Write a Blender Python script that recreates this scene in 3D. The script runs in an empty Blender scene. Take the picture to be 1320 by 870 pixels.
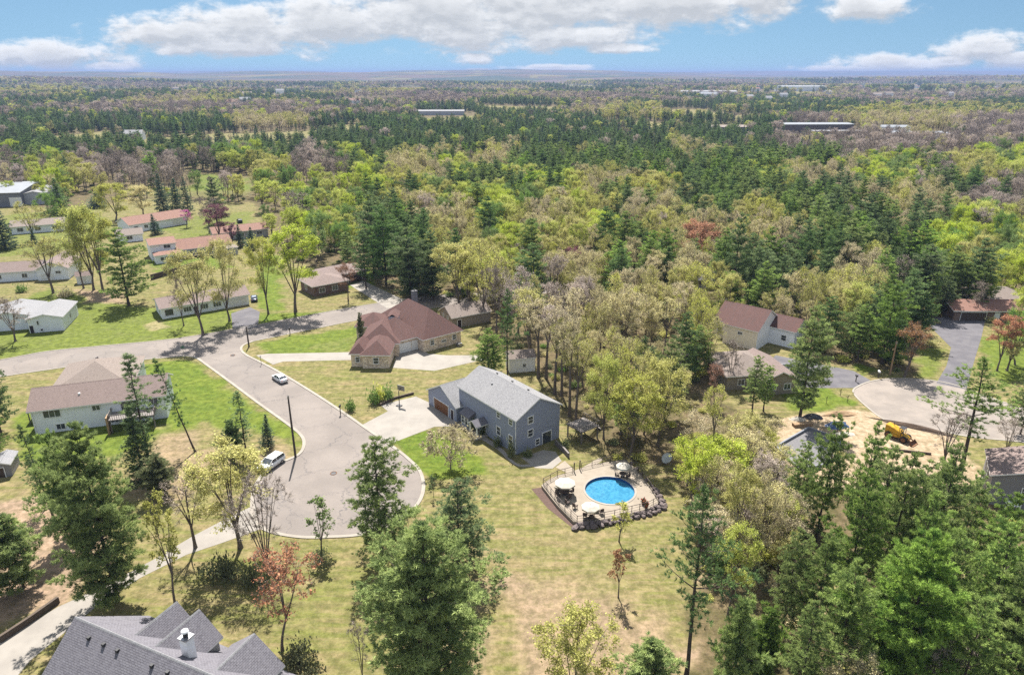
import bpy, math, random
import numpy as np
from mathutils import Vector, Matrix
from mathutils.geometry import tessellate_polygon

S = bpy.context.scene
COL = S.collection
R = math.radians
RNG = np.random.default_rng(11)
random.seed(5)

# ------------------------------------------------------------------ camera
CAM_H = 60.0
FPX = 900.0                     # focal length in pixels of the 1320 px wide photograph
PITCH = math.atan(340 / FPX)
cd = bpy.data.cameras.new('camera')
cd.sensor_width = 36.0
cd.lens = 36.0 * FPX / 1320
cd.clip_start = 0.5
cd.clip_end = 80000
cam = bpy.data.objects.new('camera', cd)
COL.objects.link(cam)
cam.location = (0, 0, CAM_H)
cam.rotation_euler = (math.pi / 2 - PITCH, 0, 0)
S.camera = cam
CP, SP = math.cos(PITCH), math.sin(PITCH)


def G(px, py, z=0.0):
    """point of the plane z seen at a pixel of the photograph"""
    x = (px - 660) / FPX
    y = -(py - 435) / FPX
    d = (x, CP + y * SP, -SP + y * CP)
    t = (z - CAM_H) / d[2]
    return Vector((d[0] * t, d[1] * t, z))


def proj(x, y, z):
    z = z - CAM_H
    dep = y * CP - z * SP
    return 660 + FPX * x / dep, 435 - FPX * (y * SP + z * CP) / dep, dep


def height_at(p, py):
    lo, hi = 0.0, 80.0
    for _ in range(40):
        m = (lo + hi) / 2
        if proj(p[0], p[1], m)[1] > py:
            lo = m
        else:
            hi = m
    return lo


# ------------------------------------------------------------------ materials
MATS = {}


def nmat(name):
    m = bpy.data.materials.new(name)
    m.use_nodes = True
    nt = m.node_tree
    nt.nodes.clear()
    out = nt.nodes.new('ShaderNodeOutputMaterial')
    MATS[name] = m
    return m, nt, out


def N(nt, typ, **kw):
    n = nt.nodes.new('ShaderNode' + typ)
    for k, v in kw.items():
        if k.startswith('i_'):
            n.inputs[int(k[2:])].default_value = v
        else:
            setattr(n, k, v)
    return n


def mixc(nt, fac, a, b, mode='MIX'):
    n = nt.nodes.new('ShaderNodeMix')
    n.data_type = 'RGBA'
    n.blend_type = mode
    for sock, v in ((n.inputs[0], fac), (n.inputs[6], a), (n.inputs[7], b)):
        if isinstance(v, bpy.types.NodeSocket):
            nt.links.new(v, sock)
        elif isinstance(v, (int, float)):
            sock.default_value = v
        else:
            sock.default_value = (*v[:3], 1)
    return n.outputs[2]


def mathn(nt, op, a, b=None, clamp=False):
    n = nt.nodes.new('ShaderNodeMath')
    n.operation = op
    n.use_clamp = clamp
    for i, v in enumerate((a, b)):
        if v is None:
            continue
        if isinstance(v, bpy.types.NodeSocket):
            nt.links.new(v, n.inputs[i])
        else:
            n.inputs[i].default_value = v
    return n.outputs[0]


def ramp(nt, fac, lo, hi):
    n = nt.nodes.new('ShaderNodeMapRange')
    n.interpolation_type = 'SMOOTHSTEP'
    nt.links.new(fac, n.inputs[0])
    n.inputs[1].default_value = lo
    n.inputs[2].default_value = hi
    return n.outputs[0]


def noise(nt, vec, scale, detail=4, rough=.55):
    n = nt.nodes.new('ShaderNodeTexNoise')
    n.inputs['Scale'].default_value = scale
    n.inputs['Detail'].default_value = detail
    n.inputs['Roughness'].default_value = rough
    nt.links.new(vec, n.inputs['Vector'])
    return n.outputs['Fac']


def principled(nt, out, color, rough=.8, metal=0.0, spec=.3, bump=None, bstr=.3, bdist=.05):
    b = nt.nodes.new('ShaderNodeBsdfPrincipled')
    if isinstance(color, bpy.types.NodeSocket):
        nt.links.new(color, b.inputs['Base Color'])
    else:
        b.inputs['Base Color'].default_value = (*color, 1)
    b.inputs['Roughness'].default_value = rough
    b.inputs['Metallic'].default_value = metal
    b.inputs['Specular IOR Level'].default_value = spec
    if bump is not None:
        bn = nt.nodes.new('ShaderNodeBump')
        bn.inputs['Strength'].default_value = bstr
        bn.inputs['Distance'].default_value = bdist
        nt.links.new(bump, bn.inputs['Height'])
        nt.links.new(bn.outputs[0], b.inputs['Normal'])
    nt.links.new(b.outputs[0], out.inputs[0])
    return b


ALB = .58


def alb(c):
    """measured colours brought to real-world reflectance for this exposure"""
    l = max(c)
    k = ALB if l < .45 else ALB + (.92 - ALB) * min(1, (l - .45) / .3)
    return tuple(v * k for v in c)


def plain(name, c1, c2=None, scale=2.0, rough=.8, metal=0.0, spec=.3, bump=.0):
    c2 = c2 or tuple(v * .8 for v in c1)
    c1, c2 = alb(c1), alb(c2)
    m, nt, out = nmat(name)
    tc = N(nt, 'TexCoord')
    f = noise(nt, tc.outputs['Object'], scale, 5, .6)
    col = mixc(nt, ramp(nt, f, .3, .7), c1, c2)
    principled(nt, out, col, rough, metal, spec, f if bump else None, bump)
    return m


def siding(name, c1, pitch=.2):
    c1 = alb(c1)
    m, nt, out = nmat(name)
    uv = N(nt, 'UVMap')
    sx = N(nt, 'SeparateXYZ')
    nt.links.new(uv.outputs[0], sx.inputs[0])
    saw = mathn(nt, 'FRACT', mathn(nt, 'DIVIDE', sx.outputs[1], pitch))
    line = ramp(nt, saw, .0, .2)
    f = noise(nt, uv.outputs[0], .7, 4)
    col = mixc(nt, ramp(nt, f, .3, .7), tuple(v * .93 for v in c1), c1)
    col = mixc(nt, line, tuple(v * .62 for v in c1), col)
    principled(nt, out, col, .6, 0, .3, saw, .5, .03)
    return m


def shingle(name, c1, c2, c3):
    """roof shingles in courses, with blotches and run-off streaks"""
    c1, c2, c3 = alb(c1), alb(c2), alb(c3)
    m, nt, out = nmat(name)
    uv = N(nt, 'UVMap')
    br = N(nt, 'TexBrick')
    br.offset = .5
    br.inputs['Color1'].default_value = (*c1, 1)
    br.inputs['Color2'].default_value = (*c2, 1)
    br.inputs['Mortar'].default_value = (*[v * .45 for v in c2], 1)
    br.inputs['Scale'].default_value = 1
    br.inputs['Mortar Size'].default_value = .02
    br.inputs['Brick Width'].default_value = .42
    br.inputs['Row Height'].default_value = .2
    nt.links.new(uv.outputs[0], br.inputs['Vector'])
    mp = N(nt, 'Mapping')
    mp.inputs['Scale'].default_value = (1.1, .16, 1)
    nt.links.new(uv.outputs[0], mp.inputs[0])
    st = noise(nt, mp.outputs[0], 1.0, 5, .65)
    col = mixc(nt, ramp(nt, st, .42, .72), br.outputs['Color'], c3)
    fn = noise(nt, uv.outputs[0], 3.2, 4, .7)
    col = mixc(nt, mathn(nt, 'MULTIPLY', ramp(nt, fn, .35, .75), .35), col, tuple(v * 1.45 for v in c1))
    principled(nt, out, col, .85, 0, .25, br.outputs['Fac'], .5, .03)
    return m


def brickwall(name, cols):
    cols = [alb(c) for c in cols]
    m, nt, out = nmat(name)
    uv = N(nt, 'UVMap')
    br = N(nt, 'TexBrick')
    for k, c in zip(('Color1', 'Color2', 'Mortar'), cols):
        br.inputs[k].default_value = (*c, 1)
    br.inputs['Scale'].default_value = 1
    br.inputs['Mortar Size'].default_value = .02
    br.inputs['Brick Width'].default_value = .55
    br.inputs['Row Height'].default_value = .26
    nt.links.new(uv.outputs[0], br.inputs['Vector'])
    f = noise(nt, uv.outputs[0], 2.2, 4, .7)
    col = mixc(nt, ramp(nt, f, .4, .7), br.outputs['Color'], tuple(v * .6 for v in cols[1]))
    principled(nt, out, col, .9, 0, .2, br.outputs['Fac'], .4, .03)
    return m


M = MATS
siding('blue_siding', (.36, .40, .53))
siding('white_siding', (.80, .83, .88))
siding('cream_siding', (.78, .70, .60))
siding('tan_siding', (.44, .38, .31))
siding('grey_siding', (.37, .36, .37))
siding('lilac_siding', (.5, .5, .52))
siding('barn_metal', (.5, .52, .56), .6)
brickwall('tan_brick', ((.85, .70, .52), (.62, .48, .36), (.8, .74, .66)))
brickwall('brown_brick', ((.38, .25, .19), (.27, .17, .13), (.4, .35, .32)))
shingle('grey_shingle', (.37, .365, .37), (.29, .285, .295), (.31, .305, .31))
shingle('slate_shingle', (.25, .24, .265), (.18, .17, .195), (.21, .20, .225))
shingle('red_shingle', (.185, .095, .08), (.14, .07, .062), (.11, .066, .06))
shingle('brown_shingle', (.31, .235, .21), (.25, .185, .165), (.26, .195, .175))
shingle('tan_shingle', (.34, .275, .235), (.28, .225, .195), (.29, .24, .21))
shingle('pale_shingle', (.36, .36, .375), (.30, .30, .31), (.32, .31, .315))
shingle('pink_shingle', (.38, .21, .155), (.31, .165, .125), (.27, .15, .12))
plain('white_trim', (.78, .78, .77), (.7, .7, .7), 1.5, .5)
plain('dark_trim', (.08, .08, .09), None, 2, .6)
plain('brown_trim', (.12, .085, .065), None, 2, .7)
plain('foundation', (.34, .33, .31), None, 1.5, .9)
plain('garage_white', (.75, .75, .74), (.68, .68, .67), 3, .5)
plain('garage_wood', (.30, .13, .055), (.22, .09, .04), 3, .5)
plain('dark_door', (.05, .03, .035), None, 3, .5)
plain('concrete', (.44, .40, .34), (.37, .33, .28), .5, .9)
plain('pad_concrete', (.40, .365, .32), (.33, .30, .265), .35, .9)
plain('pool_concrete', (.41, .345, .27), (.34, .285, .22), .7, .85)
plain('deck_wood', (.30, .27, .25), (.23, .2, .185), 2.5, .85)
plain('fence_wood', (.16, .12, .09), (.11, .085, .065), 2.5, .9)
plain('rail_metal', (.10, .07, .06), None, 3, .5)
plain('pole_wood', (.13, .10, .085), (.08, .065, .055), 1.5, .9)
plain('steel', (.5, .5, .52), (.42, .42, .44), 3, .35, .7)
plain('dark_metal', (.05, .05, .055), None, 3, .5)
plain('white_paint', (.8, .8, .8), (.74, .74, .74), 2, .4)
plain('canvas_white', (.56, .52, .44), (.5, .46, .39), 2.5, .9)
plain('wicker', (.10, .07, .06), (.15, .11, .09), 8, .8)
plain('yellow_paint', (.62, .36, .02), (.5, .27, .02), 1.5, .45)
plain('rust', (.20, .09, .04), (.28, .14, .07), 4, .9)
plain('rubber', (.025, .025, .027), None, 5, .8)
plain('silver_paint', (.66, .67, .69), (.62, .63, .65), 1, .3, .1, .5)
plain('white_car_paint', (.76, .76, .75), (.72, .72, .71), 1, .25, 0, .5)
plain('black_paint', (.02, .02, .024), None, 1, .2, 0, .5)
plain('blue_paint', (.12, .16, .24), None, 1, .25, .3, .5)
plain('red_plastic', (.5, .03, .02), None, 3, .35)
plain('lamp_plastic', (.8, .8, .75), None, 3, .15)
plain('rock', (.25, .20, .19), (.15, .125, .12), 1.8, .95, 0, .2, .6)
plain('lumber', (.48, .33, .19), (.36, .23, .13), 4, .9)
plain('tarp_blue', (.035, .08, .19), (.05, .11, .24), 3, .4)
plain('soil_dark', (.10, .07, .05), (.15, .10, .07), 3, .95)
plain('gravel_grey', (.24, .23, .235), (.18, .175, .18), 3, .95)
plain('mulch', (.16, .10, .08), (.11, .07, .055), 3, .95)
plain('roof_metal', (.30, .32, .35), (.25, .27, .30), .3, .6, .0)
plain('grey_wall', (.30, .31, .34), (.25, .26, .29), .3, .8)
plain('school_wall', (.20, .16, .17), (.16, .13, .14), .3, .8)
m, nt, out = nmat('glass')
tc = N(nt, 'TexCoord')
f = noise(nt, tc.outputs['Object'], .8, 2)
principled(nt, out, mixc(nt, f, (.02, .024, .03), (.07, .08, .09)), .08, 0, .7)
m, nt, out = nmat('pool_water')
tc = N(nt, 'TexCoord')
f = noise(nt, tc.outputs['Object'], 2.6, 3)
col = mixc(nt, ramp(nt, f, .35, .65), (.026, .135, .235), (.045, .19, .30))
principled(nt, out, col, .06, 0, .5, f, .08, .05)
plain('pool_liner', (.02, .11, .33), (.03, .14, .38), 3, .4)

# asphalt: pale worn surface with cracks and patches
m, nt, out = nmat('asphalt')
tc = N(nt, 'TexCoord')
o = tc.outputs['Object']
f1 = noise(nt, o, .12, 5, .6)
f2 = noise(nt, o, 2.5, 4, .7)
vo = N(nt, 'TexVoronoi', feature='DISTANCE_TO_EDGE')
vo.inputs['Scale'].default_value = .13
wob = noise(nt, o, .5, 4, .6)
vadd = N(nt, 'VectorMath', operation='ADD')
nt.links.new(o, vadd.inputs[0])
sc_ = N(nt, 'VectorMath', operation='SCALE')
comb = N(nt, 'CombineXYZ')
nt.links.new(wob, comb.inputs[0]); nt.links.new(f2, comb.inputs[1])
nt.links.new(comb.outputs[0], sc_.inputs[0]); sc_.inputs['Scale'].default_value = 4
nt.links.new(sc_.outputs[0], vadd.inputs[1])
nt.links.new(vadd.outputs[0], vo.inputs['Vector'])
crack = ramp(nt, vo.outputs['Distance'], .0, .012)
col = mixc(nt, ramp(nt, f1, .35, .65), (.185, .160, .142), (.150, .130, .116))
col = mixc(nt, mathn(nt, 'MULTIPLY', ramp(nt, f2, .45, .8), .4), col, (.105, .097, .094))
f3 = noise(nt, o, .045, 2, .4)
col = mixc(nt, mathn(nt, 'MULTIPLY', ramp(nt, f3, .54, .56), .3), col, (.125, .112, .104))
f4 = noise(nt, o, .6, 6, .75)
col = mixc(nt, mathn(nt, 'MULTIPLY', ramp(nt, f4, .58, .78), .5), col, (.235, .205, .182))
col = mixc(nt, mathn(nt, 'SUBTRACT', 1.0, crack), col, (.09, .082, .08))
principled(nt, out, col, .9, 0, .2, f2, .15)
m, nt, out = nmat('pale_asphalt')
tc = N(nt, 'TexCoord'); o = tc.outputs['Object']
f1 = noise(nt, o, .18, 5, .65); f2 = noise(nt, o, 1.6, 4, .7)
col = mixc(nt, ramp(nt, f1, .35, .65), (.215, .185, .160), (.165, .144, .127))
principled(nt, out, mixc(nt, mathn(nt, 'MULTIPLY', ramp(nt, f2, .5, .8), .5), col, (.13, .113, .10)), .9, 0, .2)
m, nt, out = nmat('drive_asphalt')
tc = N(nt, 'TexCoord'); o = tc.outputs['Object']
f1 = noise(nt, o, .3, 5, .65)
principled(nt, out, mixc(nt, ramp(nt, f1, .35, .65), (.082, .078, .086), (.112, .106, .112)), .9, 0, .2)


def leafmat(name, c1, c2, trans=.3, jit=.35):
    trans *= .72
    """leaf colour varies from clump to clump and tree to tree; pine tint also paints inner shade"""
    m, nt, out = nmat(name)
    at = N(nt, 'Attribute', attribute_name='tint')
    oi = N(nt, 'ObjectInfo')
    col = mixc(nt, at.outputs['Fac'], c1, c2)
    hsv = N(nt, 'HueSaturation')
    nt.links.new(col, hsv.inputs['Color'])
    v = mathn(nt, 'ADD', mathn(nt, 'MULTIPLY', oi.outputs['Random'], jit), 1 - jit / 2)
    nt.links.new(v, hsv.inputs['Value'])
    r2 = mathn(nt, 'FRACT', mathn(nt, 'MULTIPLY', oi.outputs['Random'], 17.3))
    nt.links.new(mathn(nt, 'ADD', mathn(nt, 'MULTIPLY', r2, .024), .486), hsv.inputs['Hue'])
    nt.links.new(mathn(nt, 'ADD', mathn(nt, 'MULTIPLY', r2, .24), .78), hsv.inputs['Saturation'])
    d = N(nt, 'BsdfDiffuse')
    t = N(nt, 'BsdfTranslucent')
    mx = N(nt, 'MixShader')
    mx.inputs[0].default_value = trans
    nt.links.new(hsv.outputs[0], d.inputs[0])
    nt.links.new(hsv.outputs[0], t.inputs[0])
    nt.links.new(d.outputs[0], mx.inputs[1])
    nt.links.new(t.outputs[0], mx.inputs[2])
    nt.links.new(mx.outputs[0], out.inputs[0])
    return m


# ------------------------------------------------------------------ objects
def put(o, parent=None):
    COL.objects.link(o)
    if parent is not None:
        o.parent = parent
    return o


def tag(o, label=None, cat=None, group=None, kind=None):
    if label: o['label'] = label
    if cat: o['category'] = cat
    if group: o['group'] = group
    if kind: o['kind'] = kind
    return o


def thing(name, label, cat, loc=(0, 0, 0), rz=0.0, group=None):
    o = bpy.data.objects.new(name, None)
    o.empty_display_size = .5
    put(o)
    o.location = loc
    o.rotation_euler = (0, 0, rz)
    return tag(o, label, cat, group)


class MB:
    """collects faces and links them as ONE mesh object with metric UVs"""

    def __init__(s):
        s.v, s.f, s.m, s.sm = [], [], [], []

    def face(s, pts, mi=0, smooth=False):
        b = len(s.v)
        s.v += [tuple(p) for p in pts]
        s.f.append(tuple(range(b, b + len(pts))))
        s.m.append(mi)
        s.sm.append(smooth)

    def mesh(s, vs, fs, mi=0, smooth=False):
        b = len(s.v)
        s.v += [tuple(p) for p in vs]
        for f in fs:
            s.f.append(tuple(b + i for i in f))
            s.m.append(mi)
            s.sm.append(smooth)

    def box(s, x0, x1, y0, y1, z0, z1, mi=0, mat=None):
        vs = [Vector((x, y, z)) for z in (z0, z1) for y in (y0, y1) for x in (x0, x1)]
        if mat is not None:
            vs = [mat @ v for v in vs]
        s.mesh(vs, [(0, 2, 3, 1), (4, 5, 7, 6), (0, 1, 5, 4), (2, 6, 7, 3), (0, 4, 6, 2), (1, 3, 7, 5)], mi)

    def tube(s, path, radii, sides=8, mi=0, caps=True, smooth=True):
        path = [Vector(p) for p in path]
        n = len(path)
        if isinstance(radii, (int, float)):
            radii = [radii] * n
        vs, fs = [], []
        prev = None
        for i, p in enumerate(path):
            d = (path[min(i + 1, n - 1)] - path[max(i - 1, 0)]).normalized()
            if prev is None:
                a = d.orthogonal().normalized()
            else:
                a = (prev - d * prev.dot(d)).normalized()
            prev = a
            b = d.cross(a)
            for k in range(sides):
                t = 2 * math.pi * k / sides
                vs.append(p + (a * math.cos(t) + b * math.sin(t)) * radii[i])
        for i in range(n - 1):
            for k in range(sides):
                k2 = (k + 1) % sides
                fs.append((i * sides + k, i * sides + k2, (i + 1) * sides + k2, (i + 1) * sides + k))
        s.mesh(vs, fs, mi, smooth)
        if caps:
            s.face(vs[:sides][::-1], mi)
            s.face(vs[-sides:], mi)

    def prism(s, poly, z0, z1, mi=0, top=None, bottom=True):
        """vertical prism over a simple polygon (any winding)"""
        poly = [Vector((p[0], p[1], 0)) for p in poly]
        area = sum(a.x * b.y - b.x * a.y for a, b in zip(poly, poly[1:] + poly[:1]))
        if area < 0:
            poly = poly[::-1]
        tris = tessellate_polygon([poly])
        n = len(poly)
        lo = [(p.x, p.y, z0) for p in poly]
        hi = [(p.x, p.y, z1) for p in poly]
        up = []
        for t in tris:
            a, b, c = [poly[i] for i in t]
            if (b - a).cross(c - a).z < 0:
                t = t[::-1]
            up.append(tuple(t))
        s.mesh(hi, up, mi if top is None else top)
        if bottom:
            s.mesh(lo, [t[::-1] for t in up], mi)
        if z1 > z0 + 1e-6:
            for i in range(n):
                j = (i + 1) % n
                s.face((lo[i], lo[j], hi[j], hi[i]), mi)

    def build(s, name, mats, parent=None, loc=None):
        me = bpy.data.meshes.new(name)
        me.from_pydata(s.v, [], s.f)
        if not isinstance(mats, (list, tuple)):
            mats = [mats]
        for m in mats:
            me.materials.append(MATS[m] if isinstance(m, str) else m)
        me.polygons.foreach_set('material_index', s.m)
        me.polygons.foreach_set('use_smooth', s.sm)
        uvl = me.uv_layers.new(name='UVMap')
        V = s.v
        uvs = []
        for f in s.f:
            p = [Vector(V[i]) for i in f]
            nn = Vector((0, 0, 0))
            for i in range(1, len(p) - 1):
                nn += (p[i] - p[0]).cross(p[i + 1] - p[0])
            if nn.length < 1e-12:
                nn = Vector((0, 0, 1))
            nn.normalize()
            u = Vector((0, 0, 1)).cross(nn)
            u = u.normalized() if u.length > .05 else Vector((1, 0, 0))
            w = nn.cross(u)
            for q in p:
                uvs += [q.dot(u), q.dot(w)]
        uvl.data.foreach_set('uv', uvs)
        me.update()
        o = bpy.data.objects.new(name, me)
        put(o, parent)
        if loc is not None:
            o.location = loc
        return o


def frame_mat(o, t, n):
    """matrix taking (along, out, up) to world for a wall face"""
    t = Vector(t).normalized(); n = Vector(n).normalized()
    m = Matrix.Identity(4)
    m.col[0][:3] = t; m.col[1][:3] = n; m.col[2][:3] = (0, 0, 1)
    m.col[3][:3] = o
    return m


def copy_tree(o, parent=None):
    c = o.copy()
    COL.objects.link(c)
    if parent is not None:
        c.parent = parent
    for ch in list(o.children):
        copy_tree(ch, c)
    return c


def spline(pts, n=8, closed=False):
    """Catmull-Rom through 2-D points"""
    P = [Vector((p[0], p[1])) for p in pts]
    out = []
    m = len(P)
    for i in range(m if closed else m - 1):
        p1, p2 = P[i], P[(i + 1) % m]
        p0 = P[i - 1] if (i > 0 or closed) else p1
        p3 = P[(i + 2) % m] if (i + 2 < m or closed) else p2
        for k in range(n):
            t = k / n
            out.append(.5 * ((2 * p1) + (p2 - p0) * t + (2 * p0 - 5 * p1 + 4 * p2 - p3) * t * t + (3 * p1 - p0 - 3 * p2 + p3) * t ** 3))
    if not closed:
        out.append(P[-1])
    return out
# ------------------------------------------------------------------ light, sky, air
SUN_EL, SUN_AZ = R(57), R(-9)       # azimuth from +Y towards +X
sd = bpy.data.lights.new('sun', 'SUN')
sd.energy = 5.0
sd.angle = R(.55)
sd.color = (1, .955, .89)
sun = bpy.data.objects.new('sun', sd)
COL.objects.link(sun)
sdir = Vector((math.sin(SUN_AZ) * math.cos(SUN_EL), math.cos(SUN_AZ) * math.cos(SUN_EL), math.sin(SUN_EL)))
sun.rotation_euler = sdir.to_track_quat('Z', 'Y').to_euler()
sun.location = sdir * 500

W = bpy.data.worlds.new('World')
S.world = W
W.use_nodes = True
nt = W.node_tree
nt.nodes.clear()
wout = nt.nodes.new('ShaderNodeOutputWorld')
bg = nt.nodes.new('ShaderNodeBackground')
nt.links.new(bg.outputs[0], wout.inputs[0])
sky = nt.nodes.new('ShaderNodeTexSky')
sky.sky_type = 'NISHITA'
sky.sun_disc = False
sky.sun_elevation = SUN_EL
sky.sun_rotation = SUN_AZ
sky.air_density = 1.0
sky.dust_density = .3
sky.ozone_density = 2.5
tc = N(nt, 'TexCoord')
sep = N(nt, 'SeparateXYZ')
nt.links.new(tc.outputs['Generated'], sep.inputs[0])
# the clear air in the photograph stays blue right down to the horizon
cz = N(nt, 'CombineXYZ')
nt.links.new(sep.outputs[0], cz.inputs[0]); nt.links.new(sep.outputs[1], cz.inputs[1])
nt.links.new(mathn(nt, 'ADD', mathn(nt, 'ABSOLUTE', sep.outputs[2]), .14), cz.inputs[2])
nrm = N(nt, 'VectorMath', operation='NORMALIZE')
nt.links.new(cz.outputs[0], nrm.inputs[0])
nt.links.new(nrm.outputs[0], sky.inputs[0])

# clouds: heaps laid out by azimuth and elevation, ragged by noise
CLOUDS = [(62, 72, 125, 24), (135, 86, 60, 10), (230, 45, 105, 30), (330, 38, 120, 38), (430, 30, 120, 42),
          (300, 62, 150, 15), (560, 18, 170, 50), (700, 12, 190, 50), (850, 8, 190, 38), (965, 4, 75, 27),
          (740, 48, 110, 24), (600, 50, 90, 26), (785, 62, 60, 10), (612, 76, 28, 11), (706, 88, 66, 6), (614, 91, 20, 4),
          (1100, 12, 75, 20), (1152, 82, 100, 15), (1110, 90, 95, 8), (1268, 62, 75, 24), (1310, 76, 80, 16),
          (1216, 80, 50, 10), (-4, 18, 18, 14), (-200, 40, 160, 40), (1520, 30, 140, 40), (300, -120, 500, 60), (1150, -160, 350, 50)]
cg = bpy.data.node_groups.new('cloud_density', 'ShaderNodeTree')
cg.interface.new_socket('P', in_out='INPUT', socket_type='NodeSocketVector')
cg.interface.new_socket('D', in_out='OUTPUT', socket_type='NodeSocketFloat')
gi = cg.nodes.new('NodeGroupInput'); go = cg.nodes.new('NodeGroupOutput')
best = None
for (cx, cy, rx, ry) in CLOUDS:
    sb = N(cg, 'VectorMath', operation='SUBTRACT')
    cg.links.new(gi.outputs[0], sb.inputs[0]); sb.inputs[1].default_value = (cx, cy, 0)
    ml = N(cg, 'VectorMath', operation='MULTIPLY')
    cg.links.new(sb.outputs[0], ml.inputs[0]); ml.inputs[1].default_value = (1 / rx, 1 / ry, 0)
    ln = N(cg, 'VectorMath', operation='LENGTH')
    cg.links.new(ml.outputs[0], ln.inputs[0])
    d = mathn(cg, 'SUBTRACT', 1.0, ln.outputs['Value'])
    best = d if best is None else mathn(cg, 'MAXIMUM', best, d)
sc1 = N(cg, 'VectorMath', operation='MULTIPLY')
cg.links.new(gi.outputs[0], sc1.inputs[0]); sc1.inputs[1].default_value = (1 / 48, 1 / 24, 0)
n1 = noise(cg, sc1.outputs[0], 1.0, 8, .62)
tot = mathn(cg, 'ADD', best, mathn(cg, 'MULTIPLY', mathn(cg, 'SUBTRACT', n1, .52), 1.9))
cg.links.new(tot, go.inputs[0])
ysafe = mathn(nt, 'MAXIMUM', sep.outputs[1], .02)
px = mathn(nt, 'ADD', mathn(nt, 'MULTIPLY', mathn(nt, 'DIVIDE', sep.outputs[0], ysafe), 962.0), 660.0)
py = mathn(nt, 'SUBTRACT', 95.0, mathn(nt, 'MULTIPLY', mathn(nt, 'DIVIDE', sep.outputs[2], ysafe), 1028.0))
pc = N(nt, 'CombineXYZ')
nt.links.new(px, pc.inputs[0]); nt.links.new(py, pc.inputs[1])
g1 = N(nt, 'Group', node_tree=cg); nt.links.new(pc.outputs[0], g1.inputs[0])
up = N(nt, 'VectorMath', operation='ADD'); nt.links.new(pc.outputs[0], up.inputs[0]); up.inputs[1].default_value = (-3, -9, 0)
g2 = N(nt, 'Group', node_tree=cg); nt.links.new(up.outputs[0], g2.inputs[0])
mask = ramp(nt, g1.outputs[0], -.10, .48)
lit = ramp(nt, mathn(nt, 'SUBTRACT', g1.outputs[0], g2.outputs[0]), -.32, .40)
thick = ramp(nt, g1.outputs[0], .2, 1.1)
ccol = mixc(nt, lit, (3.35, 3.47, 3.65), (5.9, 5.9, 5.9))
ccol = mixc(nt, mathn(nt, 'MULTIPLY', thick, .62), ccol, (3.1, 3.2, 3.35))
skyc = mixc(nt, 1.0, sky.outputs[0], (.49, .58, .565), 'MULTIPLY')
wcol = mixc(nt, mathn(nt, 'MULTIPLY', mask, .93), skyc, ccol)
# unseen broken bright cloud overhead, added to fill the shade
oc = mathn(nt, 'MULTIPLY', ramp(nt, sep.outputs[2], .11, .3), ramp(nt, noise(nt, tc.outputs['Generated'], 2.4, 5, .6), .38, .56))
wcol = mixc(nt, mathn(nt, 'MULTIPLY', oc, .9), wcol, (5.9, 6.4, 7.1))
nt.links.new(wcol, bg.inputs[0])
bg.inputs[1].default_value = .067

S.view_settings.view_transform = 'Standard'
S.view_settings.look = 'None'
S.view_settings.exposure = 1.45
S.view_settings.gamma = 1
S.view_settings.use_curve_mapping = False
S.cycles.max_bounces = 6
S.cycles.diffuse_bounces = 4
S.cycles.glossy_bounces = 2
S.cycles.transmission_bounces = 3
S.cycles.transparent_max_bounces = 4
S.cycles.volume_bounces = 0
S.cycles.use_denoising = False
S.cycles.caustics_reflective = False
S.cycles.caustics_refractive = False
S.render.film_transparent = False
S.cycles.pixel_filter_type = 'BLACKMAN_HARRIS'


# ------------------------------------------------------------------ terrain
def vnoise(x, y, seed):
    xi = np.floor(x).astype(np.int64); yi = np.floor(y).astype(np.int64)
    fx = x - xi; fy = y - yi
    fx = fx * fx * (3 - 2 * fx); fy = fy * fy * (3 - 2 * fy)

    def h(a, b):
        v = (a * 374761393 + b * 668265263 + seed * 982451653) & 0x7fffffff
        v = ((v ^ (v >> 13)) * 1274126177) & 0x7fffffff
        return ((v ^ (v >> 16)) & 0xffff) / 65535.0
    return (h(xi, yi) * (1 - fx) + h(xi + 1, yi) * fx) * (1 - fy) + (h(xi, yi + 1) * (1 - fx) + h(xi + 1, yi + 1) * fx) * fy


def fbm(x, y, seed, oct=4):
    s = 0; a = .5; t = 0
    for i in range(oct):
        s = s + a * vnoise(x * 2 ** i, y * 2 ** i, seed + i * 7); t += a; a *= .5
    return s / t


def sstep(a, b, v):
    t = np.clip((v - a) / (b - a), 0, 1)
    return t * t * (3 - 2 * t)


def terrain(x, y):
    x = np.asarray(x, float); y = np.asarray(y, float)
    r = np.hypot(x, y)
    hills = (fbm(x / 900 + 50, y / 900 + 50, 3, 3) - .45) * 30 * sstep(800, 2200, r)
    hills += (fbm(x / 2600 + 90, y / 1500 + 50, 9, 3) - .42) * 95 * sstep(2000, 4500, r)
    ridge = np.maximum(fbm(x / 5200 + 30, y / 4200 + 20, 21, 4) - .30, 0) * 290 * sstep(4800, 9000, r)
    return np.minimum(np.maximum(hills, -9) * (1 - .5 * sstep(9000, 14000, r)) + ridge, 112)


def axis(lo, hi, step, far, grow):
    a = list(np.arange(lo, hi + .01, step))
    s = step; v = hi
    while v < far:
        s *= grow; v += s; a.append(v)
    s = step; v = lo; b = []
    while v > -far:
        s *= grow; v -= s; b.append(v)
        if s > 4000: break
    return np.array(b[::-1] + a)


gx = axis(-150, 150, 1.0, 30000, 1.055)
gy = axis(40, 260, 1.0, 30000, 1.045)
gy = gy[gy > -3000]
X, Y = np.meshgrid(gx, gy)
Z = terrain(X, Y)
nx, ny = len(gx), len(gy)

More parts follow.
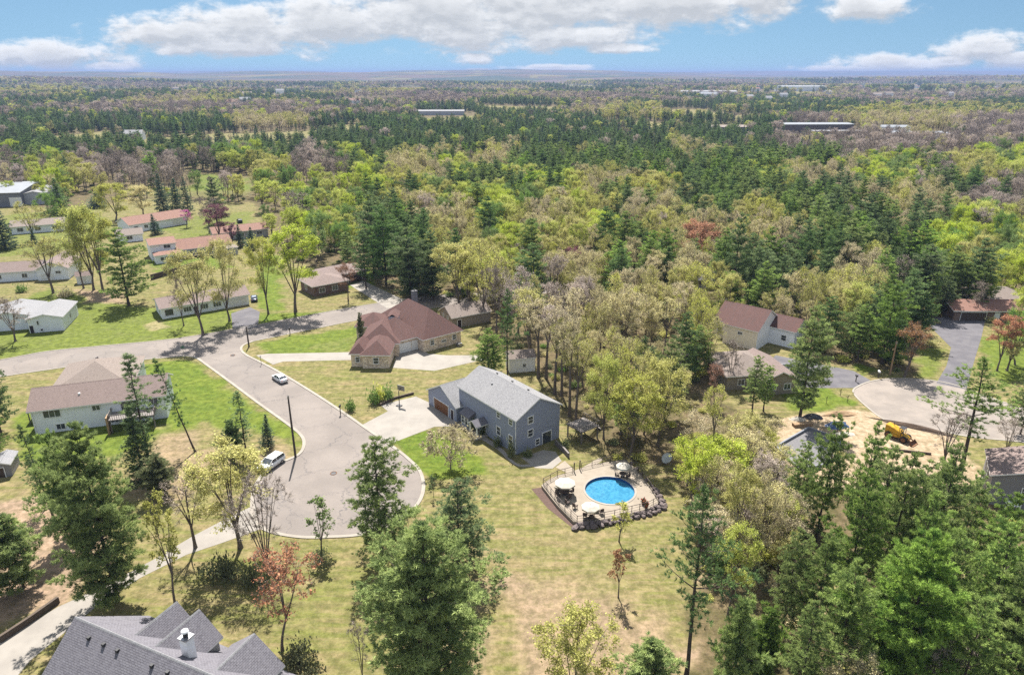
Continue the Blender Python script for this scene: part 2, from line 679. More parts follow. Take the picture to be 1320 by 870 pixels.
# ground covers by polygons: (channel, ground polygon in photograph pixels, value, feather in metres)
CLEAR = [
    [(-500, 270), (100, 268), (200, 256), (330, 262), (352, 330), (425, 352), (470, 368), (505, 378), (560, 392), (640, 425), (690, 470), (735, 540),
     (790, 592), (868, 600), (905, 690), (890, 880), (800, 1100), (-700, 1100), (-900, 500)],
    [(912, 425), (1000, 430), (1040, 462), (1100, 474), (1180, 486), (1185, 415), (1262, 412), (1330, 395), (1500, 400), (1500, 600), (1320, 640), (1200, 640),
     (1010, 612), (960, 540), (925, 500)],
]
COVERS = [
    # lush lawns
    ('lush', [(100, 482), (250, 462), (300, 500), (378, 556), (384, 575), (330, 560), (262, 545), (225, 560), (150, 590), (20, 600), (10, 540)], .75, 4),
    ('lush', [(120, 478), (245, 463), (290, 496), (270, 520), (210, 500), (130, 500)], 1, 3),
    ('lush', [(-100, 470), (0, 400), (60, 370), (190, 395), (330, 400), (370, 405), (470, 395), (330, 420), (160, 452)], .62, 4),
    ('lush', [(90, 395), (130, 398), (200, 440), (100, 452)], .45, 5),
    ('lush', [(330, 405), (420, 402), (410, 415), (330, 425)], .85, 4),
    ('lush', [(370, 350), (480, 345), (480, 372), (400, 372)], .85, 5),
    ('lush', [(330, 330), (360, 330), (370, 400), (330, 400)], .85, 5),
    ('lush', [(190, 330), (270, 325), (300, 345), (200, 352)], .9, 6),
    ('lush', [(330, 444), (340, 440), (460, 420), (470, 428), (452, 455), (345, 460)], .72, 3),
    ('lush', [(345, 478), (455, 466), (480, 490), (400, 500)], .35, 4),
    ('lush', [(600, 396), (630, 405), (610, 420)], .8, 4),
    ('lush', [(506, 562), (560, 552), (620, 590), (640, 612), (560, 618), (528, 598)], .95, 3),
    ('lush', [(560, 640), (700, 640), (850, 690), (820, 760), (640, 740)], .28, 10),
    ('lush', [(1010, 500), (1060, 498), (1110, 520), (1060, 533), (1010, 530)], .85, 3),
    ('lush', [(1255, 440), (1330, 410), (1400, 430), (1400, 480), (1290, 500)], .7, 4),
    ('lush', [(1085, 462), (1130, 475), (1110, 485)], .8, 3),
    ('lush', [(1180, 445), (1222, 450), (1210, 490), (1175, 488)], .6, 3),
    ('lush', [(0, 275), (130, 270), (160, 300), (60, 330), (-100, 340)], .55, 10),
    ('lush', [(180, 285), (330, 270), (330, 300), (230, 310)], .55, 8),
    ('lush', [(130, 245), (200, 240), (330, 240), (330, 252), (200, 258)], .5, 10),
    ('lush', [(245, 222), (330, 228), (330, 246), (240, 246)], .7, 15),
    ('lush', [(1040, 173), (1100, 172), (1110, 186), (1020, 186)], 1, 10),
    ('lush', [(590, 200), (625, 203), (620, 215), (585, 212)], .5, 10),
    ('lush', [(540, 152), (610, 150), (625, 160), (560, 162)], .5, 15),
    ('lush', [(280, 715), (470, 700), (520, 860), (400, 880), (330, 800)], .38, 6),
    ('lush', [(160, 600), (300, 600), (300, 680), (200, 720)], .3, 6),
    ('lush', [(905, 385), (960, 385), (960, 405), (905, 405)], .8, 4),
    # needle litter and bare soil
    ('soil', [(-200, 640), (70, 640), (150, 700), (130, 745), (60, 790), (-200, 860)], .95, 5),
    ('soil', [(500, 690), (700, 660), (860, 700), (840, 790), (640, 800)], .33, 10),
    ('soil', [(640, 740), (860, 770), (900, 900), (640, 920)], .6, 9),
    ('soil', [(930, 660), (1060, 660), (1120, 900), (860, 940)], .75, 8),
    ('soil', [(560, 760), (640, 740), (660, 900), (450, 880)], .5, 6),
    ('soil', [(95, 372), (165, 378), (160, 392), (110, 392)], .7, 4),
    ('soil', [(400, 440), (470, 430), (450, 458), (390, 452)], .35, 4),
    ('soil', [(350, 468), (430, 466), (400, 482)], .35, 4),
    ('soil', [(200, 545), (260, 560), (300, 600), (240, 650), (150, 640)], .55, 5),
    ('soil', [(262, 595), (375, 570), (385, 590), (330, 610)], .5, 3),
    # construction sand
    ('sand', [(985, 545), (1070, 528), (1125, 528), (1250, 570), (1262, 620), (1190, 660), (1040, 620), (980, 590)], 1, 3),
    ('sand', [(1090, 640), (1230, 640), (1200, 760), (1120, 760)], .5, 6),
    ('sand', [(185, 418), (205, 412), (222, 422), (190, 430)], .5, 2),
    # darker forest floor patches inside the clearings
    ('litter', [(690, 470), (740, 500), (830, 590), (780, 590), (730, 540)], .55, 3),
]


def poly_mask(poly, feather):
    pts = [G(*p) for p in poly]
    px_ = np.array([p.x for p in pts]); py_ = np.array([p.y for p in pts])
    m = np.zeros(X.shape, bool)
    x0, x1, y0, y1 = px_.min() - feather, px_.max() + feather, py_.min() - feather, py_.max() + feather
    i0, i1 = np.searchsorted(gx, [x0, x1]); j0, j1 = np.searchsorted(gy, [y0, y1])
    xs, ys = X[j0:j1, i0:i1], Y[j0:j1, i0:i1]
    out = np.zeros(X.shape)
    if xs.size == 0:
        return out
    inside = np.zeros(xs.shape, bool); dist = np.full(xs.shape, 1e9)
    n = len(pts)
    for a in range(n):
        b = (a + 1) % n
        ax, ay, bx, by = px_[a], py_[a], px_[b], py_[b]
        c = ((ay > ys) != (by > ys))
        with np.errstate(divide='ignore', invalid='ignore'):
            inside ^= c & (xs < (bx - ax) * (ys - ay) / (by - ay + 1e-12) + ax)
        t = np.clip(((xs - ax) * (bx - ax) + (ys - ay) * (by - ay)) / ((bx - ax) ** 2 + (by - ay) ** 2 + 1e-9), 0, 1)
        dist = np.minimum(dist, np.hypot(xs - ax - t * (bx - ax), ys - ay - t * (by - ay)))
    sdist = np.where(inside, dist, -dist) + (fbm(xs / 3, ys / 3, 5, 2) - .5) * feather
    out[j0:j1, i0:i1] = sstep(-feather / 2, feather / 2, sdist)
    return out


ch = {k: np.zeros(X.shape) for k in ('lush', 'soil', 'litter', 'sand', 'far')}
clear = np.zeros(X.shape)
for p in CLEAR:
    clear = np.maximum(clear, poly_mask(p, 6))
clear = np.maximum(clear, sstep(45, 30, Y))
ch['litter'] = 1 - clear
for k, p, v, fe in COVERS:
    mk = poly_mask(p, fe) * v
    ch[k] = np.maximum(ch[k], mk)
    if k == 'lush':
        ch['litter'] *= 1 - mk
glade = sstep(.66, .69, fbm(X / 300 + 7, Y / 420 + 3, 91, 3)) * sstep(480, 620, Y)
ch['litter'] *= 1 - glade
ch['far'] = sstep(2200, 4200, np.hypot(X, Y)) * (1 - .75 * glade)

gv = np.stack([X, Y, Z], -1).reshape(-1, 3)
idx = np.arange(nx * ny).reshape(ny, nx)
quads = np.stack([idx[:-1, :-1], idx[:-1, 1:], idx[1:, 1:], idx[1:, :-1]], -1).reshape(-1, 4)
gme = bpy.data.meshes.new('ground')
gme.vertices.add(len(gv)); gme.vertices.foreach_set('co', gv.ravel())
gme.loops.add(quads.size); gme.loops.foreach_set('vertex_index', quads.ravel())
gme.polygons.add(len(quads)); gme.polygons.foreach_set('loop_start', np.arange(len(quads)) * 4)
gme.polygons.foreach_set('use_smooth', np.ones(len(quads), bool))
gme.update(calc_edges=True)
for k, arr in ch.items():
    a = gme.attributes.new(k, 'FLOAT', 'POINT')
    a.data.foreach_set('value', arr.ravel())
ground = put(bpy.data.objects.new('ground', gme))
tag(ground, kind='structure')

m, nt, out = nmat('ground')
tc = N(nt, 'TexCoord'); o = tc.outputs['Object']


def att(nm):
    return N(nt, 'Attribute', attribute_name=nm).outputs['Fac']


nf = noise(nt, o, 1.6, 6, .72)       # tufts
nm_ = noise(nt, o, .22, 5, .65)      # patches
nl = noise(nt, o, .035, 4, .6)
mp = N(nt, 'Mapping'); mp.inputs['Rotation'].default_value = (0, 0, R(14)); mp.inputs['Scale'].default_value = (.10, 1.0, 1)
nt.links.new(o, mp.inputs[0])
ns = noise(nt, mp.outputs[0], .9, 5, .65)  # mowing lines
dry = mixc(nt, ramp(nt, nm_, .34, .66), (0.1732, 0.1359, 0.0693), (0.1313, 0.1195, 0.0471))
dry = mixc(nt, ramp(nt, ns, .42, .62), dry, (0.1116, 0.1138, 0.0343))
dry = mixc(nt, mathn(nt, 'MULTIPLY', ramp(nt, nf, .45, .75), .55), dry, (0.2067, 0.1666, 0.0997))
lush = mixc(nt, ramp(nt, nm_, .3, .7), (.066, .102, .013), (.098, .122, .019))
lush = mixc(nt, mathn(nt, 'MULTIPLY', ramp(nt, ns, .45, .65), .5), lush, (.115, .137, .022))
lush = mixc(nt, mathn(nt, 'MULTIPLY', ramp(nt, nf, .5, .8), .45), lush, (.045, .072, .011))
soil = mixc(nt, ramp(nt, nm_, .3, .7), (.245, .175, .118), (.19, .138, .095))
soil = mixc(nt, mathn(nt, 'MULTIPLY', ramp(nt, nf, .5, .8), .5), soil, (.13, .085, .055))
litter = mixc(nt, ramp(nt, nm_, .35, .65), (0.1200, 0.0900, 0.0510), (0.0780, 0.0690, 0.0300))
litter = mixc(nt, ramp(nt, nf, .45, .75), litter, (0.0600, 0.0450, 0.0270))
sand = mixc(nt, ramp(nt, nm_, .3, .7), (0.3000, 0.2340, 0.1620), (0.2520, 0.1860, 0.1200))
sand = mixc(nt, mathn(nt, 'MULTIPLY', ramp(nt, nf, .5, .8), .5), sand, (0.2160, 0.1560, 0.1020))


def amount(nm, k=.75):
    a = mathn(nt, 'ADD', att(nm), mathn(nt, 'MULTIPLY', mathn(nt, 'SUBTRACT', mathn(nt, 'ADD', mathn(nt, 'MULTIPLY', nf, .5), mathn(nt, 'MULTIPLY', nm_, .5)), .5), k))
    return mathn(nt, 'MULTIPLY', ramp(nt, a, .22, .78), mathn(nt, 'MULTIPLY', att(nm), 6, True), True)


c = mixc(nt, amount('lush'), dry, lush)
c = mixc(nt, amount('soil'), c, soil)
c = mixc(nt, amount('litter'), c, litter)
c = mixc(nt, amount('sand'), c, sand)
nk = noise(nt, o, .75, 7, .78)
c = mixc(nt, 1.0, c, mixc(nt, ramp(nt, nk, .36, .66), (.62, .65, .58), (1.28, 1.25, 1.28)), 'MULTIPLY')
# far woods read as mottled colour
fm = N(nt, 'Mapping'); fm.inputs['Scale'].default_value = (.55, 1, 1)
nt.links.new(o, fm.inputs[0])
w1 = noise(nt, fm.outputs[0], .0016, 6, .7)
w2 = noise(nt, fm.outputs[0], .009, 5, .7)
farc = mixc(nt, ramp(nt, w1, .42, .56), (.024, .046, .034), (.085, .062, .052))
farc = mixc(nt, ramp(nt, w2, .48, .68), farc, (.065, .072, .036))
farc = mixc(nt, ramp(nt, w2, .66, .76), farc, (.15, .135, .10))
c = mixc(nt, att('far'), c, farc)
principled(nt, out, c, .95, 0, .1, nf, .6, .12)
gme.materials.append(m)

# the air: far woods fade to blue
hz = MB()
hz.box(-32000, 32000, -3100, 32000, float(Z.min()) - 1, 117)
m, nt, out = nmat('haze')
pv = N(nt, 'VolumePrincipled')
pv.inputs['Color'].default_value = (.26, .35, .60, 1)
pv.inputs['Density'].default_value = .0001
pv.inputs['Anisotropy'].default_value = 0
nt.links.new(pv.outputs[0], out.inputs['Volume'])
hzo = hz.build('haze', 'haze')
tag(hzo, kind='stuff')


# ------------------------------------------------------------------ roads
def sheet(name, pts, mat, z, label=None, kind='structure'):
    b = MB()
    b.prism(pts, z, z, 0, bottom=False)
    o_ = b.build(name, mat)
    tag(o_, kind=kind)
    return o_


def px_line(pts, n=6):
    return spline([G(*p) for p in pts], n)


upper = px_line([(-400, 520), (-150, 488), (0, 464), (60, 453), (130, 446), (230, 436), (330, 419), (400, 406), (455, 396), (500, 389), (560, 381), (640, 373), (760, 360)])
lower_l = px_line([(-400, 555), (-150, 512), (0, 486), (60, 477), (110, 470), (180, 464), (236, 459)])
stem_l = px_line([(236, 459), (252, 461), (270, 473), (300, 495), (335, 521), (370, 546), (388, 561), (392, 573), (386, 585), (370, 593), (350, 600), (338, 612), (328, 630), (325, 650), (328, 670), (345, 684), (385, 692), (425, 692), (470, 688), (512, 672), (538, 650), (546, 628), (541, 607), (527, 592), (508, 577), (470, 551), (440, 530), (400, 504), (362, 481), (338, 468), (318, 458), (311, 451), (314, 445), (326, 440)])
lower_r = px_line([(326, 440), (400, 425), (460, 413), (520, 403), (580, 394), (650, 385), (760, 371)])
rd = lower_l[:-1] + stem_l[:-1] + lower_r + upper[::-1]
road = sheet('road', rd, 'asphalt', .008)


def kerb(name, line, w=.35, h=.12, mat='concrete'):
    b = MB()
    n = len(line)
    L, Rr = [], []
    for i, p in enumerate(line):
        d = (line[min(i + 1, n - 1)] - line[max(i - 1, 0)])
        d = d.normalized() if d.length > 1e-6 else Vector((1, 0))
        q = Vector((-d.y, d.x)) * w / 2
        L.append(p + q); Rr.append(p - q)
    for i in range(n - 1):
        for (A, B, za, zb) in ((L, L, 0, h), (Rr, Rr, h, 0)):
            b.face(((A[i].x, A[i].y, za), (A[i + 1].x, A[i + 1].y, za), (A[i + 1].x, A[i + 1].y, zb), (A[i].x, A[i].y, zb)))
        b.face(((Rr[i].x, Rr[i].y, h), (Rr[i + 1].x, Rr[i + 1].y, h), (L[i + 1].x, L[i + 1].y, h), (L[i].x, L[i].y, h)))
    o_ = b.build(name, mat)
    return tag(o_, kind='structure')


kerb('kerb', stem_l, .55, .1)
kerb('kerb', upper, .3, .08)
kerb('kerb', lower_l, .3, .08)
kerb('kerb', lower_r, .3, .08)


def pxpoly(pts):
    return [G(*p) for p in pts]


sheet('driveway', pxpoly([(330, 458), (345, 456), (450, 454), (470, 440), (492, 440), (490, 452), (470, 460), (455, 464), (365, 466), (352, 470)]), 'pad_concrete', .016)
sheet('driveway', pxpoly([(506, 474), (512, 454), (540, 446), (552, 456), (575, 458), (618, 458), (626, 463), (560, 478)]), 'pad_concrete', .016)
dv = pxpoly([(466, 548), (500, 530), (490, 522), (536, 511), (556, 520), (594, 549), (560, 550), (503, 572)])
sheet('driveway', dv, 'pad_concrete', .02)
sheet('driveway', pxpoly([(450, 367), (468, 362), (520, 386), (512, 397), (498, 397)]), 'pad_concrete', .016)
sheet('driveway', pxpoly([(298, 404), (322, 396), (335, 402), (332, 422), (300, 424)]), 'drive_asphalt', .016)
sheet('driveway', pxpoly([(-60, 905), (-50, 850), (0, 826), (75, 782), (140, 752), (200, 720), (250, 690), (300, 664), (330, 650), (335, 682), (285, 700), (240, 715), (180, 745), (120, 785), (40, 850), (15, 880)]), 'pad_concrete', .02)
# second cul-de-sac on the right
cul = spline([G(*p) for p in [(1100, 506), (1108, 497), (1130, 490), (1165, 488), (1205, 491), (1240, 499), (1275, 512), (1330, 528), (1450, 548), (1450, 600), (1330, 572), (1250, 563), (1190, 551), (1145, 543), (1118, 525)]], 6, True)
sheet('road', cul, 'pale_asphalt', .008)
kerb('kerb', cul, .35, .08)
sheet('driveway', pxpoly([(1207, 494), (1246, 502), (1255, 468), (1265, 435), (1270, 412), (1225, 408), (1190, 411), (1206, 428), (1226, 448), (1220, 472)]), 'drive_asphalt', .016)
sheet('driveway', pxpoly([(1104, 500), (1122, 490), (1100, 478), (1060, 470), (1000, 458), (985, 470), (1010, 497), (1050, 500)]), 'drive_asphalt', .016)
sheet('path', px_line([(585, 549), (600, 552), (620, 566), (642, 580), (652, 590), (668, 601), (690, 601)], 5) + px_line([(690, 598), (668, 598), (656, 588), (646, 577), (624, 562), (604, 548), (588, 545)], 5), 'pad_concrete', .02)
# ------------------------------------------------------------------ buildings
class House:
    """local frame: x along the front wall, y into the house, origin at a ground corner"""

    def __init__(s, name, label, cat, loc, th, group=None):
        s.root = thing(name, label, cat, (loc[0], loc[1], loc[2] if len(loc) > 2 else 0), th, group)

    def block(s, x0, x1, y0, y1, h, wall, roof, kind='gable', ridge='x', rise=2.0, oh=.45, inset=None, trim='white_trim', z0=0.0, zb=None, capmat=None):
        B = dict(x0=x0, x1=x1, y0=y0, y1=y1, h=h, rise=rise, ridge=ridge, kind=kind)
        b = MB()
        zlo = -.3 if zb is None else zb
        c = [(x0, y0), (x1, y0), (x1, y1), (x0, y1)]
        if kind == 'gable':
            if ridge == 'x':
                ym = (y0 + y1) / 2
                for xx, fl in ((x0, 1), (x1, 0)):
                    f = [(xx, y0, zlo), (xx, y1, zlo), (xx, y1, h), (xx, ym, h + rise), (xx, y0, h)]
                    b.face(f[::-1] if fl else f)
                b.face([(x0, y0, zlo), (x1, y0, zlo), (x1, y0, h), (x0, y0, h)])
                b.face([(x1, y1, zlo), (x0, y1, zlo), (x0, y1, h), (x1, y1, h)])
            else:
                xm = (x0 + x1) / 2
                for yy, fl in ((y0, 0), (y1, 1)):
                    f = [(x0, yy, zlo), (x1, yy, zlo), (x1, yy, h), (xm, yy, h + rise), (x0, yy, h)]
                    b.face(f[::-1] if fl else f)
                b.face([(x0, y1, zlo), (x0, y0, zlo), (x0, y0, h), (x0, y1, h)])
                b.face([(x1, y0, zlo), (x1, y1, zlo), (x1, y1, h), (x1, y0, h)])
        else:
            for i in range(4):
                p, q = c[i], c[(i + 1) % 4]
                b.face([(*p, zlo), (*q, zlo), (*q, h), (*p, h)])
        b.build('wall', wall, s.root)
        r = MB()
        t = .2
        if kind == 'gable':
            if ridge == 'x':
                half = (y1 - y0) / 2; mid = (y0 + y1) / 2; a0, a1 = x0 - oh, x1 + oh
                P = lambda a, c_, z: (a, c_, z)
            else:
                half = (x1 - x0) / 2; mid = (x0 + x1) / 2; a0, a1 = y0 - oh, y1 + oh
                P = lambda a, c_, z: (c_, a, z)
            sl = rise / half
            e = h - oh * sl + .03; k = h + rise + .03
            lo, hi = mid - half - oh, mid + half + oh
            flip = ridge != 'x'

            def q(pts, mi):
                r.face(pts[::-1] if flip else pts, mi)
            q([P(a0, lo, e + t), P(a1, lo, e + t), P(a1, mid, k + t), P(a0, mid, k + t)], 0)
            q([P(a1, hi, e + t), P(a0, hi, e + t), P(a0, mid, k + t), P(a1, mid, k + t)], 0)
            q([P(a1, lo, e), P(a0, lo, e), P(a0, mid, k), P(a1, mid, k)], 1)
            q([P(a0, hi, e), P(a1, hi, e), P(a1, mid, k), P(a0, mid, k)], 1)
            q([P(a0, lo, e), P(a1, lo, e), P(a1, lo, e + t), P(a0, lo, e + t)], 1)
            q([P(a1, hi, e), P(a0, hi, e), P(a0, hi, e + t), P(a1, hi, e + t)], 1)
            for a, fl in ((a0, True), (a1, False)):
                for (c0, z0_, c1, z1_) in ((lo, e, mid, k), (mid, k, hi, e)):
                    f = [P(a, c0, z0_), P(a, c1, z1_), P(a, c1, z1_ + t), P(a, c0, z0_ + t)]
                    q(f[::-1] if fl else f, 1)
            # ridge cap
            cap = MB()
            cw = .16
            for sgn in (-1, 1):
                f = [P(a0 + .02, mid, k + t + .03), P(a1 - .02, mid, k + t + .03), P(a1 - .02, mid + sgn * cw, k + t + .02 - cw * sl), P(a0 + .02, mid + sgn * cw, k + t + .02 - cw * sl)]
                cap.face(f)
        else:
            ex0, ex1, ey0, ey1 = x0 - oh, x1 + oh, y0 - oh, y1 + oh
            lx, ly = ex1 - ex0, ey1 - ey0
            ins = inset if inset is not None else min(lx, ly) / 2
            e = h + .0; k = h + rise
            if ridge == 'x':
                R0, R1 = (ex0 + min(ins, lx / 2 - .02), (ey0 + ey1) / 2), (ex1 - min(ins, lx / 2 - .02), (ey0 + ey1) / 2)
                tops = [((ex0, ey0), (ex1, ey0), R1, R0), ((ex1, ey0), (ex1, ey1), R1), ((ex1, ey1), (ex0, ey1), R0, R1), ((ex0, ey1), (ex0, ey0), R0)]
            else:
                R0, R1 = ((ex0 + ex1) / 2, ey0 + min(ins, ly / 2 - .02)), ((ex0 + ex1) / 2, ey1 - min(ins, ly / 2 - .02))
                tops = [((ex0, ey0), (ex1, ey0), R0), ((ex1, ey0), (ex1, ey1), R1, R0), ((ex1, ey1), (ex0, ey1), R1), ((ex0, ey1), (ex0, ey0), R0, R1)]
            for f in tops:
                r.face([(p[0], p[1], (k if p in (R0, R1) else e) + t) for p in f], 0)
            cc = [(ex0, ey0), (ex1, ey0), (ex1, ey1), (ex0, ey1)]
            for i in range(4):
                p, q_ = cc[i], cc[(i + 1) % 4]
                r.face([(*p, e), (*q_, e), (*q_, e + t), (*p, e + t)], 1)
            r.face([(*p, e) for p in cc[::-1]], 1)
            cap = None
        ro = r.build('roof', [roof, trim], s.root)
        if cap:
            cap.build('ridge_cap', capmat or roof, ro)
        B['roof'] = ro
        return B

    def at(s, B, face, u, z, off=0.0):
        x0, x1, y0, y1 = B['x0'], B['x1'], B['y0'], B['y1']
        if face == 'front': return frame_mat((x0 + u, y0 - off, z), (1, 0, 0), (0, -1, 0))
        if face == 'back': return frame_mat((x1 - u, y1 + off, z), (-1, 0, 0), (0, 1, 0))
        if face == 'right': return frame_mat((x1 + off, y0 + u, z), (0, 1, 0), (1, 0, 0))
        return frame_mat((x0 - off, y1 - u, z), (0, -1, 0), (-1, 0, 0))

    def window(s, B, face, u, z, w=1.1, h=1.3, bars=1, trim='white_trim'):
        mt = s.at(B, face, u, z)
        f = MB(); fw = .11
        f.box(-w / 2 - fw, w / 2 + fw, -.02, .09, -fw, 0, 0, mt)
        f.box(-w / 2 - fw, w / 2 + fw, -.02, .09, h, h + fw, 0, mt)
        f.box(-w / 2 - fw, -w / 2, -.02, .09, 0, h, 0, mt)
        f.box(w / 2, w / 2 + fw, -.02, .09, 0, h, 0, mt)
        for i in range(bars):
            c = -w / 2 + w * (i + 1) / (bars + 1)
            if bars == 1 and h > w:
                f.box(-w / 2, w / 2, -.02, .06, h / 2 - .03, h / 2 + .03, 0, mt)
            else:
                f.box(c - .035, c + .035, -.02, .06, 0, h, 0, mt)
        fo = f.build('window', trim, s.root)
        g = MB()
        g.box(-w / 2, w / 2, -.01, .03, 0, h, 0, mt)
        g.build('pane', 'glass', fo)
        return fo

    def door(s, B, face, u, z=0.0, w=1.0, h=2.05, mat='dark_door', trim='white_trim', label=None):
        mt = s.at(B, face, u, z)
        f = MB()
        f.box(-w / 2, w / 2, -.01, .05, 0, h, 0, mt)
        d = f.build('door', mat, s.root)
        if label: d['label'] = label
        f = MB()
        for a, b_ in ((-w / 2 - .1, -w / 2), (w / 2, w / 2 + .1)):
            f.box(a, b_, -.02, .08, 0, h + .1, 0, mt)
        f.box(-w / 2, w / 2, -.02, .08, h, h + .1, 0, mt)
        f.build('door_frame', trim, d)
        k = MB(); k.box(w / 2 - .16, w / 2 - .08, .05, .11, .95, 1.05, 0, mt); k.build('handle', 'steel', d)
        return d

    def garage_door(s, B, face, u, w, h=2.2, mat='garage_white', trim='white_trim'):
        mt = s.at(B, face, u, 0)
        f = MB()
        n = 4
        for i in range(n):
            f.box(-w / 2, w / 2, -.01, .05, i * h / n + .02, (i + 1) * h / n - .02, 0, mt)
            m2 = max(2, int(w / 1.1))
            for j in range(m2):
                f.box(-w / 2 + w * j / m2 + .12, -w / 2 + w * (j + 1) / m2 - .12, .05, .07, i * h / n + .1, (i + 1) * h / n - .1, 0, mt)
        f.box(-w / 2, w / 2, -.01, .03, 0, h, 0, mt)
        d = f.build('garage_door', mat, s.root)
        f = MB()
        for a, b_ in ((-w / 2 - .12, -w / 2), (w / 2, w / 2 + .12)):
            f.box(a, b_, -.02, .09, 0, h + .12, 0, mt)
        f.box(-w / 2, w / 2, -.02, .09, h, h + .12, 0, mt)
        f.build('door_frame', trim, d)
        return d

    def part(s, name, mb, mat, parent=None):
        return mb.build(name, mat, parent or s.root)

    def chimney(s, x, y, z0, z1, w=.8, d=.8, mat='tan_brick', cap='dark_trim', roof=None):
        b = MB(); b.box(x - w / 2, x + w / 2, y - d / 2, y + d / 2, z0, z1)
        c = b.build('chimney', mat, roof or s.root)
        if roof is None:
            b = MB(); b.box(x - w / 2 - .08, x + w / 2 + .08, y - d / 2 - .08, y + d / 2 + .08, z1 + .002, z1 + .12); b.tube([(x, y, z1 + .12), (x, y, z1 + .45)], .16, 8)
            b.build('chimney_cap', cap, c)
        return c

    def vents(s, B, n, u0, u1, frac, mat='dark_trim', side='front', size=.18):
        """small roof vents standing on a slope (gable, ridge along x)"""
        for i in range(n):
            u = u0 + (u1 - u0) * (i / max(1, n - 1))
            if B['ridge'] == 'x':
                half = (B['y1'] - B['y0']) / 2
                y = B['y0'] + half * frac if side == 'front' else B['y1'] - half * frac
                x = B['x0'] + u
            else:
                half = (B['x1'] - B['x0']) / 2
                x = B['x0'] + half * frac if side == 'left' else B['x1'] - half * frac
                y = B['y0'] + u
            z = B['h'] + B['rise'] * frac + .15
            b = MB(); b.box(x - size, x + size, y - size, y + size, z, z + .32)
            b.build('roof_vent', mat, B['roof'])

    def gutter_pipe(s, B, face, u, h):
        mt = s.at(B, face, u, 0)
        b = MB(); b.box(-.05, .05, .02, .11, .1, h, 0, mt)
        b.build('downpipe', 'white_trim', s.root)


# --- the blue house in the middle (front wall runs up-left from its right corner)
A = House('detached_house', 'two storey blue grey house with grey shingle roof and brown garage door beside the pool', 'house', (0, 0), 0)
A.root.location = (8.3, 108.9, 0)
A.root.rotation_euler = (0, 0, R(127.9 - 180))
# with this rotation x runs from the far end (-17) to the pool gable (0); y runs up-right; front wall faces down-left
th = R(127.9 - 180)
bx = A.block(-17, 0, -9.6, 0, 6.5, 'blue_siding', 'grey_shingle', 'gable', 'x', 2.55, .35)
ga = A.block(-25.7, -15.95, -11.0, -2.4, 3.0, 'blue_siding', 'grey_shingle', 'gable', 'y', 2.6, .35)
A.garage_door(ga, 'front', 4.6, 4.9, 2.2, 'garage_wood')
A.door(ga, 'front', 8.4, 0, .9, 2.0, 'dark_door')
for u in (12.1, 15.5):
    A.window(bx, 'front', u, 5.0, .85, .95, 1)
A.window(bx, 'front', 12.1, 1.7, .95, 1.5, 1)
A.window(bx, 'front', 15.5, 1.5, .95, 1.5, 1)
A.door(bx, 'front', 7.8, .3, 1.0, 2.1, 'dark_door')
A.window(bx, 'right', 3.0, 5.0, 1.0, 1.25, 1)
A.window(bx, 'right', 3.0, 2.5, 1.0, 1.25, 1)
sl = A.door(bx, 'right', 6.7, .05, 1.9, 2.1, 'glass', label='sliding glass patio door in a white frame')
A.window(bx, 'right', 4.6, .4, .8, 1.0, 1)
A.vents(bx, 1, 6.2, 6.2, .62, 'steel', 'front', .12)
A.vents(bx, 3, 4, 13, .8, 'dark_trim', 'back', .15)
A.gutter_pipe(bx, 'front', 16.9, 6.2)
# entry: bay with its own low roof, and a gabled portico on posts
b = MB()
b.box(-14.6, -12.1, -10.9, -9.62, 0, 2.5)
bay = A.part('bay', b, 'blue_siding')
b = MB(); b.mesh([(-14.8, -11.2, 2.5), (-11.8, -11.2, 2.5), (-11.8, -9.62, 3.3), (-14.8, -9.62, 3.3), (-14.8, -11.2, 2.35), (-11.8, -11.2, 2.35), (-11.8, -9.62, 2.35), (-14.8, -9.62, 2.35)],
                  [(0, 1, 2, 3), (0, 4, 5, 1), (1, 5, 6, 2), (3, 7, 4, 0), (4, 7, 6, 5)])
b.build('bay_roof', 'slate_shingle', bay)
bw = dict(x0=-14.6, x1=-12.1, y0=-10.9, y1=-9.62)
A.window(bw, 'front', .65, .8, .8, 1.3, 1); A.window(bw, 'front', 1.8, .8, .8, 1.3, 1)
b = MB()
px0, px1, py0, py1 = -10.2, -8.2, -12.0, -9.62
xm = (px0 + px1) / 2
for sgn, xe in ((-1, px0 - .3), (1, px1 + .3)):
    f = [(xe, py0 - .3, 2.6), (xm, py0 - .3, 3.5), (xm, py1, 3.5), (xe, py1, 2.6)]
    b.face(f, 0); b.face([(p[0], p[1], p[2] - .15) for p in f][::-1], 1)
    b.face([(xe, py0 - .3, 2.45), (xm, py0 - .3, 3.35), (xm, py0 - .3, 3.5), (xe, py0 - .3, 2.6)], 1)
    b.face([(xe, py0 - .3, 2.45), (xe, py0 - .3, 2.6), (xe, py1, 2.6), (xe, py1, 2.45)], 1)
po = A.part('portico', b, ['slate_shingle', 'white_trim'])
for xx in (px0, px1):
    b = MB(); b.box(xx - .1, xx + .1, py0, py0 + .2, 0, 2.6); b.build('post', 'white_trim', po)
b = MB(); b.box(px0 - .2, px1 + .2, py0 - .2, py1, 0, .25); b.build('step', 'concrete', po)
